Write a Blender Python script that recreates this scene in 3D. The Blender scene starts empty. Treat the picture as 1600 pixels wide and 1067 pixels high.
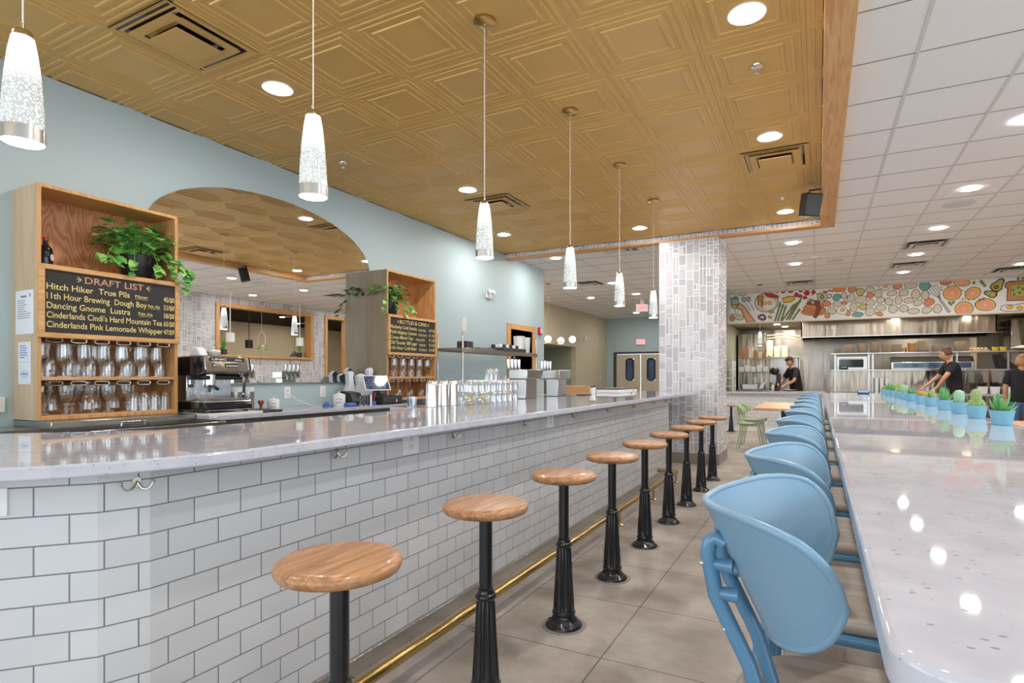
import bpy, bmesh, math, random
from mathutils import Matrix, Vector
from math import sin, cos, pi, radians

SC = bpy.context.scene
COL = SC.collection
H = 1.25                      # camera height; the camera stands at x=0, y=0, looking 27 degrees left of +Y
TH = .4705

# ---------------------------------------------------------------- camera
cam_d = bpy.data.cameras.new('camera')
cam_d.sensor_fit = 'HORIZONTAL'; cam_d.sensor_width = 36.0
cam_d.lens = 881.0 * 36 / 1600
cam_d.shift_x = -30.4 / 1600; cam_d.shift_y = 54.5 / 1600
cam_d.clip_start = .02; cam_d.clip_end = 200
cam = bpy.data.objects.new('camera', cam_d); COL.objects.link(cam)
cam.location = (0, 0, H); cam.rotation_euler = (pi / 2, 0, TH)
SC.camera = cam

# ---------------------------------------------------------------- world (daylight that comes in by the windows behind the camera)
W = bpy.data.worlds.new('world'); SC.world = W; W.use_nodes = True
_bg = W.node_tree.nodes['Background']
_bg.inputs[0].default_value = (.80, .91, 1.0, 1); _bg.inputs[1].default_value = 3.6
EXPOSURE = 0.15
DOWN = 310.0
SC.view_settings.view_transform = 'Standard'; SC.view_settings.look = 'None'
SC.view_settings.exposure = EXPOSURE; SC.view_settings.gamma = 1.0
SC.view_settings.use_curve_mapping = False
SC.cycles.max_bounces = 9; SC.cycles.diffuse_bounces = 4; SC.cycles.glossy_bounces = 4
SC.cycles.transmission_bounces = 6; SC.cycles.transparent_max_bounces = 24
SC.cycles.caustics_reflective = False; SC.cycles.caustics_refractive = False
SC.cycles.sample_clamp_indirect = 4.0
for (px, py, sx, sy, rot) in ((-1.55, -3.62, 6.1, 2.6, 0), (3.35, -3.62, 1.5, 2.6, 0), (4.2, 1.5, 8.2, 2.3, pi / 2), (-4.86, -1.2, 3.8, 2.1, -pi / 2)):
    ld = bpy.data.lights.new('window_portal', 'AREA'); ld.shape = 'RECTANGLE'; ld.size = sx; ld.size_y = sy
    ld.cycles.is_portal = True
    lo = bpy.data.objects.new('window_portal', ld); COL.objects.link(lo)
    lo.location = (px, py, 1.75); lo.rotation_euler = (pi / 2, 0, rot)

# ---------------------------------------------------------------- materials
def srgb(r, g, b):
    f = lambda c: (c / 255 / 12.92) if c / 255 <= .04045 else ((c / 255 + .055) / 1.055) ** 2.4
    return (f(r), f(g), f(b), 1)
def newmat(name):
    m = bpy.data.materials.new(name); m.use_nodes = True
    nt = m.node_tree; b = nt.nodes['Principled BSDF']
    return m, nt, b
def setp(b, **k):
    names = dict(col='Base Color', rough='Roughness', metal='Metallic', coat='Coat Weight', spec='Specular IOR Level',
                 trans='Transmission Weight', ior='IOR', alpha='Alpha', ecol='Emission Color', estr='Emission Strength', crough='Coat Roughness', sheen='Sheen Weight')
    for a, v in k.items(): b.inputs[names[a]].default_value = v
def pm(name, col, rough=.5, metal=0, var=.06, scale=18, bump=0, coat=0, spec=.5, **k):
    """principled material with a soft procedural tone variation"""
    m, nt, b = newmat(name); setp(b, col=col, rough=rough, metal=metal, coat=coat, spec=spec, **k)
    if var or bump:
        tc = nt.nodes.new('ShaderNodeTexCoord'); nz = nt.nodes.new('ShaderNodeTexNoise')
        nz.inputs['Scale'].default_value = scale; nz.inputs['Detail'].default_value = 4
        nt.links.new(tc.outputs['Object'], nz.inputs['Vector'])
        if var:
            mx = nt.nodes.new('ShaderNodeMix'); mx.data_type = 'RGBA'
            mx.inputs[6].default_value = tuple(c * (1 - var) for c in col[:3]) + (1,)
            mx.inputs[7].default_value = tuple(min(1, c * (1 + var)) for c in col[:3]) + (1,)
            nt.links.new(nz.outputs['Fac'], mx.inputs[0]); nt.links.new(mx.outputs[2], b.inputs['Base Color'])
        if bump:
            bp = nt.nodes.new('ShaderNodeBump'); bp.inputs['Strength'].default_value = bump; bp.inputs['Distance'].default_value = .01
            nt.links.new(nz.outputs['Fac'], bp.inputs['Height']); nt.links.new(bp.outputs[0], b.inputs['Normal'])
    return m
def wood(name, c1, c2, rough=.45, axis='Y', scale=1.0, coat=0, contrast=(.35, .65)):
    m, nt, b = newmat(name); setp(b, rough=rough, coat=coat)
    tc = nt.nodes.new('ShaderNodeTexCoord'); mp = nt.nodes.new('ShaderNodeMapping')
    s = {'X': (1.2, 14, 14), 'Y': (14, 1.2, 14), 'Z': (14, 14, 1.2)}[axis]
    mp.inputs['Scale'].default_value = tuple(v * scale for v in s)
    nz = nt.nodes.new('ShaderNodeTexNoise'); nz.inputs['Scale'].default_value = 2.2; nz.inputs['Detail'].default_value = 6
    nz.inputs['Distortion'].default_value = 1.2
    cr = nt.nodes.new('ShaderNodeValToRGB'); cr.color_ramp.elements[0].position = contrast[0]; cr.color_ramp.elements[1].position = contrast[1]
    cr.color_ramp.elements[0].color = c1; cr.color_ramp.elements[1].color = c2
    nt.links.new(tc.outputs['Object'], mp.inputs['Vector']); nt.links.new(mp.outputs[0], nz.inputs['Vector'])
    nt.links.new(nz.outputs['Fac'], cr.inputs[0]); nt.links.new(cr.outputs[0], b.inputs['Base Color'])
    return m
def emit(name, col, s):
    m, nt, b = newmat(name); setp(b, col=(.02, .02, .02, 1), ecol=col, estr=s, rough=.4)
    return m
def glassy(name, tint=(1, 1, 1, 1), refl=.9, base=.06):
    """thin drinking glass: see-through face, bright reflecting rims"""
    m = bpy.data.materials.new(name); m.use_nodes = True; nt = m.node_tree; nt.nodes.clear()
    out = nt.nodes.new('ShaderNodeOutputMaterial'); mx = nt.nodes.new('ShaderNodeMixShader')
    tr = nt.nodes.new('ShaderNodeBsdfTransparent'); tr.inputs[0].default_value = tint
    gl = nt.nodes.new('ShaderNodeBsdfGlossy'); gl.inputs['Roughness'].default_value = .04; gl.inputs['Color'].default_value = (refl, refl, refl, 1)
    lw = nt.nodes.new('ShaderNodeLayerWeight'); lw.inputs['Blend'].default_value = .42
    mr = nt.nodes.new('ShaderNodeMapRange'); mr.inputs['To Min'].default_value = base; mr.inputs['To Max'].default_value = .9
    nt.links.new(lw.outputs['Facing'], mr.inputs['Value']); nt.links.new(mr.outputs[0], mx.inputs[0])
    nt.links.new(tr.outputs[0], mx.inputs[1]); nt.links.new(gl.outputs[0], mx.inputs[2]); nt.links.new(mx.outputs[0], out.inputs[0])
    return m

def tile_mat(name, c1, c2, grout, bw, bh, off=.5, mortar=.0022, rough=.14, bump=.35, uvoff=(0, 0)):
    m, nt, b = newmat(name); setp(b, rough=rough)
    uv = nt.nodes.new('ShaderNodeUVMap'); mp = nt.nodes.new('ShaderNodeMapping'); mp.inputs['Location'].default_value = (uvoff[0], uvoff[1], 0)
    br = nt.nodes.new('ShaderNodeTexBrick'); br.inputs['Scale'].default_value = 1.0
    br.inputs['Brick Width'].default_value = bw; br.inputs['Row Height'].default_value = bh
    br.inputs['Mortar Size'].default_value = mortar; br.inputs['Mortar Smooth'].default_value = .15; br.inputs['Bias'].default_value = 0
    br.offset = off; br.inputs['Color1'].default_value = c1; br.inputs['Color2'].default_value = c2; br.inputs['Mortar'].default_value = grout
    nt.links.new(uv.outputs[0], mp.inputs['Vector']); nt.links.new(mp.outputs[0], br.inputs['Vector'])
    nt.links.new(br.outputs['Color'], b.inputs['Base Color'])
    bp = nt.nodes.new('ShaderNodeBump'); bp.invert = True; bp.inputs['Strength'].default_value = bump; bp.inputs['Distance'].default_value = .004
    nt.links.new(br.outputs['Fac'], bp.inputs['Height']); nt.links.new(bp.outputs[0], b.inputs['Normal'])
    mr = nt.nodes.new('ShaderNodeMapRange'); mr.inputs['To Min'].default_value = rough; mr.inputs['To Max'].default_value = .7
    nt.links.new(br.outputs['Fac'], mr.inputs['Value']); nt.links.new(mr.outputs[0], b.inputs['Roughness'])
    return m
def quartz(name):
    m, nt, b = newmat(name); setp(b, rough=.03)
    tc = nt.nodes.new('ShaderNodeTexCoord')
    nz = nt.nodes.new('ShaderNodeTexNoise'); nz.inputs['Scale'].default_value = 14; nz.inputs['Detail'].default_value = 5
    mp = nt.nodes.new('ShaderNodeMapping'); mp.inputs['Scale'].default_value = (78, 140, 120)
    vo = nt.nodes.new('ShaderNodeTexVoronoi'); vo.inputs['Scale'].default_value = 1.0
    nt.links.new(tc.outputs['Object'], nz.inputs['Vector']); nt.links.new(tc.outputs['Object'], mp.inputs['Vector']); nt.links.new(mp.outputs[0], vo.inputs['Vector'])
    sp = nt.nodes.new('ShaderNodeSeparateColor'); nt.links.new(vo.outputs['Color'], sp.inputs[0])
    # only about one cell in six holds a fleck, and flecks differ in size
    gt = nt.nodes.new('ShaderNodeMath'); gt.operation = 'GREATER_THAN'; gt.inputs[1].default_value = .62; nt.links.new(sp.outputs[0], gt.inputs[0])
    sz = nt.nodes.new('ShaderNodeMath'); sz.operation = 'MULTIPLY'; sz.inputs[1].default_value = .29; nt.links.new(sp.outputs[1], sz.inputs[0])
    lt = nt.nodes.new('ShaderNodeMath'); lt.operation = 'LESS_THAN'; nt.links.new(vo.outputs['Distance'], lt.inputs[0]); nt.links.new(sz.outputs[0], lt.inputs[1])
    fk = nt.nodes.new('ShaderNodeMath'); fk.operation = 'MULTIPLY'; nt.links.new(gt.outputs[0], fk.inputs[0]); nt.links.new(lt.outputs[0], fk.inputs[1])
    fm = nt.nodes.new('ShaderNodeMath'); fm.operation = 'MULTIPLY'; fm.inputs[1].default_value = .75; nt.links.new(fk.outputs[0], fm.inputs[0])
    cr = nt.nodes.new('ShaderNodeValToRGB'); cr.color_ramp.elements[0].position = .3; cr.color_ramp.elements[1].position = .7
    cr.color_ramp.elements[0].color = srgb(180, 181, 193); cr.color_ramp.elements[1].color = srgb(196, 196, 206)
    nt.links.new(nz.outputs['Fac'], cr.inputs[0])
    mx = nt.nodes.new('ShaderNodeMix'); mx.data_type = 'RGBA'; mx.inputs[7].default_value = srgb(120, 126, 140)
    nt.links.new(fm.outputs[0], mx.inputs[0]); nt.links.new(cr.outputs[0], mx.inputs[6]); nt.links.new(mx.outputs[2], b.inputs['Base Color'])
    return m
def floor_mat():
    m, nt, b = newmat('floor_tile'); setp(b, rough=.33)
    tc = nt.nodes.new('ShaderNodeTexCoord'); mp = nt.nodes.new('ShaderNodeMapping')
    mp.inputs['Location'].default_value = (.86 + .61 * 20, -2.37 + .62 * 20, 0)
    br = nt.nodes.new('ShaderNodeTexBrick'); br.offset = 0; br.inputs['Scale'].default_value = 1
    br.inputs['Brick Width'].default_value = .61; br.inputs['Row Height'].default_value = .62; br.inputs['Mortar Size'].default_value = .003
    br.inputs['Mortar Smooth'].default_value = .1
    br.inputs['Color1'].default_value = (1, 1, 1, 1); br.inputs['Color2'].default_value = (.94, .94, .94, 1); br.inputs['Mortar'].default_value = (.28, .26, .24, 1)
    n1 = nt.nodes.new('ShaderNodeTexNoise'); n1.inputs['Scale'].default_value = 2.6; n1.inputs['Detail'].default_value = 7; n1.inputs['Roughness'].default_value = .62
    cr = nt.nodes.new('ShaderNodeValToRGB'); cr.color_ramp.elements[0].position = .36; cr.color_ramp.elements[1].position = .64
    cr.color_ramp.elements[0].color = srgb(150, 139, 129); cr.color_ramp.elements[1].color = srgb(189, 179, 169)
    mx = nt.nodes.new('ShaderNodeMix'); mx.data_type = 'RGBA'; mx.blend_type = 'MULTIPLY'; mx.inputs[0].default_value = 1
    L = nt.links.new
    L(tc.outputs['Object'], mp.inputs['Vector']); L(mp.outputs[0], br.inputs['Vector']); L(tc.outputs['Object'], n1.inputs['Vector'])
    L(n1.outputs['Fac'], cr.inputs[0]); L(cr.outputs[0], mx.inputs[6]); L(br.outputs['Color'], mx.inputs[7]); L(mx.outputs[2], b.inputs['Base Color'])
    bp = nt.nodes.new('ShaderNodeBump'); bp.invert = True; bp.inputs['Strength'].default_value = .3; bp.inputs['Distance'].default_value = .003
    L(br.outputs['Fac'], bp.inputs['Height']); L(bp.outputs[0], b.inputs['Normal'])
    mr = nt.nodes.new('ShaderNodeMapRange'); mr.inputs['To Min'].default_value = .26; mr.inputs['To Max'].default_value = .46
    L(n1.outputs['Fac'], mr.inputs['Value']); L(mr.outputs[0], b.inputs['Roughness'])
    return m
def plywood(name, c1, c2, rough=.4, axis='Z'):
    """rotary-cut veneer: flame figure"""
    m, nt, b = newmat(name); setp(b, rough=rough)
    tc = nt.nodes.new('ShaderNodeTexCoord'); mp = nt.nodes.new('ShaderNodeMapping')
    mp.inputs['Scale'].default_value = {'Z': (2.0, 2.0, .55), 'Y': (2.0, .55, 2.0)}[axis]
    nz = nt.nodes.new('ShaderNodeTexNoise'); nz.inputs['Scale'].default_value = 2.2; nz.inputs['Detail'].default_value = 2.5
    ml = nt.nodes.new('ShaderNodeMath'); ml.operation = 'MULTIPLY'; ml.inputs[1].default_value = 150
    sn = nt.nodes.new('ShaderNodeMath'); sn.operation = 'SINE'
    cr = nt.nodes.new('ShaderNodeMapRange'); cr.inputs['From Min'].default_value = -1
    mx = nt.nodes.new('ShaderNodeMix'); mx.data_type = 'RGBA'; mx.inputs[6].default_value = c1; mx.inputs[7].default_value = c2
    L = nt.links.new
    L(tc.outputs['Object'], mp.inputs['Vector']); L(mp.outputs[0], nz.inputs['Vector']); L(nz.outputs['Fac'], ml.inputs[0]); L(ml.outputs[0], sn.inputs[0])
    L(sn.outputs[0], cr.inputs['Value']); L(cr.outputs[0], mx.inputs[0]); L(mx.outputs[2], b.inputs['Base Color'])
    return m
def bubble_glass():
    m, nt, b = newmat('bubble_glass_lit'); setp(b, col=(.5, .52, .52, 1), rough=.1)
    tc = nt.nodes.new('ShaderNodeTexCoord'); vo = nt.nodes.new('ShaderNodeTexVoronoi'); vo.inputs['Scale'].default_value = 210
    mp = nt.nodes.new('ShaderNodeMapping'); mp.inputs['Scale'].default_value = (1, 1, .6)
    cr = nt.nodes.new('ShaderNodeValToRGB'); cr.color_ramp.elements[0].position = .12; cr.color_ramp.elements[1].position = .5
    cr.color_ramp.elements[0].color = (1, 1, 1, 1); cr.color_ramp.elements[1].color = (.07, .085, .085, 1)
    sp = nt.nodes.new('ShaderNodeSeparateXYZ'); gr = nt.nodes.new('ShaderNodeMapRange')
    gr.inputs['From Min'].default_value = .16; gr.inputs['From Max'].default_value = .30; gr.inputs['To Min'].default_value = 0; gr.inputs['To Max'].default_value = .85
    mx = nt.nodes.new('ShaderNodeMix'); mx.data_type = 'RGBA'; mx.inputs[7].default_value = (1, 1, 1, 1)
    L = nt.links.new
    L(tc.outputs['Object'], mp.inputs['Vector']); L(mp.outputs[0], vo.inputs['Vector']); L(vo.outputs['Distance'], cr.inputs[0])
    L(tc.outputs['Object'], sp.inputs[0]); L(sp.outputs['Z'], gr.inputs['Value'])
    L(gr.outputs[0], mx.inputs[0]); L(cr.outputs[0], mx.inputs[6]); L(mx.outputs[2], b.inputs['Emission Color'])
    b.inputs['Emission Strength'].default_value = 1.15
    return m

def sheet(name, col, rough, metal=.9):
    """rolled steel sheet: slightly wavy, so reflections break into upright streaks"""
    m, nt, b = newmat(name); setp(b, col=col, rough=rough, metal=metal)
    tc = nt.nodes.new('ShaderNodeTexCoord'); mp = nt.nodes.new('ShaderNodeMapping'); mp.inputs['Scale'].default_value = (2.2, 2.2, .35)
    nz = nt.nodes.new('ShaderNodeTexNoise'); nz.inputs['Scale'].default_value = 1.6; nz.inputs['Detail'].default_value = 2
    bp = nt.nodes.new('ShaderNodeBump'); bp.inputs['Strength'].default_value = .6; bp.inputs['Distance'].default_value = .05
    L = nt.links.new; L(tc.outputs['Object'], mp.inputs['Vector']); L(mp.outputs[0], nz.inputs['Vector']); L(nz.outputs['Fac'], bp.inputs['Height']); L(bp.outputs[0], b.inputs['Normal'])
    return m

M = {}
M['teal'] = pm('teal_paint', srgb(172, 190, 194), .55, var=.02, scale=1.5, bump=.02)
M['sage'] = pm('sage_paint', srgb(150, 156, 138), .6, var=.03, scale=2)
M['cork'] = pm('cork_wall', srgb(200, 187, 162), .75, var=.12, scale=9, bump=.15)
M['white_paint'] = pm('white_paint', srgb(226, 222, 214), .5, var=.02, scale=3)
M['cream_paint'] = pm('cream_paint', srgb(222, 210, 188), .6, var=.03, scale=2)
M['ceil'] = pm('ceiling_board', srgb(238, 238, 238), .8, var=.04, scale=160, bump=.05)
M['tbar'] = pm('ceiling_bar', srgb(212, 211, 209), .5, var=0)
M['tgap_shade'] = pm('ceiling_gap_shade', srgb(135, 134, 132), .8, var=0)  # grey strip colour stands in for the shadow in the cross joints
M['gold'] = pm('gold_tin', srgb(214, 172, 100), .36, metal=.2, var=.08, scale=4)
M['oaktrim'] = wood('oak_trim', srgb(196, 142, 84), srgb(220, 172, 114), .4, 'Y')
M['oaktrimx'] = wood('oak_trim_cross', srgb(196, 142, 84), srgb(220, 172, 114), .4, 'X')
M['oakz'] = wood('oak_upright', srgb(192, 138, 84), srgb(216, 166, 108), .42, 'Z')
M['oakseat'] = wood('oak_seat', srgb(150, 102, 66), srgb(196, 148, 104), .36, 'Y', 1.3, coat=.2)
M['tablewood'] = wood('table_wood', srgb(196, 142, 100), srgb(216, 168, 126), .35, 'Y', .8)
M['ply'] = plywood('plywood_figure', srgb(176, 112, 66), srgb(206, 146, 96))
M['plyside'] = wood('plywood_side', srgb(186, 162, 132), srgb(206, 184, 156), .5, 'Z', .35)
M['plygrey'] = wood('plywood_greyed', srgb(152, 136, 112), srgb(168, 152, 128), .5, 'Z', .3)
M['quartz'] = quartz('quartz_top')
M['subway'] = tile_mat('subway_tile', srgb(214, 215, 216), srgb(206, 207, 209), srgb(134, 134, 138), .157, .0795)
M['grout'] = pm('grout', srgb(236, 235, 236), .7, var=.03)
for i, c in enumerate(((192, 190, 196), (180, 178, 185), (203, 201, 204))):
    M['zel%d' % i] = pm('glazed_tile_%d' % i, srgb(*c), .16, var=.05, scale=30)
M['base'] = pm('grey_baseboard', srgb(140, 132, 124), .5, var=.05)
M['floor'] = floor_mat()
M['iron'] = pm('black_iron', srgb(18, 20, 25), .2, var=.1, scale=60, bump=.02, coat=.3)
M['black'] = pm('black_plastic', srgb(24, 24, 26), .4, var=.05)
M['blackgloss'] = pm('black_gloss', srgb(16, 18, 24), .08, var=0)
M['char'] = pm('charcoal', srgb(60, 60, 62), .5, var=.05)
M['brass'] = pm('brushed_brass', srgb(196, 166, 108), .25, metal=1, var=.05, scale=40)
M['nickel'] = pm('nickel', srgb(196, 190, 178), .22, metal=1, var=.03)
M['chrome'] = pm('chrome', srgb(225, 226, 228), .07, metal=1, var=0)
M['steel'] = pm('brushed_steel', srgb(190, 188, 184), .26, metal=1, var=.05, scale=5)
M['steelwarm'] = sheet('kitchen_steel', srgb(152, 142, 128), .17)
M['steelwall'] = sheet('kitchen_wall_steel', srgb(176, 170, 162), .25, .55)
M['blue'] = pm('blue_shell', srgb(120, 156, 182), .33, var=.02, scale=6)
M['bluemetal'] = pm('blue_metal', srgb(80, 128, 162), .3, var=.03, coat=.3)
M['seatpad'] = wood('taupe_seat', srgb(150, 136, 124), srgb(170, 156, 144), .4, 'X', .6)
M['clear'] = glassy('clear_plastic', (.85, .9, .95, 1), .9, .2)
M['green'] = pm('sage_green_shell', srgb(160, 182, 144), .4, var=.03)
M['glass'] = glassy('drinking_glass', (.965, .975, .98, 1), 1.0, .11)
M['barglass'] = glassy('bar_glass_lit', (.93, .96, .985, 1), 1.0, .24)
M['mirror'] = pm('mirror_glass', (.9, .92, .91, 1), .0, metal=1, var=0)
M['board'] = pm('chalkboard', srgb(46, 44, 44), .7, var=.12, scale=8)
M['chalk'] = pm('chalk_yellow', srgb(226, 206, 132), .9, var=.08, scale=200)
M['chalkred'] = pm('chalk_rose', srgb(206, 150, 118), .9, var=.08, scale=200)
M['white'] = pm('white_plastic', srgb(230, 230, 228), .35, var=.02)
M['paper'] = pm('paper', srgb(226, 230, 236), .8, var=.03)
M['inkblue'] = pm('ink_blue', srgb(70, 110, 190), .7, var=0)
M['ink'] = pm('ink_grey', srgb(120, 128, 140), .7, var=0)
M['ceramic'] = pm('white_ceramic', srgb(228, 230, 232), .2, var=.01)
M['pot'] = pm('pot_blue', srgb(120, 176, 199), .4, var=.02)
M['soil'] = pm('soil', srgb(92, 76, 60), .95, var=.3, scale=80, bump=.4)
M['leaf'] = pm('leaf_green', srgb(98, 164, 74), .35, var=.35, scale=14)
M['leaf2'] = pm('leaf_light', srgb(146, 196, 104), .35, var=.25, scale=14)
M['aloe'] = pm('aloe_green', srgb(96, 162, 92), .4, var=.25, scale=40)
M['cactus'] = pm('cactus_green', srgb(132, 160, 92), .6, var=.35, scale=60, bump=.3)
M['cactusblue'] = pm('cactus_blue', srgb(140, 182, 152), .6, var=.2, scale=60, bump=.2)
M['cactusgold'] = pm('cactus_gold', srgb(190, 160, 70), .7, var=.3, scale=90, bump=.4)
M['lamp'] = emit('lamp_lens', (1, .965, .92, 1), DOWN)
M['klamp'] = emit('kitchen_lamp_lens', (1, .88, .70, 1), DOWN * 1.3)
M['pend_lens'] = emit('pendant_lens', (1, .98, .95, 1), 26)
M['bubble'] = bubble_glass()
M['globe'] = emit('globe_glow', (1, .93, .82, 1), 6)
M['exit'] = emit('exit_red', (1, .12, .12, 1), 2.2)
M['exitpale'] = emit('exit_face', (1, .62, .64, 1), .75)
M['screen'] = pm('screen_glow', (.01, .012, .03, 1), .05, var=0, ecol=(.12, .17, .40, 1), estr=.2)
M['red'] = pm('alarm_red', srgb(190, 36, 44), .35, var=.03)
M['yellow'] = pm('citrus_yellow', srgb(226, 200, 60), .5, var=.1)
M['skin'] = pm('skin', srgb(205, 150, 122), .5, var=.05)
M['hairbrown'] = pm('hair_brown', srgb(92, 54, 40), .6, var=.2, scale=60)
M['hairblond'] = pm('hair_blond', srgb(172, 128, 88), .6, var=.2, scale=60)
M['shirt'] = pm('black_cotton', srgb(26, 25, 28), .85, var=.1)
M['jeans'] = pm('denim', srgb(74, 110, 150), .85, var=.15, scale=60)
M['purple'] = pm('purple_cotton', srgb(120, 100, 124), .85, var=.1)
M['plate'] = pm('plate_cream', srgb(234, 220, 198), .35, var=.04)
M['kraft'] = pm('kraft_card', srgb(190, 140, 96), .8, var=.08)
M['darkwood'] = wood('dark_ceiling_wood', srgb(44, 34, 30), srgb(70, 56, 48), .5, 'Y')
M['doortan'] = pm('door_tan', srgb(196, 182, 164), .45, var=.03)
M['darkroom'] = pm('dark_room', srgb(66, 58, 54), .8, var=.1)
M['outline'] = pm('ink_outline', srgb(64, 58, 56), .7, var=0)
MC = {}
for k, c in dict(c=(214, 206, 184), o=(226, 138, 96), t=(116, 170, 172), g=(196, 196, 116), r=(196, 52, 56), O=(232, 134, 56), pink=(240, 160, 128), yel=(238, 190, 84), white=(238, 236, 230),
                 avo=(174, 180, 88), avod=(104, 116, 56), pit=(146, 88, 52), toast=(206, 130, 84), bacon=(176, 62, 58), lime=(140, 160, 84), grn=(122, 142, 74), pan=(214, 138, 74), syr=(132, 66, 44), skinp=(228, 168, 128),
                 cyan=(150, 196, 196), silver=(184, 184, 186), plum=(130, 74, 104), gold=(236, 186, 60)).items():
    MC[k] = pm('mural_' + k, srgb(*c), .6, var=.05, scale=20)
# ---------------------------------------------------------------- helpers
class MB:
    def __init__(s): s.v = []; s.f = []; s.m = []; s.uv = {}
    def add(s, vs, fs, mat=0, uvs=None):
        o = len(s.v); s.v += [tuple(p) for p in vs]
        for k, f in enumerate(fs):
            if uvs: s.uv[len(s.f)] = uvs[k]
            s.f.append([o + i for i in f]); s.m.append(mat)
        return s
    def box(s, x0, x1, y0, y1, z0, z1, mat=0):
        v = [(x, y, z) for z in (z0, z1) for y in (y0, y1) for x in (x0, x1)]
        return s.add(v, [(0, 2, 3, 1), (4, 5, 7, 6), (0, 1, 5, 4), (2, 6, 7, 3), (0, 4, 6, 2), (1, 3, 7, 5)], mat)
    def obox(s, mtx, sx, sy, sz, mat=0):
        v = [mtx @ Vector((x * sx / 2, y * sy / 2, z * sz / 2)) for z in (-1, 1) for y in (-1, 1) for x in (-1, 1)]
        return s.add(v, [(0, 2, 3, 1), (4, 5, 7, 6), (0, 1, 5, 4), (2, 6, 7, 3), (0, 4, 6, 2), (1, 3, 7, 5)], mat)
    def lathe(s, prof, c=(0, 0, 0), seg=24, mat=0, flute=None, mtx=None, cap=True):
        vs = []; n = len(prof)
        for r, z in prof:
            for k in range(seg):
                a = 2 * pi * k / seg; rr = r
                if flute and flute[1] <= z <= flute[2]: rr = r * (1 - flute[3] * (.5 + .5 * cos(flute[0] * a)))
                p = Vector((rr * cos(a), rr * sin(a), z))
                p = mtx @ p if mtx else p
                vs.append((p.x + c[0], p.y + c[1], p.z + c[2]))
        fs = [(i * seg + k, i * seg + (k + 1) % seg, (i + 1) * seg + (k + 1) % seg, (i + 1) * seg + k) for i in range(n - 1) for k in range(seg)]
        if cap:
            if prof[0][0] > 1e-4: fs.append(tuple(reversed(range(seg))))
            if prof[-1][0] > 1e-4: fs.append(tuple((n - 1) * seg + k for k in range(seg)))
        return s.add(vs, fs, mat)
    def tube(s, pts, r, seg=8, mat=0, closed=False):
        P = [Vector(p) for p in pts]; n = len(P); R = r if isinstance(r, (list, tuple)) else [r] * n
        vs = []; nrm = None
        for i in range(n):
            if closed: t = P[(i + 1) % n] - P[i - 1]
            else: t = P[min(i + 1, n - 1)] - P[max(i - 1, 0)]
            t.normalize()
            if nrm is None:
                a = Vector((0, 0, 1)) if abs(t.z) < .9 else Vector((1, 0, 0)); nrm = t.cross(a).normalized()
            else:
                nrm = (nrm - t * nrm.dot(t)); nrm = nrm.normalized() if nrm.length > 1e-6 else t.orthogonal().normalized()
            b = t.cross(nrm)
            for k in range(seg):
                a = 2 * pi * k / seg; vs.append(P[i] + (nrm * cos(a) + b * sin(a)) * R[i])
        fs = [(i * seg + k, i * seg + (k + 1) % seg, ((i + 1) % n) * seg + (k + 1) % seg, ((i + 1) % n) * seg + k) for i in range(n if closed else n - 1) for k in range(seg)]
        if not closed:
            fs.append(tuple(reversed(range(seg)))); fs.append(tuple((n - 1) * seg + k for k in range(seg)))
        return s.add(vs, fs, mat)
    def prism(s, poly, a0, a1, ax='z', mat=0):
        """2-D outline extruded along an axis: ax z -> (x,y), x -> (y,z), y -> (x,z)"""
        f = {'z': lambda p, a: (p[0], p[1], a), 'x': lambda p, a: (a, p[0], p[1]), 'y': lambda p, a: (p[0], a, p[1])}[ax]
        n = len(poly); vs = [f(p, a0) for p in poly] + [f(p, a1) for p in poly]
        fs = [tuple(reversed(range(n))), tuple(range(n, 2 * n))] + [(i, (i + 1) % n, n + (i + 1) % n, n + i) for i in range(n)]
        return s.add(vs, fs, mat)
    def grid(s, fn, nu, nv, mat=0, closeu=False):
        vs = [fn(i / (nu if closeu else nu - 1), j / (nv - 1)) for j in range(nv) for i in range(nu)]
        fs = [(j * nu + i, j * nu + (i + 1) % nu, (j + 1) * nu + (i + 1) % nu, (j + 1) * nu + i) for j in range(nv - 1) for i in range(nu if closeu else nu - 1)]
        return s.add(vs, fs, mat)
    def sphere(s, c, r, seg=16, rings=10, mat=0, sc=(1, 1, 1)):
        vs = [(c[0], c[1], c[2] - r * sc[2])]
        for j in range(1, rings):
            t = -pi / 2 + pi * j / rings
            for k in range(seg):
                a = 2 * pi * k / seg; vs.append((c[0] + r * sc[0] * cos(t) * cos(a), c[1] + r * sc[1] * cos(t) * sin(a), c[2] + r * sc[2] * sin(t)))
        vs.append((c[0], c[1], c[2] + r * sc[2])); n = len(vs)
        fs = [(0, 1 + (k + 1) % seg, 1 + k) for k in range(seg)]
        for j in range(rings - 2):
            o = 1 + j * seg
            fs += [(o + k, o + (k + 1) % seg, o + seg + (k + 1) % seg, o + seg + k) for k in range(seg)]
        o = 1 + (rings - 2) * seg
        fs += [(o + k, o + (k + 1) % seg, n - 1) for k in range(seg)]
        return s.add(vs, fs, mat)
    def text(s, txt, org, ua, va, h, width=None, mat=0, align='L', depth=.0):
        vs, fs, w = text_mesh(txt); k = h; kx = h
        if width: kx = width / w
        o = Vector(org); ua = Vector(ua); va = Vector(va)
        if align == 'C': o = o - ua * (w * kx / 2)
        if align == 'R': o = o - ua * (w * kx)
        return s.add([o + ua * (x * kx) + va * (y * k) for x, y in vs], fs, mat)
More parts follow.
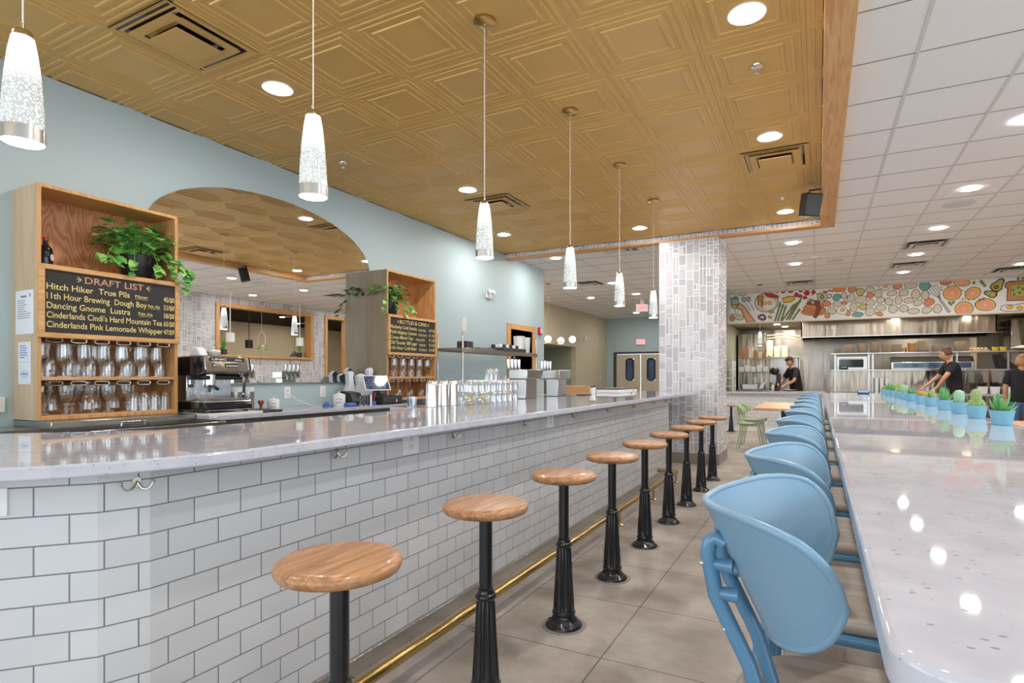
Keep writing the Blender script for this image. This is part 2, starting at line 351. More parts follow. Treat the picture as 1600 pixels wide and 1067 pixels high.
    def build(s, name, mats, parent=None, loc=None, bevel=0, rot=None, solid=0, sub=0, ang=40, bseg=2):
        me = bpy.data.meshes.new(name); me.from_pydata([tuple(v) for v in s.v], [], s.f)
        if not isinstance(mats, (list, tuple)): mats = [mats]
        for m in mats: me.materials.append(m)
        me.polygons.foreach_set('material_index', s.m)
        if s.uv:
            l = me.uv_layers.new(name='UVMap')
            for pi_, uvs in s.uv.items():
                for li, uv in zip(me.polygons[pi_].loop_indices, uvs): l.data[li].uv = uv
        bm = bmesh.new(); bm.from_mesh(me); bmesh.ops.recalc_face_normals(bm, faces=bm.faces) if not s.uv and not getattr(s, 'open', False) else None
        bm.to_mesh(me); bm.free()
        me.polygons.foreach_set('use_smooth', [True] * len(me.polygons)); me.set_sharp_from_angle(angle=radians(ang))
        me.update()
        o = bpy.data.objects.new(name, me); COL.objects.link(o)
        if parent: o.parent = parent
        if loc is not None: o.location = loc
        if rot is not None: o.rotation_euler = rot
        if solid:
            d = o.modifiers.new('solid', 'SOLIDIFY'); d.thickness = solid; d.offset = 0
        if bevel:
            b = o.modifiers.new('bevel', 'BEVEL'); b.width = bevel; b.segments = bseg; b.limit_method = 'ANGLE'; b.angle_limit = radians(35)
            b.harden_normals = False
        if sub:
            d = o.modifiers.new('sub', 'SUBSURF'); d.levels = sub; d.render_levels = sub
        return o
_tc = {}
def text_mesh(t):
    if t in _tc: return _tc[t]
    cu = bpy.data.curves.new('tmp', 'FONT'); cu.body = t; cu.size = 1; cu.resolution_u = 3; cu.offset = .010
    ob = bpy.data.objects.new('tmp', cu); COL.objects.link(ob)
    dg = bpy.context.evaluated_depsgraph_get(); me = bpy.data.meshes.new_from_object(ob.evaluated_get(dg))
    vs = [(v.co.x, v.co.y) for v in me.vertices]; fs = [tuple(p.vertices) for p in me.polygons]
    x0 = min(v[0] for v in vs); w = max(v[0] for v in vs) - x0; vs = [((x - x0), y) for x, y in vs]
    bpy.data.objects.remove(ob); bpy.data.curves.remove(cu); bpy.data.meshes.remove(me)
    _tc[t] = (vs, fs, w); return _tc[t]
def tag(o, label, cat, group=None):
    o['label'] = label; o['category'] = cat
    if group: o['group'] = group
    return o
def thing(name, label, cat, loc=(0, 0, 0), rz=0, group=None):
    o = bpy.data.objects.new(name, None); COL.objects.link(o); o.empty_display_size = .1
    o.location = loc; o.rotation_euler = (0, 0, rz)
    return tag(o, label, cat, group)
def struct(o): o['kind'] = 'structure'; return o
def dup(root, loc, rz=None, label=None, group=None):
    kids = {}
    for x in bpy.data.objects:
        if x.parent: kids.setdefault(x.parent.name, []).append(x)
    r = root.copy(); COL.objects.link(r); r.location = loc
    if rz is not None: r.rotation_euler = (0, 0, rz)
    if label: r['label'] = label
    if group: r['group'] = group
    for ch in kids.get(root.name, []):
        c = ch.copy(); COL.objects.link(c); c.parent = r
        for g in kids.get(ch.name, []):
            d = g.copy(); COL.objects.link(d); d.parent = c
    return r
ORD = ['first', 'second', 'third', 'fourth', 'fifth', 'sixth', 'seventh', 'eighth', 'ninth', 'tenth', 'eleventh', 'twelfth', 'thirteenth', 'fourteenth', 'fifteenth', 'sixteenth', 'seventeenth', 'eighteenth']
def arc(cx, cy, r, a0, a1, n): return [(cx + r * cos(a0 + (a1 - a0) * i / (n - 1)), cy + r * sin(a0 + (a1 - a0) * i / (n - 1))) for i in range(n)]
def rrect(x0, x1, y0, y1, r, n=5):
    return arc(x1 - r, y0 + r, r, -pi / 2, 0, n) + arc(x1 - r, y1 - r, r, 0, pi / 2, n) + arc(x0 + r, y1 - r, r, pi / 2, pi, n) + arc(x0 + r, y0 + r, r, pi, 1.5 * pi, n)
# ---------------------------------------------------------------- the setting
ZT, ZW = H + 2.053, H + 2.038        # gold tin ceiling, white lay-in ceiling
XW = -4.69
# floor
m = MB(); m.box(-8.2, 9, -3.7, 19.3, -.08, 0); struct(m.build('floor', M['floor']))
# teal wall behind the bar, with the doorway
m = MB(); m.box(XW - .3, XW, -3.6, -3.1, 0, 3.34); m.box(XW - .3, XW, -3.1, .7, 0, .7); m.box(XW - .3, XW, -3.1, .7, 2.8, 3.34); m.box(XW - .3, XW, .7, 8.42, 0, 3.34); m.box(XW - .3, XW, 8.42, 9.24, 2.06, 3.34); m.box(XW - .3, XW, 9.24, 9.75, 0, 3.34)
struct(m.build('wall_left', M['teal']))
m = MB(); m.box(XW, XW + .02, .7, 1.70, 1.02, 1.12); struct(m.build('trim_1', M['white_paint']))
m = MB(); m.box(XW - 1.8, XW - .3, 7.6, 10.1, -.02, 0); m.box(XW - 1.9, XW - 1.8, 7.6, 10.1, 0, 2.5); m.box(XW - 1.8, XW - .3, 7.5, 7.6, 0, 2.5); m.box(XW - 1.8, XW - .3, 9.65, 9.75, 0, 2.5); m.box(XW - 1.8, XW - .3, 7.6, 9.75, 2.5, 2.6)
struct(m.build('wall_storeroom', M['darkroom']))
m = MB()
m.box(XW - .31, XW + .02, 8.30, 8.42, 0, 2.16); m.box(XW - .31, XW + .02, 9.24, 9.36, 0, 2.16); m.box(XW - .31, XW + .02, 8.42, 9.24, 2.06, 2.16)
struct(m.build('trim_2', M['oakz'], bevel=.004))
# step, cork wall with niche, far teal wall with the double doors
m = MB(); m.box(-6.8, XW - .3, 9.75, 9.85, 0, 3.34); struct(m.build('wall_step', M['teal']))
m = MB(); m.box(-6.85, -6.7, 9.85, 12.2, 0, 3.34); m.box(-6.85, -6.7, 12.2, 16.2, 2.16, 3.34); m.box(-6.85, -6.7, 16.2, 19.1, 0, 3.34)
struct(m.build('wall_cork', M['cork']))
m = MB(); m.box(-7.95, -7.85, 12.1, 16.3, 0, 2.3); m.box(-7.85, -6.85, 12.1, 12.2, 0, 2.3); m.box(-7.85, -6.85, 16.2, 16.3, 0, 2.3); m.box(-7.85, -6.85, 12.2, 16.2, 2.16, 2.3)
struct(m.build('wall_niche', M['sage']))
m = MB(); m.box(-6.85, -6.43, 19.1, 19.25, 0, 3.34); m.box(-6.43, -4.5, 19.1, 19.25, 2.1, 3.34); m.box(-4.5, -2.0, 19.1, 19.25, 0, 3.34)
struct(m.build('wall_far', M['teal']))
# kitchen shell
m = MB(); m.box(-2.15, -2.03, 13.9, 19.1, 0, 3.34); struct(m.build('wall_kitchen_left', M['sage']))
m = MB(); m.box(-2.03, 4.6, 17.85, 17.95, 0, 2.62); struct(m.build('wall_kitchen_back', M['steelwall']))
m = MB(); m.box(-2.03, 4.6, 14.8, 14.92, 2.572, 3.34); struct(m.build('wall_soffit', M['white_paint']))
m = MB(); m.box(-2.15, 4.7, 14.92, 17.95, 2.6, 2.68); m.box(-2.03, 4.6, 14.8, 14.93, 2.55, 2.572); struct(m.build('ceiling_kitchen', M['cream_paint']))
m = MB(); m.box(3.45, 4.6, 17.2, 17.85, 0, 2.6); struct(m.build('wall_kitchen_corner', M['cream_paint']))
m = MB(); m.box(4.6, 4.7, 14.92, 17.95, 0, 3.34); struct(m.build('wall_kitchen_right', M['sage']))
# --- mosaics of glazed tile in mixed sizes
def mosaic(mb, org, ua, va, na, Wd, Ht, cw, seed, raised=.003, gap=.011):
    r = random.Random(seed); o = Vector(org); ua = Vector(ua); va = Vector(va); na = Vector(na); x = 0
    while x < Wd - .01:
        w = min(cw * r.choice((1, 1, 1, .9, 1.1)), Wd - x)
        if Wd - x - w < cw * .4: w = Wd - x
        z = 0
        while z < Ht - .005:
            h = r.choice((.045, .06, .08, .1, .12, .15, .19, .24)) * (cw / .095)
            h = min(h, Ht - z)
            if Ht - z - h < .03: h = Ht - z
            cols = [(x, w)] if r.random() < .8 else [(x, w * .5), (x + w * .5, w * .5)]
            for cx, cw_ in cols:
                a, b, c, d = cx + gap / 2, cx + cw_ - gap / 2, z + gap / 2, z + h - gap / 2
                if b - a < .004 or d - c < .004: continue
                e = .003
                P = [o + ua * a + va * c, o + ua * b + va * c, o + ua * b + va * d, o + ua * a + va * d]
                Q = [o + ua * (a + e) + va * (c + e) + na * raised, o + ua * (b - e) + va * (c + e) + na * raised, o + ua * (b - e) + va * (d - e) + na * raised, o + ua * (a + e) + va * (d - e) + na * raised]
                mb.add(P + Q, [(4, 5, 6, 7), (0, 1, 5, 4), (1, 2, 6, 5), (2, 3, 7, 6), (3, 0, 4, 7)], 1 + r.randrange(3))
            z += h
        x += w
ZM = [M['grout'], M['zel0'], M['zel1'], M['zel2']]
m = MB(); m.box(-2.087, -1.254, 8.25, 9.04, 0, ZT, 0)
mosaic(m, (-2.087, 8.25, .16), (1, 0, 0), (0, 0, 1), (0, -1, 0), .833, 3.05, .095, 4)
mosaic(m, (-1.254, 8.25, .16), (0, 1, 0), (0, 0, 1), (1, 0, 0), .79, 3.05, .095, 5)
struct(m.build('column', ZM, ang=20))
m = MB(); m.box(-2.10, -1.24, 8.237, 9.05, 0, .155); struct(m.build('baseboard_column', M['base'], bevel=.003))
# --- gold tin ceiling, 2 ft panels with stepped mouldings
PROF = [(d, z * .72) for d, z in [(0, .004), (.0035, -.0), (.026, 0), (.031, -.007), (.046, -.007), (.051, -.001), (.064, -.001), (.069, -.009), (.088, -.009), (.094, -.002), (.122, -.002), (.127, -.012), (.148, -.012), (.155, -.004)]]
X0, Y0 = -1.2842, 3.0583
m = MB(); xlo, xhi, ylo, yhi = XW, .03, -3.5, 8.24
SKIP = [(-5 + 0, 0)]
for i in range(-6, 3):
    for j in range(-12, 10):
        x, y = X0 + .61 * i, Y0 + .61 * j
        if x + .61 <= xlo + .005 or x >= xhi - .005 or y + .61 <= ylo + .005 or y >= yhi - .005: continue
        vs = []; fs = []
        cl = lambda p, q: (max(xlo, min(xhi, p)), max(ylo, min(yhi, q)))
        for d, z in PROF:
            for a, b in ((x + d, y + d), (x + .61 - d, y + d), (x + .61 - d, y + .61 - d), (x + d, y + .61 - d)):
                p = cl(a, b); vs.append((p[0], p[1], ZT + z))
        for k in range(len(PROF) - 1):
            for q in range(4): fs.append((4 * k + q, 4 * k + (q + 1) % 4, 4 * k + 4 + (q + 1) % 4, 4 * k + 4 + q))
        e = 4 * (len(PROF) - 1); fs.append((e, e + 1, e + 2, e + 3))
        m.add(vs, fs, 0)
m.box(xlo, xhi, ylo, yhi, ZT + .006, ZT + .05, 0)
m.open = True
struct(m.build('ceiling_gold', M['gold'], ang=4))
# beam with oak trim round the gold ceiling
m = MB(); m.box(.03, .19, -3.5, 8.40, H + 1.96, 3.36, 0); struct(m.build('trim_3', M['oaktrim'], bevel=.003))
m = MB(); m.box(XW, .03, 8.24, 8.40, H + 1.96, H + 1.99, 0); struct(m.build('trim_4', M['oaktrimx'], bevel=.003))
m = MB(); m.box(XW, .03, 8.245, 8.40, H + 1.99, 3.36, 0)
mosaic(m, (XW, 8.245, H + 1.99), (1, 0, 0), (0, 0, 1), (0, -1, 0), .03 - XW, .07, .06, 9)
struct(m.build('beam', ZM, ang=20))
# white lay-in ceiling: boards, wide bars along the room, joints across as painted shadow lines
m = MB()
m.box(.19, 4.2, -3.5, 8.40, ZW, ZW + .05, 0); m.box(-6.8, 4.6, 8.40, 14.8, ZW, ZW + .05, 0); m.box(-6.8, -1.97, 14.8, 19.2, ZW, ZW + .05, 0)
for i in range(-14, 9):
    x = .556 + .61 * i
    y0 = -3.5 if x > .2 else 8.40
    y1 = 14.8 if x > -2 else 19.1
    if -6.8 < x < 4.2: m.box(x - .011, x + .011, y0, y1, ZW - .004, ZW, 1)
for j in range(-14, 26):
    y = 4.2613 + .61 * j
    if not -3.5 < y < 19.1: continue
    x0 = .19 if y < 8.4 else -6.7
    x1 = 4.2 if y < 14.8 else -2
    m.box(x0, x1, y - .0045, y + .0045, ZW - .0025, ZW, 2)
struct(m.build('ceiling_white', [M['ceil'], M['tbar'], M['tgap_shade']]))
# right-hand wall: glazed tile with oak-framed openings to the next room (seen in the mirror)
m = MB(); XR = 4.1
def wr(y0, y1, z0, z1): m.box(XR, XR + .18, y0, y1, z0, z1, 0)
wr(6.2, 9.0, 0, 3.34); wr(9.0, 12.05, 0, 1.74); wr(9.0, 12.05, 3.12, 3.34); wr(12.05, 12.5, 0, 3.34); wr(12.5, 13.5, 3.12, 3.34); wr(13.5, 14.85, 0, 3.34)
for (y0, y1, z0, z1, sd) in ((6.2, 9.0, .0, 3.29, 1), (9.0, 12.05, 0, 1.74, 2), (9.0, 12.05, 3.12, 3.29, 3), (12.05, 12.5, 0, 3.29, 4), (12.5, 13.5, 3.12, 3.29, 7), (13.5, 14.8, 0, 3.29, 8)):
    mosaic(m, (XR, y1, z0), (0, -1, 0), (0, 0, 1), (-1, 0, 0), y1 - y0, z1 - z0, .12, sd)
struct(m.build('wall_right', ZM, ang=20))
def opening_trim(name, y0, y1, z0, z1, sill):
    t = MB(); w = .10; xa, xb = XR - .04, XR + .22
    t.box(xa, xb, y0, y0 + w, z0, z1); t.box(xa, xb, y1 - w, y1, z0, z1); t.box(xa, xb, y0 + w, y1 - w, z1 - w, z1)
    if sill: t.box(xa - .05, xb, y0 + w, y1 - w, z0, z0 + .06)
    struct(t.build(name, M['oakz'], bevel=.004))
opening_trim('trim_5', 9.0, 12.05, 1.74, 3.12, True); opening_trim('trim_6', 12.5, 13.5, 0, 3.12, False)
# the room beyond
m = MB(); m.box(8.3, 8.4, 5, 17.5, 0, 3.2); m.box(XR + .18, 8.3, 4.9, 5, 0, 3.2); m.box(XR + .18, 8.3, 17.4, 17.5, 0, 3.2)
struct(m.build('wall_next_room', M['cream_paint']))
m = MB(); m.box(XR + .18, 8.3, 5, 17.5, 3.13, 3.2)
for k in range(84): m.box(XR + .18, 8.3, 5 + k * .15, 5.02 + k * .15, 3.11, 3.13)
struct(m.build('ceiling_next_room', M['darkwood']))
m = MB(); m.box(8.22, 8.3, 15.4, 16.5, 0, 2.15); struct(m.build('door_4', M['black'], bevel=.004))
# walls behind and beside the camera, with the shop windows and a side window added for fill light
m = MB()
m.box(-5.1, -4.6, -3.7, -3.5, 0, 3.34); m.box(-4.6, 1.5, -3.7, -3.5, 0, .45); m.box(-4.6, 1.5, -3.7, -3.5, 3.05, 3.34); m.box(1.5, 2.6, -3.7, -3.5, 0, 3.34)
m.box(2.6, 5.2, -3.7, -3.5, 0, .45); m.box(2.6, 5.2, -3.7, -3.5, 3.05, 3.34); m.box(5.2, 5.5, -3.7, -3.5, 0, 3.34)
struct(m.build('wall_back', M['white_paint']))
m = MB(); m.box(XR, XR + .18, -3.5, 6.2, 0, .6); m.box(XR, XR + .18, -3.5, 6.2, 2.9, 3.34); m.box(XR, XR + .18, -3.5, -2.6, .6, 2.9); m.box(XR, XR + .18, 5.6, 6.2, .6, 2.9)
struct(m.build('wall_side', M['white_paint']))
def winframe(name, a0, a1, z0, z1, n, ax):
    t = MB(); f = .06
    def b(p0, p1, q0, q1):
        if ax == 'x': t.box(p0, p1, -3.63, -3.55, q0, q1)
        else: t.box(XR + .05, XR + .13, p0, p1, q0, q1)
    for k in range(n + 1):
        p = a0 + (a1 - a0) * k / n; p = min(max(p, a0 + f / 2), a1 - f / 2); b(p - f / 2, p + f / 2, z0, z1)
    b(a0, a1, z0, z0 + f); b(a0, a1, z1 - f, z1)
    struct(t.build(name, M['char']))
t = MB()
for yy in (-3.07, -1.2, .67): t.box(XW - .2, XW - .12, yy - .03, yy + .03, .7, 2.8)
t.box(XW - .2, XW - .12, -3.1, .7, .7, .76); t.box(XW - .2, XW - .12, -3.1, .7, 2.74, 2.8); struct(t.build('window_4', M['char']))
winframe('window_1', -4.6, 1.5, .45, 3.05, 4, 'x'); winframe('window_2', 2.6, 5.2, .45, 3.05, 2, 'x'); winframe('side_fill_window', -2.6, 5.6, .6, 2.9, 5, 'y')  # the side window is added, to let in more fill light
# double swing doors with port-holes
def door(name, x0, x1, hinge):
    t = MB(); z0, z1 = .02, 2.02; c = (x0 + x1) / 2 + (.06 if hinge == 'l' else -.06); hw, za, zb = .13, 1.12, 1.86
    outer = [(x0, z0), (x1, z0), (x1, z1), (x0, z1)]
    t.box(x0, c - hw, 19.06, 19.12, z0, z1); t.box(c + hw, x1, 19.06, 19.12, z0, z1); t.box(c - hw, c + hw, 19.06, 19.12, z0, za); t.box(c - hw, c + hw, 19.06, 19.12, zb, z1)
    d = struct(t.build(name, M['doortan'], bevel=.003))
    r = MB(); P = rrect(c - hw, c + hw, za, zb, .09); r.tube([(x, 19.05, z) for x, z in P], .022, 6, closed=True); r.build('port_hole_gasket', M['black'], d)
    g = MB(); g.prism(P, 19.08, 19.09, 'y'); g.build('port_hole_pane', M['portpane'], d)
    h = MB(); h.box(x0 + .02, x1 - .02, 19.045, 19.06, .1, .5); h.build('kick_plate', M['steel'], d)
M['portpane'] = pm('port_hole_glass', srgb(70, 96, 120), .05, var=.5, scale=6)
door('door_1', -6.33, -5.48, 'l'); door('door_2', -5.46, -4.61, 'r')
m = MB(); m.box(-6.43, -6.34, 19.05, 19.2, 0, 2.1); m.box(-4.6, -4.5, 19.05, 19.2, 0, 2.1); m.box(-6.34, -4.6, 19.05, 19.2, 2.03, 2.1); struct(m.build('trim_7', M['char']))
# ---------------------------------------------------------------- the bar
PW = [(-2.62, -.061), (-1.769, .842), (-1.723, .954), (-1.723, 7.3), (-2.35, 7.3)]       # outer face of the bar, from the left round to the far end
bar = thing('tiled_bar', 'long bar front clad in white subway tile with grey grout', 'bar', (-2.0, 3.5, 0))
m = MB(); s0 = -1.005
PL = list(PW); acc = 0; S = []
# distance along the face, zeroed so that the joints fall where the photo has them on the long face
L1 = (Vector(PL[2]) - Vector(PL[1])).length; L0 = (Vector(PL[1]) - Vector(PL[0])).length
S = [-(L1 + L0), -L1, 0, 7.3 - .954, 7.3 - .954 + .627]
for k in range(4):
    a, b = PL[k], PL[k + 1]
    m.add([(a[0] + 2, a[1] - 3.5, .06), (b[0] + 2, b[1] - 3.5, .06), (b[0] + 2, b[1] - 3.5, 1.0), (a[0] + 2, a[1] - 3.5, 1.0)], [(0, 1, 2, 3)], 0,
          [[(S[k], .06), (S[k + 1], .06), (S[k + 1], 1.0), (S[k], 1.0)]])
for o in [m.build('tile_front', tile_mat('bar_tile', srgb(208, 209, 212), srgb(200, 201, 204), srgb(122, 122, 127), .157, .0795, uvoff=(-.051 + .157 * 40, .0 + .0795 * 40 - .0004)), bar)]:
    o['label'] = 'white subway tile in running bond'
m = MB(); inn = [(-2.35, 7.28), (-2.35, 1.35), (-3.05, .62), (-2.66, .0)]
core = [(x + .004, y) for x, y in PW]
core = [(-2.615, -.05), (-1.775, .842), (-1.729, .956), (-1.729, 7.295)] + inn[:3]
m.prism([(x + 2, y - 3.5) for x, y in core], 0, .995, 'z'); m.build('body', M['char'], bar)
m = MB()
for k in range(3):
    a, b = Vector(PW[k]), Vector(PW[k + 1]); d = (b - a).normalized(); n = Vector((d.y, -d.x)); 
    m.prism([tuple(p - Vector((-2, 3.5))) for p in (a, b, b + n * .008, a + n * .008)], 0, .075)
m.build('cove_base', M['steel'], bar, bevel=.002)
# quartz worktop with eased corner
FX = -1.503
front = [(-2.44, -.12)] + [(-1.72, .60)]
import itertools
cv = []
p0, p1, p2 = Vector((-1.72, .60)), Vector((-1.535, .79)), Vector((FX, 1.10))
for i in range(13):
    t = i / 12; cv.append(tuple((1 - t) ** 2 * p0 + 2 * t * (1 - t) * p1 + t * t * p2))
TOP = [(-2.44, -.12)] + cv + [(FX, 8.16), (FX - .04, 8.2), (-2.72, 8.2), (-2.72, 3.12), (-2.36, 3.02), (-2.36, 1.36), (-3.14, .58)]
m = MB(); m.prism(TOP, 1.0, 1.035)
bt = m.build('bar_worktop', M['quartz'], bevel=.006, bseg=3)
tag(bt, 'pale speckled quartz top of the long tiled bar, curved at its near end', 'countertop')
# brass foot rail
fr = thing('foot_rail', 'brass foot rail running along the foot of the tiled bar', 'foot rail', (-1.49, 3.5, 0))
m = MB(); m.tube([(-.25, -2.85, .128), (-.02, -2.62, .128), (0, -2.4, .128), (0, 3.15, .128), (0, 3.19, .128), (-.03, 3.22, .128), (-.225, 3.22, .128)], .025, 14); m.build('rail', M['brass'], fr)
for i, y in enumerate((-2.24, -1.14, -.04, 1.06, 2.16, 3.17)):
    m = MB(); m.lathe([(.012, 0), (.012, .108)], (0, y, 0), 12); m.lathe([(.034, 0), (.034, .006), (.02, .014), (.012, .02)], (0, y, 0), 18); m.lathe([(.027, -.028), (.027, .028)], (0, 0, 0), 16, mtx=Matrix.Translation((0, y, .128)) @ Matrix.Rotation(pi / 2, 4, 'X'))
    m.build('post', M['brass'], fr)
# coat hooks and outlets under the top
def mk_hook(lab, loc, rz):
    t = thing('coat_hook', lab, 'coat hook', loc, rz, 'coat hooks under the bar top')
    m = MB(); m.prism([(.0, .03), (-.013, .024), (-.02, .01), (-.012, -.004), (-.016, -.02), (0, -.03), (.016, -.02), (.012, -.004), (.02, .01), (.013, .024)], 0, .006, 'x'); m.build('back_plate', M['nickel'], t, bevel=.0015)
    for s in (-1, 1):
        m = MB(); pts = [(.006, 0, .004), (.014, s * .006, -.008), (.022, s * .02, -.03), (.03, s * .038, -.036), (.036, s * .056, -.024), (.04, s * .064, -.008), (.04, s * .066, 0)]
        m.tube(pts, [.006, .0055, .0048, .0045, .0042, .004, .004], 8); m.sphere((.04, s * .067, .003), .0085, 10, 8); m.build('prong', M['nickel'], t)
    return t
HP = [(2.0, 'coat hook'), ]
hook0 = mk_hook('silver double coat hook at the bar corner nearest the camera', (-1.735, .925, .948), -radians(24)); hook0.scale = (.56, .56, .56)
for k, (y, lab) in enumerate(((1.66, 'silver double hook left of the nearer bar-front outlet'), (2.47, 'silver double hook just right of the nearer bar-front outlet'), (3.28, 'silver double hook before the second bar-front outlet'),
                              (4.09, 'silver double hook just beyond the second bar-front outlet'), (4.9, 'silver double hook, fifth along the bar front from the camera'), (5.72, 'silver double hook, sixth along the bar front from the camera'), (6.53, 'silver double hook, next to last before the bar end'), (7.1, 'silver double hook nearest the tiled column'))):
    dup(hook0, (-1.723, y, .945), 0, lab)
def outlet(lab, loc, rz, grp, cat='outlet', w=.075):
    t = thing('wall_outlet', lab, cat, loc, rz, grp)
    m = MB(); m.box(0, .006, -w / 2, w / 2, -.058, .058); m.build('cover_plate', M['white'], t, bevel=.002)
    m = MB(); m.box(.006, .009, -.018, .018, -.036, .036)
    m.build('socket', M['white'], t, bevel=.0015)
    m = MB()
    for z in (.018, -.018): m.box(.009, .0095, -.009, -.006, z - .006, z + .006); m.box(.009, .0095, .006, .009, z - .006, z + .006); m.lathe([(.003, 0), (.003, .0005)], mtx=Matrix.Translation((.009, 0, z - .011)) @ Matrix.Rotation(pi / 2, 4, 'Y'), seg=8)
    m.build('slot', M['char'], t)
    return t
o1 = outlet('white outlet in the bar front, the nearer of two', (-1.723, 2.12, .94), 0, 'outlets in the bar front', w=.115)
dup(o1, (-1.723, 3.68, .94), 0, 'white outlet in the bar front, the farther of two')
pl = MB(); pl.box(-.006, .006, -.045, .045, -.037, .037); pl.box(.006, .009, -.006, .006, -.01, .01)
pm_ = pl.build('junction_cover', M['white'], None, (-1.934, .667, .92), .002, (0, 0, -radians(43.5)))
tag(pm_, 'blank white cover plate at the far left of the bar front', 'cover plate')

# ---------------------------------------------------------------- swivel stools on iron pedestals
def mk_stool(lab, loc, sc=1.0, grp='stools along the bar'):
    t = thing('bar_stool', lab, 'stool', loc, 0, grp)
    R = .165
    m = MB(); m.lathe([(0, .728), (R - .02, .728), (R - .006, .734), (R, .746), (R - .002, .758), (R - .012, .766), (R - .03, .768), (0, .768)], seg=48); m.build('seat', M['oakseat'], t, ang=60)
    m = MB(); m.lathe([(.03, .712), (.075, .720), (.075, .728)], seg=20); m.box(-.09, .09, -.018, .018, .72, .7275); m.build('seat_plate', M['iron'], t)
    m = MB(); m.lathe([(.0255, .40), (.0255, .715)], seg=24); m.build('post', M['iron'], t)
    m = MB(); m.lathe([(.036, .398), (.041, .404), (.041, .412), (.036, .418), (.031, .424), (.031, .436), (.0265, .44)], seg=28); m.build('collar', M['iron'], t)
    m = MB(); m.lathe([(.056, .075), (.054, .085), (.0525, .12), (.044, .25), (.037, .385), (.033, .392), (.033, .4)], seg=96, flute=(12, .09, .386, .16)); m.build('fluted_shaft', M['iron'], t, ang=60)
    m = MB(); m.lathe([(.093, 0), (.093, .008), (.088, .016), (.072, .028), (.06, .046), (.053, .058), (.058, .062), (.06, .068), (.058, .075), (.05, .078)], seg=64, flute=(6, .017, .05, .09))
    for k in range(6):
        a = k * pi / 3; m.lathe([(.008, .012), (.008, .022), (.004, .025)], (.077 * cos(a), .077 * sin(a), 0), 8)
    m.build('base_flange', M['iron'], t, ang=50)
    m = MB(); m.lathe([(.112, .0005), (.112, .0025), (.09, .003)], seg=40); m.build('floor_ring', M['base'], t)
    return t
SY = [1.11, 1.853, 2.6, 3.345, 4.085, 4.835, 5.565, 6.33, 7.06]
WH = ['nearest the camera, its base out of frame', 'second from the camera, its base out of frame', 'third from the camera', 'fourth from the camera', 'fifth from the camera', 'sixth from the camera', 'seventh from the camera', 'next to last before the column', 'farthest along the bar, beside the column']
st0 = None
for y, w in zip(SY, WH):
    lab = 'round oak stool on black iron pedestal, ' + w
    if st0 is None: st0 = mk_stool(lab, (-1.14, y, 0))
    else: dup(st0, (-1.14, y, 0), None, lab)
ks = dup(st0, (-1.76, 13.45, 0), None, 'low wooden pedestal stool in front of the kitchen half wall', 'stools along the kitchen half wall')
ks.scale = (1, 1, .78)

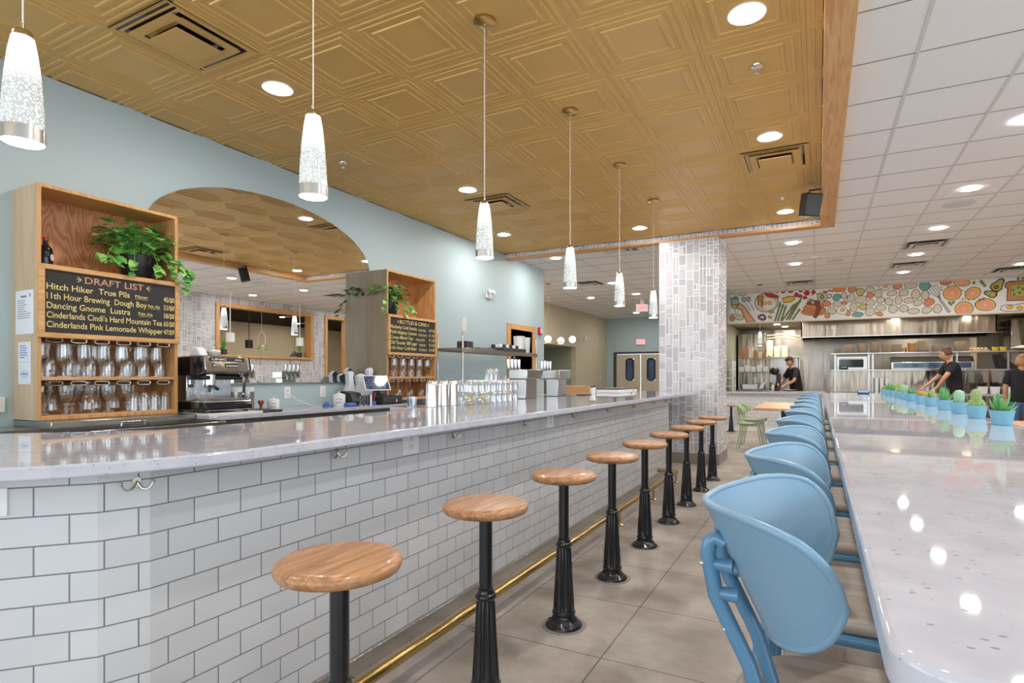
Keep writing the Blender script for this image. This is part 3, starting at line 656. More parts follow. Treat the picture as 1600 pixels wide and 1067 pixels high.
# ---------------------------------------------------------------- right-hand counter with blue chairs
rc = thing('quartz_counter', 'long white quartz counter table on the right, lined by blue chairs', 'counter', (.42, 4.3, 0))
m = MB(); P = rrect(.05 - .42, .79 - .42, .497 - 4.3, 8.3 - 4.3, .055, 8); m.prism(P, .997, 1.035); m.build('worktop', M['quartz'], rc, bevel=.007, bseg=3)
m = MB(); m.box(.12, .2, -3.5, 3.9, 0, .997); m.build('support_wall', M['white_paint'], rc)
m = MB(); m.box(-.22, .2, 3.78, 3.84, 0, .997); m.build('end_panel', M['char'], rc)
KN = (0, .3, .55, .75, .9, 1.0); KT = (1.0418, 1.0489, 1.0547, 1.043, 1.003, .957); KB = (.835, .843, .8565, .880, .915, .953)
def mk_chair(lab, loc):
    """bar-height chair, faces +X; the back is a slice of a bowl wrapped round the sitter"""
    t = thing('bar_chair', lab, 'chair', loc, 0, 'blue chairs along the quartz counter')
    def pt(u, w, off=0.0):
        s = u * 2 - 1; q = w * 2 - 1
        S_ = abs(s)
        def cr(K):
            i = max(k for k in range(6) if KN[k] <= S_ + 1e-9); i = min(i, 4); u_ = (S_ - KN[i]) / (KN[i + 1] - KN[i])
            sl = lambda j: 0.0 if j == 0 else ((K[j + 1] - K[j - 1]) / (KN[j + 1] - KN[j - 1]) if j < 5 else (K[5] - K[4]) / .1 * 1.6)
            h = KN[i + 1] - KN[i]
            return K[i] * (2 * u_ ** 3 - 3 * u_ ** 2 + 1) + K[i + 1] * (3 * u_ ** 2 - 2 * u_ ** 3) + h * (sl(i) * (u_ ** 3 - 2 * u_ ** 2 + u_) + sl(i + 1) * (u_ ** 3 - u_ ** 2))
        zt, zb = cr(KT), cr(KB)
        z = zb + (zt - zb) * w
        g = 1 - (1.05 - z) / .195 * .465
        ph = s * 1.672
        a, b = .202 * g + off, .260 * g + off
        cc, ss = cos(ph), sin(ph); q_ = 1.31
        return (.142 - a * math.copysign(abs(cc) ** q_, cc), b * math.copysign(abs(ss) ** q_, ss), z)
    m = MB()
    us = 49; ws = 13
    ease = lambda u: .5 - .5 * cos(pi * u)
    e2 = lambda u: .6 * ease(u) + .4 * u
    f1 = lambda u, w: pt(e2(u), w, 0); f2 = lambda u, w: pt(e2(u), w, -.009)
    m.grid(f1, us, ws); o = len(m.v); m.grid(f2, us, ws)
    # rim, a slightly fatter rolled edge
    rim = [pt(e2(i / (us - 1)), 1, -.0045) for i in range(us)] + [pt(e2(1 - i / (us - 1)), 0, -.0045) for i in range(1, us - 1)]
    m.tube(rim, .0062, 8, closed=True)
    m.open = True
    m.build('backrest', M['blue'], t, ang=70)
    # two bent uprights behind the shell
    for s in (-1, 1):
        m = MB(); y = s * .062
        m.tube([(-.012, y, .985), (-.026, y, .993), (-.035, y, .985), (-.038, y, .965), (-.026, y, .90), (.024, y, .80), (.05, y, .715), (.07, y, .69), (.11, y, .674)], .0125, 10); u = m.build('upright', M['bluemetal'], t)
        for zz, xx in ((.95, -.034), (.905, -.026)):
            m = MB(); m.lathe([(.008, 0), (.010, .006), (.012, .028), (.012, .034)], mtx=Matrix.Translation((xx + .0, y, zz)) @ Matrix.Rotation(pi / 2, 4, 'Y'), seg=12); m.build('mount', M['bluemetal'], u)
        m = MB()
        for zz, xx in ((.95, -.034), (.85, .002)): m.sphere((xx - .0125, y - .004, zz), .005, 8, 6)
        m.build('screw', M['chrome'], u)
    for sx, sy in ((-1, -1), (-1, 1), (1, -1), (1, 1)):
        m = MB()
        m.tube([(.17 + sx * .1, sy * .17, .684), (.17 + sx * .155, sy * .185, .676), (.17 + sx * .172, sy * .19, .66), (.17 + sx * .205, sy * .215, .02), (.17 + sx * .206, sy * .215, 0)], [.0125, .0125, .0125, .011, .011], 10); m.build('leg', M['bluemetal'], t)
    for sy in (-1, 1):
        m = MB(); m.tube([(.02, sy * .19, .676), (.32, sy * .19, .676)], .0125, 10); r = m.build('side_rail', M['bluemetal'], t)
        m = MB(); 
        for x in (.1, .27): m.lathe([(.010, -.026), (.014, -.012), (.014, .0)], (x, sy * .19, .676), 10)
        m.build('glide', M['clear'], r)
    m = MB(); z = .24; f = .204; m.tube([(.17 - f, -.2, z), (.17 + f, -.2, z), (.17 + f, .2, z), (.17 - f, .2, z)], .009, 8, closed=True); m.build('foot_ring', M['bluemetal'], t)
    m = MB(); P = []
    for k in range(48):
        a = 2 * pi * k / 48; c, s_ = cos(a), sin(a); n = 3.0
        P.append((.2 + .21 * abs(c) ** (2 / n) * (1 if c > 0 else -1), .2 * abs(s_) ** (2 / n) * (1 if s_ > 0 else -1)))
    m.prism(P, .690, .722); m.build('seat', M['seatpad'], t, bevel=.012, bseg=3)
    return t
CY = [1.0, 1.6, 2.23, 2.86, 3.6, 4.3, 5.05, 5.85, 6.7, 7.5]
c0 = None
for k, y in enumerate(CY):
    w = 'nearest the camera' if k == 0 else 'farthest from the camera' if k == 9 else ORD[k] + ' from the camera along the counter'
    lab = 'blue shell-backed bar chair, ' + w
    if c0 is None: c0 = mk_chair(lab, (-.12, y, 0))
    else: dup(c0, (-.12, y, 0), None, lab)
# ---------------------------------------------------------------- back-bar shelving with chalkboards
CX = -4.37; DEP = .32
def cabinet(name, lab, y0, y1, sidemat):
    w = y1 - y0; t = thing(name, lab, 'shelving cabinet', (CX, y0, .97))
    Z1 = 1.5; k = .022
    m = MB(); m.box(-DEP, 0, 0, k, 0, Z1); m.build('side_panel', [sidemat], t, bevel=.001)
    m = MB(); m.box(-DEP, 0, w - k, w, 0, Z1); m.build('side_panel', M['oakz'], t, bevel=.001)
    m = MB(); m.box(-DEP, 0, k, w - k, Z1 - k, Z1); m.build('top_panel', M['oaktrim'], t, bevel=.001)
    m = MB(); m.box(-DEP, 0, k, w - k, 0, .03); m.build('shelf', M['oaktrim'], t, bevel=.001)
    m = MB(); m.box(-DEP, 0, k, w - k, .255, .277); m.build('shelf', M['oaktrim'], t, bevel=.001)
    m = MB(); m.box(-DEP, 0, k, w - k, .535, .557); m.build('shelf', M['oaktrim'], t, bevel=.001)
    m = MB(); m.box(-DEP, 0, k, w - k, .965, .987); m.build('shelf', M['oaktrim'], t, bevel=.001)
    m = MB(); m.box(-DEP + .002, -DEP + .014, k, w - k, .03, Z1 - k); m.build('back_panel', M['ply'], t)
    m = MB(); 
    for (a0, a1, b0, b1) in ((0, w, 0, .022), (0, w, Z1 - .022, Z1), (0, .022, .022, Z1 - .022), (w - .022, w, .022, Z1 - .022)): m.box(0, .006, a0, a1, b0, b1)
    m.build('face_frame', M['oakz'], t, bevel=.001)
    for lv in (.533, .253):
        for q in range(6):
            yc = w * (.11 + .155 * q); m = MB(); hw = .045
            zz = lv - .012
            zz = lv - .018
            m.tube([(-.008, yc + hw * math.copysign(abs(cos(a)) ** .6, cos(a)), zz + .013 * math.copysign(abs(sin(a)) ** .8, sin(a))) for a in [2 * pi * i / 24 for i in range(24)]], .0042, 6, closed=True)
            for s in (-1, 1): m.tube([(-DEP + .02, yc + s * hw, zz + .004), (-.008, yc + s * hw, zz + .004)], .004, 6)
            m.build('glass_rack', M['chrome'], t)
    return t
cabinet('shelving_cabinet', 'tall plywood cabinet with draft list chalkboard and stemware, left of the mirror', 1.745, 2.617, M['plyside'])
cabinet('shelving_cabinet', 'tall plywood cabinet with smaller bottle list chalkboard, right of the mirror', 4.962, 5.874, M['plygrey'])
def chalkboard(name, lab, y0, y1, title, lines, prices, notes):
    w = y1 - y0; t = thing(name, lab, 'chalkboard', (CX + .007, y0, 1.497)); hh = .465; f = .032
    m = MB(); m.box(0, .012, f, w - f, f, hh - f); m.build('slate', M['board'], t)
    m = MB()
    m.prism([(0, 0), (w, 0), (w - f, f), (f, f)], 0, .024, 'x'); m.prism([(0, hh), (f, hh - f), (w - f, hh - f), (w, hh)], 0, .024, 'x'); m.prism([(0, 0), (f, f), (f, hh - f), (0, hh)], 0, .024, 'x'); m.prism([(w, 0), (w, hh), (w - f, hh - f), (w - f, f)], 0, .024, 'x')
    m.build('frame', M['oaktrim'], t, bevel=.002)
    ua, va = (0, 1, 0), (0, 0, 1); X = .0128
    m = MB(); zt = hh - f - .062
    tw = w * .42 if len(title) < 12 else w * .55
    m.text(title, (X, w * .5, zt), ua, va, .062, tw, align='C')
    m.build('title_lettering', M['chalkred'] if 'DRAFT' in title else M['chalk'], t)
    m = MB()
    for s, yy in ((-1, w * .5 - tw / 2 - .02), (1, w * .5 + tw / 2 + .02)):
        for a in (-.7, 0, .7): m.tube([(X, yy, zt + .02), (X, yy + s * .028 * cos(a), zt + .02 + .028 * sin(a))], .0022, 5)
    m.build('ray_marks', M['chalk'], t)
    for k, (ln, wd) in enumerate(lines):
        m = MB(); z = zt - .062 - k * .0605
        m.text(ln, (X, f + .011, z), ua, va, .056, wd * w); m.build('menu_lettering', M['chalk'], t)
        m = MB(); m.text(prices[k], (X, w - f - .004, z), ua, va, .05, .088 * w if len(prices[k]) < 6 else .13 * w, align='R'); m.build('price_lettering', M['chalk'], t) 
        if notes[k]:
            nt, n0, n1 = notes[k]; m = MB(); m.text(nt, (X, n0 * w, z + .006), ua, va, .03, (n1 - n0) * w)
            m.tube([(X, (n0 + (n1 - n0) * i / 12) * w, z - .003 + .0025 * (i % 2)) for i in range(13)], .0014, 5); m.build('style_note', M['chalk'], t)
    return t
chalkboard('chalkboard', 'framed draft list chalkboard across the left cabinet', 1.745, 2.617, 'DRAFT LIST',
           [('Hitch Hiker  True Pils', .555), ('11th Hour Brewing  Dough Boy', .685), ('Dancing Gnome  Lustra', .56), ('Cinderlands Cindi\'s Hard Mountain Tea', .808), ('Cinderlands Pink Lemonade Whipper', .815)],
           ['45/$8', '53/$8', '58/$8', '65/$8', '47/$9'], [('Pilsner', .645, .745), ('Pale Ale', .745, .84), ('Pale Ale', .67, .78), None, None])
chalkboard('chalkboard', 'framed bottles and cans chalkboard across the right cabinet', 4.962, 5.874, 'BOTTLES & CANS',
           [('Modavity Cold Snacks', .52), ('PAAR Allegheny Common', .52), ('Coven Mimri Van', .44), ('Old Thunder 380 Lager', .53), ('11th Hour Cold Beer', .52)],
           ['4.9 $5', '6.1 $5', '9.1 $9', '4.3 $5', '6.4 $9'], [('American Lager', .6, .76), ('California Common', .6, .78), ('Hazy IPA', .55, .74), ('Helles Lager', .62, .76), ('Kolsch', .62, .78)])
# arched mirror
def arch(y0, y1, z0, zs, za, n=28):
    c = (y0 + y1) / 2; a = (y1 - y0) / 2
    return [(y0, z0), (y1, z0)] + [(c + a * cos(pi * i / n), zs + (za - zs) * sin(pi * i / n) ** .9) for i in range(n + 1)]
mr = thing('arched_mirror', 'large arched wall mirror between the two shelving cabinets', 'mirror', (XW, 3.79, 1.19))
m = MB(); A = [(y - 3.79, z - 1.19) for y, z in arch(2.55, 5.03, 1.19, 2.42, 2.975)]; m.prism(A, .001, .009, 'x'); m.build('mirror_pane', M['mirror'], mr, ang=20)
m = MB(); m.box(.0, .016, 2.62 - 3.79, 4.96 - 3.79, -.014, .0); m.build('bottom_rail', M['steel'], mr)
# ---------------------------------------------------------------- glassware
def lathe_glass(name, prof, lab, loc, grp, flip=None, cat='glass', mat='glass', seg=14):
    m = MB(); p = prof if not flip else [(r, flip - z) for r, z in reversed(prof)]
    m.lathe(p, seg=seg, cap=False); m.open = True
    return tag(m.build(name, M[mat], None, loc, ang=50), lab, cat, grp)
TULIP = [(0, .0), (.034, .002), (.034, .005), (.008, .010), (.006, .05), (.012, .062), (.030, .088), (.036, .125), (.036, .17), (.033, .218)]
GOBLET = [(0, .0), (.032, .002), (.032, .006), (.010, .012), (.009, .02), (.0165, .028), (.0165, .033), (.009, .042), (.009, .05), (.017, .058), (.017, .063), (.012, .074), (.03, .10), (.038, .13), (.040, .168), (.041, .188)]
WINE = [(0, .0), (.034, .002), (.034, .004), (.006, .009), (.0045, .095), (.012, .104), (.032, .128), (.038, .158), (.034, .2), (.031, .218)]
TUMBLER = [(0, .004), (.028, .0), (.030, .003), (.034, .05), (.038, .135)]
def glass_row(prof, hgt, y0, y1, n, zsh, xs, lab, grp, flips, name, ltop):
    base = None
    for k in range(n):
        fl = flips(k); x = xs[k % len(xs)]; y = y0 + (y1 - y0) * k / (n - 1)
        key = 'upside-down' if fl else 'upright'
        z = zsh if not fl else (ltop - hgt if fl == 'hang' else zsh)
        l = '%s %s, %s from left %s' % ('hanging' if fl == 'hang' else key, lab[0], ORD[k], lab[1])
        if fl not in (base or {}):
            base = base or {}; base[fl] = lathe_glass(name, prof, l, (x, y, z + .0005), grp, hgt if fl else None)
        else:
            o = base[fl].copy(); COL.objects.link(o); o.location = (x, y, z + .0005); o['label'] = l
alt = lambda k: None if k % 2 == 0 else 'up'
glass_row(TULIP, .218, 1.80, 2.56, 14, .97 + .277, (CX - .07, CX - .13), ('beer glass', 'on the draft cabinet upper shelf'), 'stemmed beer glasses in the left cabinet', alt, 'stemmed_beer_glass', 0)
glass_row(TULIP, .218, 1.83, 2.50, 9, .97 + .277, (CX - .22, CX - .25), ('beer glass', 'in the draft cabinet upper back row'), 'stemmed beer glasses in the left cabinet', alt, 'stemmed_beer_glass', 0)
glass_row(GOBLET, .188, 1.805, 2.30, 9, 1.0, (CX - .06, CX - .13), ('goblet', 'on the draft cabinet bottom shelf'), 'goblets in the left cabinet', lambda k: None if k % 3 != 1 else 'hang', 'goblet', 1.214)
glass_row(GOBLET, .188, 1.83, 2.26, 6, 1.0, (CX - .23,), ('goblet', 'in the draft cabinet bottom back row'), 'goblets in the left cabinet', lambda k: None if k % 3 != 1 else 'hang', 'goblet', 1.214)
glass_row(TUMBLER, .135, 2.345, 2.555, 4, 1.0, (CX - .06,), ('tumbler', 'at the right of the draft cabinet bottom shelf'), 'tumblers in the left cabinet', lambda k: 'up', 'tumbler', 0)
glass_row(TUMBLER, .135, 2.37, 2.53, 3, 1.0, (CX - .15,), ('tumbler', 'in the draft cabinet bottom shelf second row'), 'tumblers in the left cabinet', lambda k: 'up', 'tumbler', 0)
glass_row(TULIP, .218, 5.02, 5.80, 11, .97 + .277, (CX - .07, CX - .14), ('beer glass', 'on the bottle cabinet upper shelf'), 'stemmed beer glasses in the right cabinet', alt, 'stemmed_beer_glass', 0)
glass_row(WINE, .218, 5.03, 5.80, 8, 1.0, (CX - .08, CX - .16), ('wine glass', 'from the bottle cabinet lower rack'), 'wine glasses in the right cabinet', lambda k: 'hang', 'wine_glass', 1.214)
# brown bottle at the left of the top shelf
bt_ = thing('bottle', 'dark brown bottle with round cream label on the left cabinet top shelf', 'bottle', (CX - .06, 1.815, .97 + .987))
m = MB(); m.lathe([(0, 0), (.036, .0), (.038, .005), (.038, .10), (.034, .118), (.016, .138), (.0135, .145), (.0135, .172)], seg=24); m.build('body', M['blackgloss'], bt_)
m = MB(); m.lathe([(.0145, .168), (.0155, .172), (.0155, .186), (.0, .188)], seg=16); m.build('cap', M['red'], bt_)
m = MB(); m.lathe([(.021, 0), (.021, .002), (0, .0022)], mtx=Matrix.Translation((.028, .024, .058)) @ Matrix.Rotation(radians(42), 4, 'Z') @ Matrix.Rotation(pi / 2, 4, 'Y'), seg=18); m.build('label', M['plate'], bt_)
# ---------------------------------------------------------------- trailing plants
def leaf(mb, base, d, up, L, mat=0, holes=True):
    """heart-shaped leaf with split sides, folded along its midrib"""
    d = Vector(d).normalized(); s = d.cross(Vector(up)); s = s.normalized() if s.length > 1e-3 else d.orthogonal(); n = s.cross(d)
    B = Vector(base)
    prof = [(0, 0), (-.06, .2), (.04, .36), (.2, .45), (.3, .30), (.36, .45), (.48, .40), (.54, .26), (.6, .36), (.72, .27), (.78, .16), (.88, .12), (1, 0)]
    if not holes: prof = [(0, 0), (-.05, .2), (.06, .36), (.25, .42), (.5, .34), (.75, .18), (1, 0)]
    mid = [B + d * (L * max(t, 0)) + n * (-.18 * L * max(t, 0) ** 2) for t, _ in prof]
    for sg in (-1, 1):
        ed = [B + d * (L * t) + s * (sg * w * L) + n * (.10 * L * w - .18 * L * max(t, 0) ** 2) for t, w in prof]
        vs = mid + ed; k = len(prof); fs = [(i, i + 1, k + i + 1, k + i) if sg < 0 else (i, k + i, k + i + 1, i + 1) for i in range(k - 1)]
        mb.add(vs, fs, mat)
def trailing_plant(name, lab, loc, scale, seed, trails, front=True):
    r = random.Random(seed); t = thing(name, lab, 'potted plant', loc)
    R, Hh = .105 * scale, .17 * scale
    m = MB(); m.lathe([(0, 0), (R * .78, 0), (R * .82, .005), (R, Hh * .85), (R * 1.02, Hh), (R * .93, Hh), (R * .9, Hh * .9), (0, Hh * .9)], seg=32); m.build('pot', M['black'], t)
    m = MB(); m.open = True
    for k in range(60):
        a = r.random() * 2 * pi; q = R * .95 * r.random() ** .4
        m.tube([(q * cos(a), q * sin(a), Hh * .9), (q * cos(a + .3), q * sin(a + .3), Hh + .012 * r.random() + .006), ((q + .012) * cos(a + .5), (q + .012) * sin(a + .5), Hh + .002)], .0016, 4)
    m.lathe([(0, Hh * .92), (R * .92, Hh * .92), (R * .94, Hh * .95), (0, Hh * 1.0)], seg=20)
    m.build('moss', M['soil'], t)
    f = MB(); f.open = True; st = MB()
    for k in range(int(150 * scale)):
        a = r.random() * 2 * pi; el = r.uniform(.45, 1.45); Ln = r.uniform(.07, .25) * scale
        b = Vector((R * .6 * cos(a) * r.random(), R * .6 * sin(a) * r.random(), Hh * .95))
        e = b + Vector((cos(a) * cos(el), sin(a) * cos(el), sin(el))) * Ln
        e.x = max(e.x, -DEP / 2 + .03 if loc[0] < -4 else -9)
        st.tube([b, (b + e) / 2 + Vector((0, 0, .02 * scale)), e], .0018, 4)
        d = Vector((cos(a + r.uniform(-.6, .6)), sin(a + r.uniform(-.6, .6)), r.uniform(-.7, .35)))
        d.x += .35
        leaf(f, e, d, (0, 0, 1), r.uniform(.06, .095) * scale, r.random() < .35, True)
    for (dy, dx, drop, n) in trails:
        P = [Vector((R * .5, dy * .4, Hh * .98)), Vector((R * .8 + dx * .5, dy * .8, Hh + .03)), Vector((R * .9 + dx, dy, Hh * .6)), Vector((R * .9 + dx * 1.05, dy * 1.08, Hh - drop * .6)), Vector((R * .9 + dx, dy * 1.12, Hh - drop))]
        st.tube(P, .0022, 5)
        for i in range(n):
            u = (i + .6) / n * 3.6 + .4; k = min(int(u), 3); q = P[k].lerp(P[k + 1], u - k)
            a = r.uniform(-1.3, 1.3); leaf(f, q, (cos(a) * .7 + .2, sin(a), r.uniform(-1, -.1)), (.6, 0, .8), r.uniform(.05, .075) * scale, r.random() < .3, True)
    f.build('foliage', [M['leaf'], M['leaf2']], t); st.build('stems', M['leaf2'], t)
    return t
trailing_plant('trailing_plant', 'leafy trailing plant in black pot on the draft list cabinet', (CX - .13, 2.40, .97 + .9875), 1.05, 11, [(-.26, .0, .06, 7), (-.20, .04, .10, 7), (-.10, .06, .17, 6), (.06, .06, .14, 6), (.18, .05, .18, 9), (.25, .04, .22, 12), (.29, .02, .12, 12), (.24, .0, .06, 10)])
trailing_plant('trailing_plant', 'smaller trailing plant in black pot on the bottles cabinet', (CX - .12, 5.14, .97 + .9875), .98, 23, [(-.24, .06, .18, 5), (-.05, .06, .1, 7), (.1, .06, .16, 6), (.22, .03, .05, 8), (.3, .02, .14, 5)])
# notices taped to the plywood side
for nm, lab, x0, x1, z0, z1, big in (('paper_notice', 'larger printed notice taped high on the plywood cabinet side', CX - .27, CX - .035, 1.52, 1.80, 1), ('paper_notice', 'small blue-inked receipt taped on the plywood cabinet side', CX - .235, CX - .07, 1.20, 1.47, 0)):
    t = thing(nm, lab, 'notice', (x0, 1.7446, z0)); w, h = x1 - x0, z1 - z0
    m = MB(); m.box(0, w, -.0016, -.0004, 0, h); m.build('sheet', M['paper'], t)
    m = MB(); r = random.Random(3 + big)
    if big:
        m.box(w * .3, w * .62, -.0022, -.0016, h * .84, h * .88); m.box(w * .78, w * .84, -.0022, -.0016, h * .84, h * .92)
        for k in range(9):
            z = h * (.76 - .05 * k); m.box(w * .1, w * (.1 + r.uniform(.35, .8)), -.0022, -.0016, z, z + .004)
    else:
        for k in range(6): z = h * (.90 - .055 * k); m.box(w * .12, w * r.uniform(.5, .9), -.0022, -.0016, z, z + .005)
        m.box(w * .12, w * .8, -.0022, -.0016, h * .52, h * .525)
        m.tube([(w * .5 + w * .28 * cos(a), -.0018, h * .24 + h * .07 * sin(a)) for a in [2 * pi * i / 16 for i in range(16)]], .0015, 4, closed=True); m.box(w * .3, w * .7, -.0022, -.0016, h * .225, h * .255)
    m.build('print', M['ink'] if big else M['inkblue'], t)
# ---------------------------------------------------------------- back counter, cooler and what stands on them
bc = thing('back_counter', 'low back-bar counter with quartz top and dark doors under the mirror', 'counter', (-4.37, 3.8, 0))
m = MB(); m.box(-.315, .32, -1.14, 1.17, .915, .95); m.build('worktop', M['quartz'], bc, bevel=.004)
m = MB(); m.box(-.315, .27, -1.13, 1.0, .1, .915); m.build('body', M['char'], bc)
m = MB(); m.box(.27, .275, -1.13, 1.0, .86, .915); m.build('top_rail', M['steel'], bc)
for q in range(4):
    m = MB(); y = -1.12 + .53 * q; m.box(.272, .292, y, y + .51, .12, .85); d = m.build('door', M['black'], bc, bevel=.004)
    l = MB(); l.box(.292, .31, y + .44, y + .47, .78, .84); l.tube([(.30, y + .43, .82), (.325, y + .455, .80), (.30, y + .48, .82)], .006, 6); l.build('latch', M['chrome'], d)
cl = thing('bottle_cooler', 'steel and black bottle cooler with sliding lids below the draft cabinet', 'cooler', (-4.3, 1.95, 0))
m = MB(); m.box(-.385, .46, -.75, .70, .05, .90); m.build('body', M['black'], cl, bevel=.006)
m = MB(); m.box(-.385, .46, -.75, .70, .90, .925); m.box(-.385, .10, -.2, .70, .925, .968); m.build('steel_top', M['steel'], cl, bevel=.004)
m = MB(); m.box(.11, .45, -.12, .69, .925, .933); d = m.build('lid', M['black'], cl, bevel=.003)
m = MB(); m.tube([(.36, .06, .933), (.36, .06, .96), (.36, .2, .96), (.36, .2, .933)], .006, 8); m.build('handle', M['chrome'], d)
m = MB(); m.box(.11, .45, -.74, -.13, .925, .933); d = m.build('lid', M['black'], cl, bevel=.003)
st_ = MB(); st_.lathe([(.035, 0), (.035, .0008), (0, .001)], seg=24)
# espresso machine
em = thing('espresso_machine', 'chrome espresso machine on the back counter right of the draft cabinet', 'espresso machine', (-4.30, 2.86, .988))
m = MB(); m.prism([(-.20, -.0), (.20, .0), (.20, .03), (.19, .075), (-.20, .075)], -.19, .19, 'y'); m.build('drip_base', M['chrome'], em, bevel=.004)
m = MB(); m.box(-.18, .195, -.17, .17, .0755, .083)
for k in range(9): m.box(.02, .19, -.165 + .037 * k, -.15 + .037 * k, .083, .088)
m.build('drip_grate', M['steel'], em)
m = MB(); m.prism([(-.20, .0755), (-.05, .0755), (-.05, .27), (-.20, .27)], -.185, .185, 'y'); m.build('rear_housing', M['chrome'], em, bevel=.004)
m = MB(); m.prism([(-.20, .27), (.09, .27), (.155, .285), (.185, .31), (.165, .42), (-.20, .42)], -.19, .19, 'y'); hd_ = m.build('head', M['chrome'], em, bevel=.006)
m = MB(); m.prism([(.183, .29), (.186, .31), (.1665, .412), (.16, .412), (.178, .31)], -.18, .17, 'y'); m.build('front_panel', M['steelwarm'], hd_)
mt = Matrix.Translation((.1775, -.0, .372)) @ Matrix.Rotation(radians(-10), 4, 'Y')
m = MB(); m.obox(Matrix.Translation((.1735, .0, .393)) @ Matrix.Rotation(radians(-11), 4, 'Y'), .006, .29, .03); m.build('name_strip', M['black'], hd_)
m = MB(); m.text('UNIC', (.1785, -.13, .386), (0, 1, 0), (-.18, 0, 1), .022, .12); m.text('mira', (.1785, .06, .386), (0, 1, 0), (-.18, 0, 1), .02, .055); m.build('lettering', M['white'], hd_)
m = MB(); m.obox(Matrix.Translation((.179, .03, .348)) @ Matrix.Rotation(radians(-11), 4, 'Y'), .006, .11, .03); m.obox(Matrix.Translation((.179, -.115, .348)) @ Matrix.Rotation(radians(-11), 4, 'Y'), .006, .022, .03); m.build('button_panel', M['black'], hd_)
m = MB()
for k in range(6): m.obox(Matrix.Translation((.1835, -.012 + .017 * k, .344)) @ Matrix.Rotation(radians(-11), 4, 'Y'), .004, .010, .008)
m.obox(Matrix.Translation((.1835, -.115, .348)) @ Matrix.Rotation(radians(-11), 4, 'Y'), .004, .010, .016)
m.build('buttons', M['white'], hd_)
m = MB(); m.box(-.05, .12, -.17, .17, .235, .27); m.build('group_block', M['black'], em, bevel=.006)
m = MB(); m.prism([(-.199, .004), (.203, .004), (.203, .028), (.192, .066), (-.199, .066)], -.192, .192, 'y'); m.build('base_panel', M['blackgloss'], em, bevel=.002)
m = MB(); m.prism([(-.195, .27), (.10, .272), (.19, .31), (.165, .415), (-.195, .41)], -.196, -.189, 'y'); m.build('side_panel', M['blackgloss'], em, bevel=.001)
m = MB(); m.prism([(-.195, .27), (.10, .272), (.19, .31), (.165, .415), (-.195, .41)], .19, .196, 'y'); m.build('side_panel', M['blackgloss'], em, bevel=.001)
for y in (-.085, ):
    m = MB(); m.lathe([(.045, .2), (.045, .275)], (.08, y, 0), 24); m.lathe([(.036, .172), (.039, .178), (.039, .2), (0, .2)], (.08, y, 0), 24); g = m.build('brew_group', M['chrome'], em)
    m = MB(); m.tube([(.115, y, .186), (.15, y - .01, .18), (.22, y - .03, .165)], [.008, .013, .012], 10); m.build('filter_handle', M['black'], g)
m = MB(); m.tube([(.12, .14, .28), (.15, .15, .25), (.165, .15, .16), (.17, .14, .115)], .006, 8); w_ = m.build('steam_wand', M['chrome'], em)
m = MB(); m.lathe([(.014, 0), (.018, .01), (.018, .03), (.01, .036)], (.19, .15, .255), 12); m.build('steam_knob', M['black'], em)
m = MB(); m.tube([(.168, .148, .21), (.17, .142, .13)], .011, 8); m.build('wand_grip', M['black'], w_)
for sx, sy in ((-1, -1), (-1, 1), (1, -1), (1, 1)):
    m = MB(); m.lathe([(.018, -.018), (.018, 0)], (sx * .17, sy * .16, 0), 12); m.build('foot', M['char'], em)
for k, y in enumerate((-.14, -.07)):
    o = lathe_glass('shot_glass', [(0, .003), (.017, 0), (.019, .004), (.024, .05)], '%s shot glass on the espresso machine drip grate' % ('left' if not k else 'right'), (-4.30 + .06, 2.86 + y, .988 + .0885), 'shot glasses on the espresso machine')
cp = thing('sugar_bowl', 'white lidded bowl on top of the espresso machine', 'bowl', (-4.36, 2.90, .988 + .4205)); m = MB(); m.lathe([(0, 0), (.03, 0), (.05, .03), (.052, .042), (0, .042)], seg=24); m.build('bowl', M['ceramic'], cp); m = MB(); m.lathe([(.054, .0425), (.05, .05), (.012, .062), (.006, .066), (.011, .074), (.009, .082), (0, .084)], seg=24); m.build('lid', M['ceramic'], cp)
m = MB(); m.prism([(-.07, 0), (.08, 0), (.04, .06), (.0, .075), (-.05, .04)], -.035, .03, 'y'); tag(m.build('bar_towel', M['paper'], None, (-4.33, 2.76, .988 + .421), .012), 'crumpled white towel on top of the espresso machine', 'towel')
m = MB(); m.lathe([(0, 0), (.022, 0), (.025, .012), (.022, .05), (0, .055)], seg=14); tag(m.build('syrup_cap', M['red'], None, (-4.42, 2.80, .988 + .421)), 'dark red jar at the back on top of the espresso machine', 'jar')
sl = thing('machine_plinth', 'white slab with dark end under the espresso machine', 'slab', (-4.28, 2.95, .95)); m = MB(); m.box(-.22, .225, -.29, .17, .0005, .0195); m.build('slab', M['white'], sl, bevel=.002); m = MB(); m.box(-.05, .225, .1705, .36, .0005, .022); m.build('knock_box', M['char'], sl, bevel=.002)
ZC = .9505
def canister(lab, x, y):
    t = thing('coffee_canister', lab, 'canister', (x, y, ZC), 0, 'steel canisters beside the espresso machine')
    m = MB(); m.lathe([(0, 0), (.055, 0), (.056, .004), (.056, .17), (0, .17)], seg=24); m.build('body', M['steel'], t)
    m = MB(); m.lathe([(.0575, .165), (.0575, .20), (.05, .205), (0, .206)], seg=24); m.build('lid', M['paper'], t)
canister('left steel canister with white lid right of the espresso machine', -4.52, 3.20); canister('right steel canister with white lid right of the espresso machine', -4.54, 3.335)
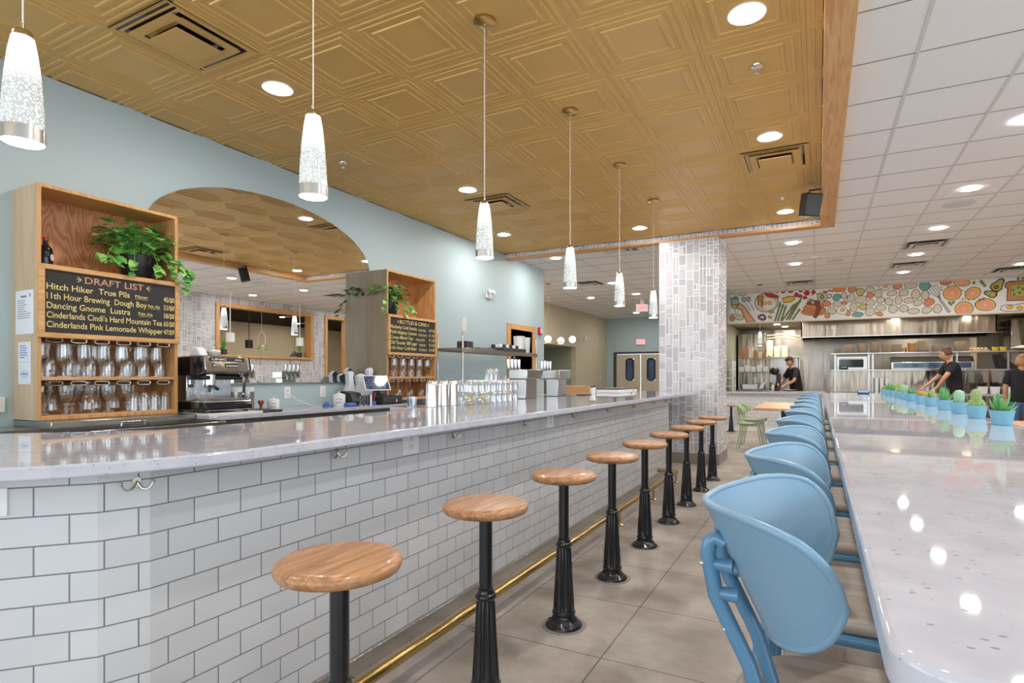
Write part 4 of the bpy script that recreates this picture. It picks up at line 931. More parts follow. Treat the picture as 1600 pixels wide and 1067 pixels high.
def jar(lab, x, y, s=1.0, word=('BROWN', 'SUGAR')):
    t = thing('lidded_jar', lab, 'jar', (x, y, ZC), 0)
    m = MB(); m.lathe([(0, 0), (.05 * s, 0), (.053 * s, .006), (.055 * s, .088 * s), (.052 * s, .092 * s), (0, .092 * s)], seg=28); m.build('body', M['ceramic'], t)
    m = MB(); m.lathe([(.057 * s, .0925 * s), (.05 * s, .102 * s), (.012 * s, .113 * s), (.006 * s, .116 * s), (.011 * s, .124 * s), (0, .13 * s)], seg=28); m.build('lid', M['ceramic'], t)
    m = MB(); a = radians(-42)
    for k, wd in enumerate(word): m.text(wd, (.0555 * s * cos(a), .0555 * s * sin(a), (.055 - .03 * k) * s), (-sin(a), cos(a), 0), (0, 0, 1), .02 * s, .05 * s, align='C')
    m.build('lettering', M['ink'], t)
jar('white lidded jar with lettering beside the steel canisters', -4.32, 3.43, .95, ('COFFEE', 'BEANS')); jar('white lidded jar nearer the cash drawer', -4.34, 4.22, 1.15, ('SUGAR', 'JAR'))
m = MB(); m.lathe([(0, 0), (.014, 0), (.011, .02), (.014, .04), (.024, .055), (.026, .068), (.018, .078), (0, .08)], seg=18); tag(m.build('tamper', pm('red_wood', srgb(150, 70, 52), .35), None, (-4.17, 3.19, .9725)), 'reddish turned tamper standing by the espresso machine', 'tamper')
outlet('white wall outlet under the mirror, nearer the steel canisters', (XW, 3.88, 1.09), 0, 'outlets under the mirror'); outlet('white wall outlet under the mirror, behind the white lidded jar', (XW, 4.33, 1.09), 0, 'outlets under the mirror')
m = MB(); m.tube([(XW + .02, 3.90, 1.07), (XW + .08, 3.93, 1.02), (XW + .2, 4.0, .962), (XW + .3, 4.06, .956)], .004, 6); tag(m.build('power_cord', M['white'], None), 'white cord hanging from the outlet under the mirror', 'cord')
m = MB(); m.tube([(-4.35 + .05 * cos(a), 4.08 + .04 * sin(a), .957 + .006 * sin(3 * a)) for a in [2 * pi * i / 20 for i in range(20)]], .006, 6, closed=True); m.sphere((-4.34, 4.06, .978), .026, 10, 8, sc=(1, 1, .8)); tag(m.build('cord_bundle', M['inkblue'], None), 'blue and white bundle of cable lying on the back counter', 'cable')
# till: drawer, tilted screen, printer, pens
cd = thing('cash_drawer', 'black cash drawer under the tilted touch screen', 'cash drawer', (-4.30, 4.78, ZC)); m = MB(); m.box(-.2, .19, -.18, .15, 0, .09); m.build('case', M['black'], cd, bevel=.004)
m = MB(); m.box(.19, .197, -.17, .14, .02, .08); d = m.build('drawer_front', M['char'], cd, bevel=.002); m = MB(); m.lathe([(.011, 0), (.011, .006), (0, .007)], mtx=Matrix.Translation((.197, .03, .05)) @ Matrix.Rotation(pi / 2, 4, 'Y'), seg=14); m.sphere((.203, .03, .03), .012, 8, 6); m.build('lock', M['chrome'], d)
ps = thing('touch_screen', 'tilted touch screen till on the cash drawer', 'till screen', (-4.28, 4.70, ZC + .0905))
m = MB(); m.lathe([(.085, 0), (.085, .012), (.05, .02), (.03, .06), (.03, .09)], seg=24); m.build('stand', M['black'], ps)
mt = Matrix.Translation((.0, 0, .135)) @ Matrix.Rotation(radians(-28), 4, 'Z') @ Matrix.Rotation(radians(52), 4, 'Y')
m = MB(); m.obox(mt, .20, .28, .018); b_ = m.build('bezel', M['white'], ps, bevel=.004); m = MB(); m.obox(mt @ Matrix.Translation((0, 0, .0092)), .18, .26, .002); m.build('display', M['screen'], ps)
m = MB(); rr = random.Random(5)
for i in range(5):
    for j in range(8):
        if rr.random() < .7: m.obox(mt @ Matrix.Translation((-.07 + .034 * i, -.11 + .031 * j, .0106)), .012, .02, .0006)
m.build('screen_icons', emit('icon_glow', (.3, .36, .6, 1), .22), ps)
m = MB(); m.prism([(-.1, 0), (.09, 0), (.10, .03), (.06, .125), (-.08, .145), (-.1, .13)], -.08, .08, 'y'); t = m.build('receipt_printer', M['black'], None, (-4.42, 4.47, ZC), .012); tag(t, 'black receipt printer left of the till', 'printer')
pc = thing('pen_tray', 'blue tray of pens standing before the receipt printer', 'pen holder', (-4.14, 4.49, ZC)); m = MB(); m.lathe([(0, 0), (.038, 0), (.04, .004), (.03, .008), (.03, .04), (.027, .04), (.026, .008), (0, .008)], seg=18); m.build('cup', M['inkblue'], pc)
for k, (c, a) in enumerate((('red', .3), ('inkblue', 1.6), ('white', 2.6), ('inkblue', 3.9), ('red', 5.2))):
    m = MB(); m.tube([(.008 * cos(a), .008 * sin(a), .01), (.03 * cos(a), .03 * sin(a), .13)], .005, 6); m.build('pen', M[c], pc)
m = MB(); m.box(-.035, .035, -.055, .055, 0, .035); tag(m.build('tape_block', M['inkblue'], None, (-4.17, 4.20, ZC), .01), 'small blue block before the white jar on the back counter', 'block')
for k, (x, y, lab) in enumerate(((-4.15, 4.34, 'left small clear tube glass before the receipt printer'), (-4.14, 4.395, 'right small clear tube glass before the receipt printer'))): lathe_glass('tube_glass', [(0, .003), (.02, 0), (.021, .1)], lab, (x, y, ZC), 'tube glasses by the receipt printer')
m = MB(); m.lathe([(0, 0), (.011, 0), (.011, .11), (.009, .115), (0, .115)], seg=12); tag(m.build('marker_pen', M['white'], None, (-4.10, 4.42, ZC)), 'white marker standing at the front of the back counter', 'marker')
# folded paper bags behind the till
for k, (y, w, h, lab) in enumerate(((4.58, .10, .36, 'stack of white paper leaning on the mirror left of the till'), (4.72, .15, .33, 'wide white paper stack right behind the till'), (4.84, .10, .40, 'tall crumpled paper stack right behind the till'))):
    m = MB(); rr = random.Random(k); P = [(-w / 2, 0), (w / 2, 0), (w / 2 + .01, h * .45), (w * .3, h * .8), (w * .45, h * .93), (w * .1, h), (-w * .35, h * .92), (-w * .25, h * .6), (-w / 2 - .01, h * .3)]
    m.prism(P, -.03, .03, 'x'); o = m.build('paper_stack', M['paper'], None, (-4.56 + .02 * k, y, ZC), .004); tag(o, lab, 'paper stack', 'paper stacks behind the till')
# ---------------------------------------------------------------- on the bar top
ZB = 1.0355
def shaker(lab, x, y):
    t = thing('cocktail_shaker', lab, 'shaker tin', (x, y, ZB), 0, 'shaker tins on the bar'); 
    m = MB(); m.lathe([(.046, 0), (.047, .003), (.0465, .006), (.040, .150), (.037, .175), (.034, .180), (.033, .183), (0, .183)], seg=32); m.build('tin', M['chrome'], t)
shaker('upturned steel shaker tin, left one of three', -2.40, 3.19); shaker('upturned steel shaker tin, middle one of three', -2.44, 3.37); shaker('upturned steel shaker tin, right one of three', -2.44, 3.49)
m = MB(); m.lathe([(0, 0), (.03, 0), (.036, .07), (.034, .07), (.028, .004)], seg=18); tag(m.build('measuring_cup', M['clear'], None, (-2.53, 3.13, ZB)), 'frosted plastic cup behind the left shaker tin', 'cup')
PINT = [(0, .004), (.029, 0), (.031, .004), (.036, .05), (.041, .092)]
pg = None; TI = {0: 'bottom', 1: 'upper'}
for tier in range(2):
    for row in range(2):
        for k in range(9):
            x, y = -2.46 - .09 * row + .004 * k, 3.74 + .0865 * k + .01 * row
            lab = '%s upturned glass from left, %s tier %s row on the bar' % (ORD[k], TI[tier], 'front' if not row else 'back')
            z = ZB + .0005 + .0925 * tier
            if pg is None: pg = lathe_glass('bar_glass', PINT, lab, (x, y, z), 'upturned glasses stacked on the bar', .092, seg=16, mat='barglass')
            else: o = pg.copy(); COL.objects.link(o); o.location = (x, y, z); o['label'] = lab
for k, y in enumerate((4.13, 4.205)): o = pg.copy(); COL.objects.link(o); o.location = (-2.50, y, ZB + .1855); o['label'] = '%s one of two glasses topping the stack on the bar' % ('left', 'right')[k]
def citrus(lab, y, x):
    t = thing('citrus_bowl', lab, 'bowl', (x, y, ZB), 0, 'citrus containers before the glasses'); m = MB(); m.lathe([(0, .002), (.042, 0), (.045, .003), (.055, .05), (.053, .05), (.043, .004)], seg=20); m.build('container', M['glass'], t)
    r = random.Random(int(y * 100)); 
    for k in range(9):
        a = r.random() * 6.3; q = .026 * r.random() ** .5; z = .012 + .0065 * k
        m = MB(); m.prism([(q * cos(a) + .017 * cos(b), q * sin(a) + .017 * sin(b)) for b in [pi * i / 6 for i in range(7)]], z, z + .006); m.build('citrus_slice', M['yellow'], t)
citrus('left clear container of lemon slices before the glasses', 3.62, -2.36); citrus('right clear container of lemon slices before the glasses', 3.80, -2.35)
def tower(lab, y0, hmat):
    t = thing('beer_tower', lab, 'beer tower', (-2.55, y0, ZB), 0, 'beer towers on the bar')
    m = MB(); m.box(-.07, .07, .03, .26, 0, .19); m.build('column', M['steel'], t, bevel=.006)
    m = MB(); m.box(-.10, .10, 0, .31, .19, .282); m.build('head', M['steel'], t, bevel=.006)
    for k in range(4):
        y = .045 + .072 * k; m = MB(); m.tube([(-.10, y, .235), (-.135, y, .235), (-.15, y, .215), (-.155, y, .17)], [.012, .012, .011, .009], 10); f = m.build('faucet', M['chrome'], t)
        m = MB(); m.lathe([(.006, 0), (.007, .02), (.011, .03), (.012, .06), (.0165, .13), (.015, .14), (0, .142)], (-.128, y, .245), 14); m.build('tap_handle', M['chrome'], f)
    m = MB(); m.box(-.30, -.08, -.0, .31, .0005, .012); m.build('drip_tray', M['steel'], t)
tower('nearer steel beer tower with four tap handles', 4.73, 0); tower('farther steel beer tower with four tap handles', 5.47, 0)
cu = thing('takeaway_cup', 'white paper cup with black lid on the bar past the beer towers', 'cup', (-2.46, 6.49, ZB)); m = MB(); m.lathe([(0, 0), (.031, 0), (.041, .08), (0, .08)], seg=20); m.build('cup', M['white'], cu); m = MB(); m.lathe([(.043, .0805), (.043, .088), (.035, .092), (.034, .096), (0, .094)], seg=20); m.build('lid', M['black'], cu)
tr = thing('serving_box', 'low white box with dark lid near the far end of the bar', 'box', (-2.42, 7.30, ZB)); m = MB(); m.box(-.16, .16, -.36, .40, 0, .045); m.build('box', M['white'], tr, bevel=.004); m = MB(); m.box(-.165, .165, -.365, .405, .0455, .058); m.build('lid', M['char'], tr, bevel=.003)
sp = thing('ticket_spindle', 'slim brass spindle on a round base at the far end of the bar', 'spindle', (-2.12, 7.05, ZB)); m = MB(); m.lathe([(0, 0), (.04, 0), (.04, .006), (.008, .012), (.0, .012)], seg=20); m.build('base', M['nickel'], sp); m = MB(); m.lathe([(.004, .012), (.004, .15), (.007, .155), (0, .165)], seg=8); m.build('rod', M['brass'], sp)
m = MB(); m.box(-.05, .05, -.11, .11, 0, .012); tag(m.build('menu_folder', M['hairbrown'], None, (-2.40, 6.05, ZB), .003), 'dark brown check folder lying on the bar past the beer towers', 'folder')
m = MB(); m.lathe([(0, 0), (.1, 0), (.1, .02), (0, .02)]); 
# ---------------------------------------------------------------- steel shelf behind the bar
ss = thing('steel_shelf', 'tall steel shelf against the teal wall left of the doorway', 'shelf', (-4.3, 7.15, 0))
for x in (-.2, .2):
    for y in (-1.05, 1.07):
        m = MB(); m.lathe([(.014, .9005), (.014, 1.82), (.01, 1.83), (0, 1.83)], (x, y, 0), 10); m.build('post', M['steel'], ss)
for z in (1.61,):
    m = MB(); m.box(-.21, .21, -1.08, 1.1, z, z + .012); m.box(.195, .215, -1.085, 1.105, z - .045, z + .0118); m.box(-.21, -.195, -1.08, 1.1, z - .03, z); m.build('shelf_board', M['steel'], ss, bevel=.002)
m = MB(); m.box(-.012, .012, -.04, .04, 0, .17); tag(m.build('shelf_sign', M['white'], None, (-4.08, 6.10, 1.8365), .002), 'narrow white card atop the shelf post left of the doorway', 'card')
m = MB(); m.box(-.08, .08, -.08, .08, 0, .1); t = m.build('speaker_box', M['char'], None, (-4.25, 6.38, 1.6225), .006); tag(t, 'small grey box at the left end of the steel shelf', 'box')
m = MB(); m.box(-.1, .1, -.22, .22, 0, .025); tag(m.build('baking_tray', M['steel'], None, (-4.25, 6.80, 1.6225), .003), 'flat steel tray on the steel shelf beside the small grey box', 'tray')
cr = thing('bottle_crate', 'dark crate of small jars on the steel shelf', 'crate', (-4.22, 7.48, 1.6225)); m = MB(); m.box(-.14, .14, -.36, .36, 0, .05); m.build('crate', M['char'], cr, bevel=.003)
for k in range(7):
    for q in range(2):
        m = MB(); m.lathe([(.03, .0505), (.032, .09), (.026, .1), (0, .102)], (-.06 + .12 * q, -.31 + .1 * k, 0), 10); m.build('jar_top', M['white'] if (k + q) % 2 else M['black'], cr)
for k, (y, h, lab) in enumerate(((7.92, .25, 'left tall white bin on the steel shelf by the doorway'), (8.12, .24, 'right tall white bin on the steel shelf by the doorway'))):
    t = thing('storage_bin', lab, 'bin', (-4.25, y, 1.6225), 0, 'white bins on the steel shelf'); m = MB(); m.lathe([(0, 0), (.075, 0), (.09, h), (.086, h), (.072, .004), (0, .004)], seg=24); m.build('bin', M['white'], t); m = MB(); m.lathe([(.094, h + .0005), (.094, h + .014), (0, h + .018)], seg=24); m.build('lid', M['paper'], t)
m = MB(); m.prism([(0, 0), (.22, 0), (.0, .55)], -.012, .012, 'x'); tag(m.build('red_board', M['red'], None, (-4.55, 5.9, .955)), 'red triangular board leaning behind the right shelving cabinet', 'board')
bk = thing('under_shelf_counter', 'steel work counter below the tall steel shelf', 'counter', (-4.3, 7.1, 0)); m = MB(); m.box(-.36, .33, -1.2, 1.15, .86, .9); m.build('worktop', M['steel'], bk, bevel=.003); m = MB(); m.box(-.34, .28, -1.15, 1.1, .1, .86); m.build('body', M['char'], bk)
# ---------------------------------------------------------------- on the teal wall
def two_head(lab, loc, rz):
    t = thing('emergency_light', lab, 'emergency light', loc, rz)
    m = MB(); m.box(0, .035, -.075, .075, -.05, .05); m.build('housing', M['white'], t, bevel=.012)
    for s in (-1, 1):
        m = MB(); m.lathe([(.012, 0), (.032, .02), (.036, .05), (.036, .06), (.03, .058), (0, .05)], mtx=Matrix.Translation((.03, s * .055, .045)) @ Matrix.Rotation(s * -.4, 4, 'X') @ Matrix.Rotation(pi / 2 - .3, 4, 'Y'), seg=18); m.build('lamp_head', M['white'], t)
two_head('white two-headed emergency light on the teal wall above the doorway', (XW, 7.68, 2.535), 0)
two_head('white two-headed emergency light on the beige cork wall', (-6.7, 16.9, 2.42), 0)
fa = thing('fire_alarm', 'red fire alarm strobe beside the doorway', 'fire alarm', (XW, 9.53, 2.10)); m = MB(); m.box(0, .045, -.055, .055, -.07, .07); m.build('housing', M['red'], fa, bevel=.01); m = MB(); m.box(.045, .06, -.02, .02, -.05, .05); m.build('strobe', M['white'], fa, bevel=.005)
m = MB(); m.box(0, .006, -.04, .04, -.06, .06); tag(m.build('switch_plate', M['white'], None, (-6.7, 18.4, 1.22), .002), 'white switch plate low on the beige cork wall', 'switch')
# globe pendant
gp = thing('globe_pendant', 'brass pendant with three glowing globes before the cork wall', 'pendant lamp', (-5.28, 11.2, 1.98))
m = MB(); m.lathe([(.006, .02), (.006, ZW - 1.98 - .02)], seg=8); m.lathe([(.06, ZW - 1.98 - .02), (.06, ZW - 1.98)], seg=20); m.build('rod', M['brass'], gp)
m = MB(); m.tube([(-.28, -.1, 0), (.0, 0, .0), (.3, .1, .02)], .014, 8); m.tube([(-.1, .22, 0), (.1, -.22, 0)], .014, 8); m.build('arm', M['brass'], gp)
for x, y, z in ((-.0, -.02, .09), (.2, .22, .06), (.36, .5, .1)):
    m = MB(); m.sphere((x, y, z), .075, 18, 12); m.build('globe', M['globe'], gp)
# exit signs
def exit_sign(lab, loc, rz, hang, mat):
    t = thing('exit_sign', lab, 'exit sign', loc, rz)
    m = MB(); m.box(-.16, .16, -.02, .02, -.1, .1)
    if hang: m.box(-.05, .05, -.015, .015, .1, hang)
    m.build('housing', M['white'], t, bevel=.005)
    for s in (-1, 1):
        m = MB(); m.box(-.15, .15, s * .0205, s * .0215, -.09, .09); m.build('face', M[mat[0]], t)
        m = MB(); m.text('EXIT', (-.12 * -s, s * .0225, -.055), (-s, 0, 0), (0, 0, 1), .15, .24); m.build('lettering', M[mat[1]], t)
exit_sign('white exit sign above the double doors', (-5.46, 19.07, 2.44), 0, 0, ('exitpale', 'exit'))
exit_sign('exit sign hanging from the white ceiling left of the column', (-4.15, 14.6, 3.06), .5, .22, ('exitpale', 'exit'))
exit_sign('red lit exit sign above the dark door in the next room', (8.19, 15.95, 2.5), pi / 2, 0, ('exit', 'white'))
m = MB(); m.lathe([(.07, 0), (.07, .02), (.05, .04), (0, .045)], mtx=Matrix.Rotation(pi / 2, 4, 'X'), seg=20); tag(m.build('wall_chime', M['white'], None, (-4.75, 19.099, 2.46)), 'small round white chime on the far teal wall beside the exit sign', 'chime')
# booth back
bo = thing('booth_bench', 'tan wooden booth back beyond the beer towers', 'booth', (-4.5, 10.75, 0)); m = MB(); m.box(-.5, .42, -.05, .05, 0, 1.06); m.build('back_panel', M['tablewood'], bo, bevel=.006); m = MB(); m.box(-.5, .42, .05, .5, .40, .46); m.build('seat', M['tablewood'], bo, bevel=.006); m = MB(); m.box(-.5, .42, .08, .46, 0, .4); m.build('plinth', M['char'], bo)
# ---------------------------------------------------------------- pendants over the bar
def pendant(lab, x, y, ztop, grp='crystal pendants over the bar', zb=1.93):
    t = thing('pendant_lamp', lab, 'pendant lamp', (x, y, zb), 0, grp); L = ztop - zb
    m = MB(); m.lathe([(.0, L), (.062, L), (.064, L - .006), (.064, L - .02), (.058, L - .024), (.012, L - .03), (.010, L - .045), (0, L - .046)], seg=32); m.build('canopy', M['brass'], t)
    m = MB(); m.lathe([(.0022, .335), (.0022, L - .04)], seg=8); m.build('cord', M['white'], t)
    m = MB(); m.lathe([(.026, .308), (.024, .322), (.018, .33), (.006, .334), (.005, .35), (0, .35)], seg=20); m.build('cap', M['nickel'], t)
    m = MB(); m.lathe([(.0495, .042), (.0495, .075), (.047, .13), (.042, .20), (.034, .27), (.027, .308), (0, .31)], seg=36); m.build('glass_shade', M['bubble'], t)
    m = MB(); m.lathe([(.047, .004), (.0525, .0), (.0525, .042), (.048, .0425)], seg=36, cap=False); m.open = True; m.build('metal_band', M['steel'], t)
    m = MB(); m.lathe([(0, .0025), (.0495, .0015), (.0495, .006), (0, .006)], seg=32); m.build('lens', M['pend_lens'], t)
    return t
pd0 = None
for (x, y), w in zip(((-2.07, .794), (-1.712, 1.535), (-1.712, 2.77), (-1.705, 4.01), (-1.712, 5.245), (-1.707, 6.48)),
                     ('nearest the camera at the far left', 'second from the camera', 'third from the camera', 'fourth from the camera', 'fifth from the camera', 'farthest from the camera along the bar')):
    lab = 'bubble-glass pendant over the bar, ' + w
    if pd0 is None: pd0 = pendant(lab, x, y, ZT)
    else: dup(pd0, (x, y, 1.93), None, lab)
pendant('bubble-glass pendant hanging before the kitchen half wall', -1.15, 13.45, ZW, 'crystal pendants by the kitchen')
# ---------------------------------------------------------------- recessed lamps
def downlight(lab, x, y, z, grp, r=.078, lens='lamp'):
    t = thing('recessed_light', lab, 'recessed light', (x, y, z), 0, grp)
    m = MB(); m.lathe([(r + .028, -.0005), (r + .026, -.005), (r, -.004), (r - .004, -.0005)], seg=32, cap=False); m.open = True; m.build('trim_ring', M['white'], t)
    m = MB(); m.lathe([(0, -.009), (r * .5, -.008), (r * .8, -.006), (r, -.0035)], seg=32, cap=False); m.open = True; o = m.build('lens', M[lens], t)
    return t
d0 = None
NTH = lambda k: ORD[k]
TIN = [((-3.43, 2.76), 'left of the second pendant'), ((-.36, 3.39), 'near the oak beam, nearest the camera'), ((-3.43, 5.2), 'before the small vent near the third pendant'), ((-4.05, 7.08), 'close to the teal wall beyond the small vent'),
       ((-2.2, 7.62), 'near the far beam, beside the farthest pendant'), ((-.37, 5.22), 'near the oak beam before the square vent'), ((-.36, 7.68), 'in the far corner by the black speaker'), ((-3.43, .32), 'in the row above the cabinets, behind the first pendant'), ((-.36, .95), 'over the aisle, overhead of the camera')]
for (x, y), w in TIN:
    lab = 'recessed light in gold ceiling, ' + w
    if d0 is None: d0 = downlight(lab, x, y, ZT - .012 if False else ZT - .004, 'recessed lights in the gold ceiling')
    else: dup(d0, (x, y, ZT - .004), None, lab)
WHT = [((1.47, 2.08), 'over the quartz counter, nearest the camera'), ((1.47, 3.92), 'over the quartz counter, second from the camera'), ((1.47, 5.76), 'over the quartz counter, third from the camera'), ((1.47, 7.6), 'largest visible, right of the oak beam'), ((1.47, 9.43), 'second visible right of the oak beam'), ((1.46, 11.29), 'between two dark vents right of the beam'), ((1.48, 13.11), 'just before the mural above the whisk'),
       ((-.35, 9.46), 'nearer of two past the oak beam end'), ((-.37, 11.26), 'farther of two past the oak beam end'), ((3.27, 13.11), 'at the far right beside a vent'), ((3.27, 9.43), 'on the right side of the dining room, fifth row'), ((3.27, 5.76), 'on the right side of the dining room, third row'), ((3.27, 2.08), 'on the right side of the dining room, first row'),
       ((-4.03, 8.84), 'just past the far oak beam on the left'), ((-4.0, 11.76), 'behind the fifth pendant on the left'), ((-5.25, 13.71), 'left of the hanging exit sign'), ((-4.01, 13.58), 'beside the hanging exit sign'), ((-5.19, 17.6), 'before the double doors'), ((-3.4, 16.4), 'hidden behind the column toward the doors'), ((-2.2, 11.3), 'over the aisle behind the column'), ((-5.4, 10.3), 'added out of view past the end of the teal wall'), ((-5.9, 11.6), 'added unseen before the cork wall, behind the teal wall end')]  # last two are added out of view to brighten the cork wall
for (x, y), w in WHT: dup(d0, (x, y, ZW - .004), None, 'recessed light in white ceiling, ' + w, 'recessed lights in the white ceiling')
k0 = None
for (x, y), w in (((-.47, 15.0), 'left of the hood edge'), ((-.95, 15.9), 'nearer of two by the steel panel'), ((-.8, 16.7), 'farther of two by the steel panel'), ((1.6, 15.05), 'at the middle of the hood'), ((3.05, 15.0), 'at the right end of the hood'), ((3.35, 15.9), 'behind the right end of the hood'), ((2.2, 17.3), 'deep in the kitchen')):
    lab = 'recessed light in kitchen ceiling, ' + w
    zz = 2.547 if y < 14.9 else 2.597
    if k0 is None: k0 = downlight(lab, x, y, 2.597, 'recessed lights in the kitchen', .07, 'klamp')
    else: dup(k0, (x, y, 2.597), None, lab)
for k, (x, y) in enumerate(((5.6, 9.5), (5.6, 12.2), (7.0, 10.8), (7.0, 14.0), (5.6, 15.2))): dup(k0, (x, y, 3.108), None, 'recessed light in dark ceiling of the next room, %s from the near end' % ORD[k], 'recessed lights in the next room')
# ---------------------------------------------------------------- vents, sprinklers, speakers
def vent(lab, x, y, z, mat, grp):
    t = thing('ceiling_vent', lab, 'vent', (x, y, z), 0, grp)
    m = MB(); m.box(-.285, .285, -.285, .285, .002, .004); m.build('plenum', M['blackgloss'], t)
    for h, zz in ((.285, -.002), (.215, -.022)):
        m = MB(); w = .05 if h > .25 else .06
        a = h - w
        for p, q in (((-h, -h), (h, -h)), ((h, -h), (h, h)), ((h, h), (-h, h)), ((-h, h), (-h, -h))):
            s = a / h; z2 = zz - .018
            P = [(p[0], p[1], zz + (.01 if h < .25 else 0)), (q[0], q[1], zz + (.01 if h < .25 else 0)), (q[0] * s, q[1] * s, z2 + .03), (p[0] * s, p[1] * s, z2 + .03)]
            m.add(P, [(0, 1, 2, 3)]); m.add([(a_, b_, c_ - .002) for a_, b_, c_ in P], [(3, 2, 1, 0)])
        m.open = True; m.build('louvre_ring', mat, t)
    m = MB(); m.box(-.14, .14, -.14, .14, -.034, -.030); m.lathe([(.03, -.036), (.03, -.034)], seg=20); m.build('centre_plate', mat, t)
    return t
vent('square gold ceiling vent at the upper left near the first pendant', -3.44, 2.13 - .02, ZT - .006, M['gold'], 'vents in the gold ceiling'); vent('square gold ceiling vent by the oak beam and speaker', -.36, 5.79, ZT - .006, M['gold'], 'vents in the gold ceiling'); vent('square gold ceiling vent behind the third pendant', -3.39, 5.79, ZT - .006, M['gold'], 'vents in the gold ceiling')
for (x, y), w in (((1.47, 10.52), 'nearer of two right of the oak beam'), ((1.46, 12.32), 'farther of two right of the oak beam'), ((3.28, 13.73), 'at the far right above the avocado'), ((-.35, 13.62), 'above the pancakes of the mural'), ((-2.85, 8.62), 'behind the fifth pendant cord'), ((-4.49, 11.61), 'left of the fifth pendant')):
    vent('dark slotted vent in white ceiling, ' + w, x, y, ZW - .004, M['tbar'], 'vents in the white ceiling')
def sprinkler(lab, x, y, z, grp):
    t = thing('sprinkler_head', lab, 'sprinkler', (x, y, z), 0, grp)
    m = MB(); m.lathe([(.0, -.001), (.038, -.001), (.036, -.007), (.012, -.01), (.010, -.022), (.006, -.024), (.005, -.045), (0, -.046)], seg=20); m.build('body', M['chrome'], t)
    m = MB(); m.lathe([(0, -.0465), (.018, -.047), (.018, -.049), (0, -.05)], seg=16); m.build('deflector', M['chrome'], t)
sprinkler('chrome sprinkler in gold ceiling right of the nearest recessed light', -.36, 3.99, ZT - .004, 'sprinklers'); sprinkler('chrome sprinkler in gold ceiling by the far corner', -.37, 7.06, ZT - .004, 'sprinklers'); sprinkler('chrome sprinkler in gold ceiling near the teal wall', -4.06, 4.0, ZT - .004, 'sprinklers')
sprinkler('sprinkler in white ceiling between the two lights past the beam end', -.36, 10.3, ZW - .004, 'sprinklers in white'); sprinkler('sprinkler in white ceiling before the mural strawberries', -.1, 12.9, ZW - .004, 'sprinklers in white'); sprinkler('sprinkler in white ceiling left of the column', -3.1, 11.5, ZW - .004, 'sprinklers in white')
for (x, y), r, lab in (((1.48, 8.22), .16, 'round flush ceiling speaker right of the oak beam'), ((.26, 11.26), .14, 'round flush ceiling speaker past the beam end'), ((-4.2, 12.9), .14, 'round flush ceiling speaker behind the bar end')):
    m = MB(); m.lathe([(0, -.006), (r - .012, -.006), (r, -.004), (r, .001)], seg=36); tag(m.build('ceiling_speaker', M['tbar'], None, (x, y, ZW - .004)), lab, 'ceiling speaker')
m = MB(); m.lathe([(0, -.035), (.05, -.035), (.06, -.02), (.062, 0)], seg=28); tag(m.build('smoke_detector', M['white'], None, (-.05, 10.69, ZW - .004)), 'white smoke detector on the ceiling past the beam end', 'smoke detector')
sk = thing('wall_speaker', 'black angled loudspeaker mounted on the oak beam', 'loudspeaker', (-.085, 6.75, 3.09))
R_ = Matrix.Rotation(radians(38), 4, 'Z') @ Matrix.Rotation(radians(14), 4, 'X')
m = MB(); m.prism([(-.1, -.07), (.1, -.07), (.065, .08), (-.065, .08)], -.12, .12, 'z'); m.v = [tuple(R_ @ Vector(p)) for p in m.v]; m.build('cabinet', M['black'], sk, bevel=.012)
m = MB(); m.box(-.09, .09, -.078, -.0705, -.11, .11); m.v = [tuple(R_ @ Vector(p)) for p in m.v]; m.build('grille', M['char'], sk, bevel=.004)
m = MB(); m.tube([(.0, .04, .12), (.0, .05, .17), (.112, .05, .17)], .01, 8); m.build('bracket', M['black'], sk)
# ---------------------------------------------------------------- potted cacti and aloes along the counter
PX = .725
def pot(t, s=1.0):
    m = MB(); m.lathe([(0, 0), (.034 * s, 0), (.036 * s, .003), (.0455 * s, .06), (.0475 * s, .062), (.0475 * s, .064), (.044 * s, .064), (.042 * s, .054), (0, .053)], seg=32); m.build('pot', M['pot'], t)
    m = MB(); m.lathe([(.0425 * s, .0535), (.03, .056), (0, .058)], seg=20); m.build('soil', M['soil'], t)
def spiky(mb, n, h, seed, w=.011, spread=.6, lo=.45):
    r = random.Random(seed)
    for k in range(n):
        a = 2 * pi * k / n + r.uniform(-.3, .3); q = r.random(); L = h * (lo + (1 - lo) * (1 - q)); out = spread * (.2 + q) * L
        b = Vector((.010 * cos(a) * (1 + q), .010 * sin(a) * (1 + q), .054)); tip = b + Vector((cos(a) * out, sin(a) * out, L * (1 - .35 * q * spread)))
        mid = b.lerp(tip, .45) + Vector((cos(a) * out * .12, sin(a) * out * .12, 0))
        if abs(a) < .0: continue
        s = Vector((-sin(a), cos(a), 0)); o = Vector((cos(a), sin(a), 0)) * .35
        rings = []
        for c, ww in ((b, w * .8), (b.lerp(mid, .6), w), (mid, w * .92), (mid.lerp(tip, .6), w * .5)):
            rings.append([c + s * ww, c + o * ww * .9, c - s * ww, c - o * ww * .35])
        vs = [p for rg in rings for p in rg] + [tip]; fs = [(4 * i + j, 4 * i + (j + 1) % 4, 4 * i + 4 + (j + 1) % 4, 4 * i + 4 + j) for i in range(3) for j in range(4)] + [(12 + j, 12 + (j + 1) % 4, 16) for j in range(4)]
        mb.add(vs, fs)
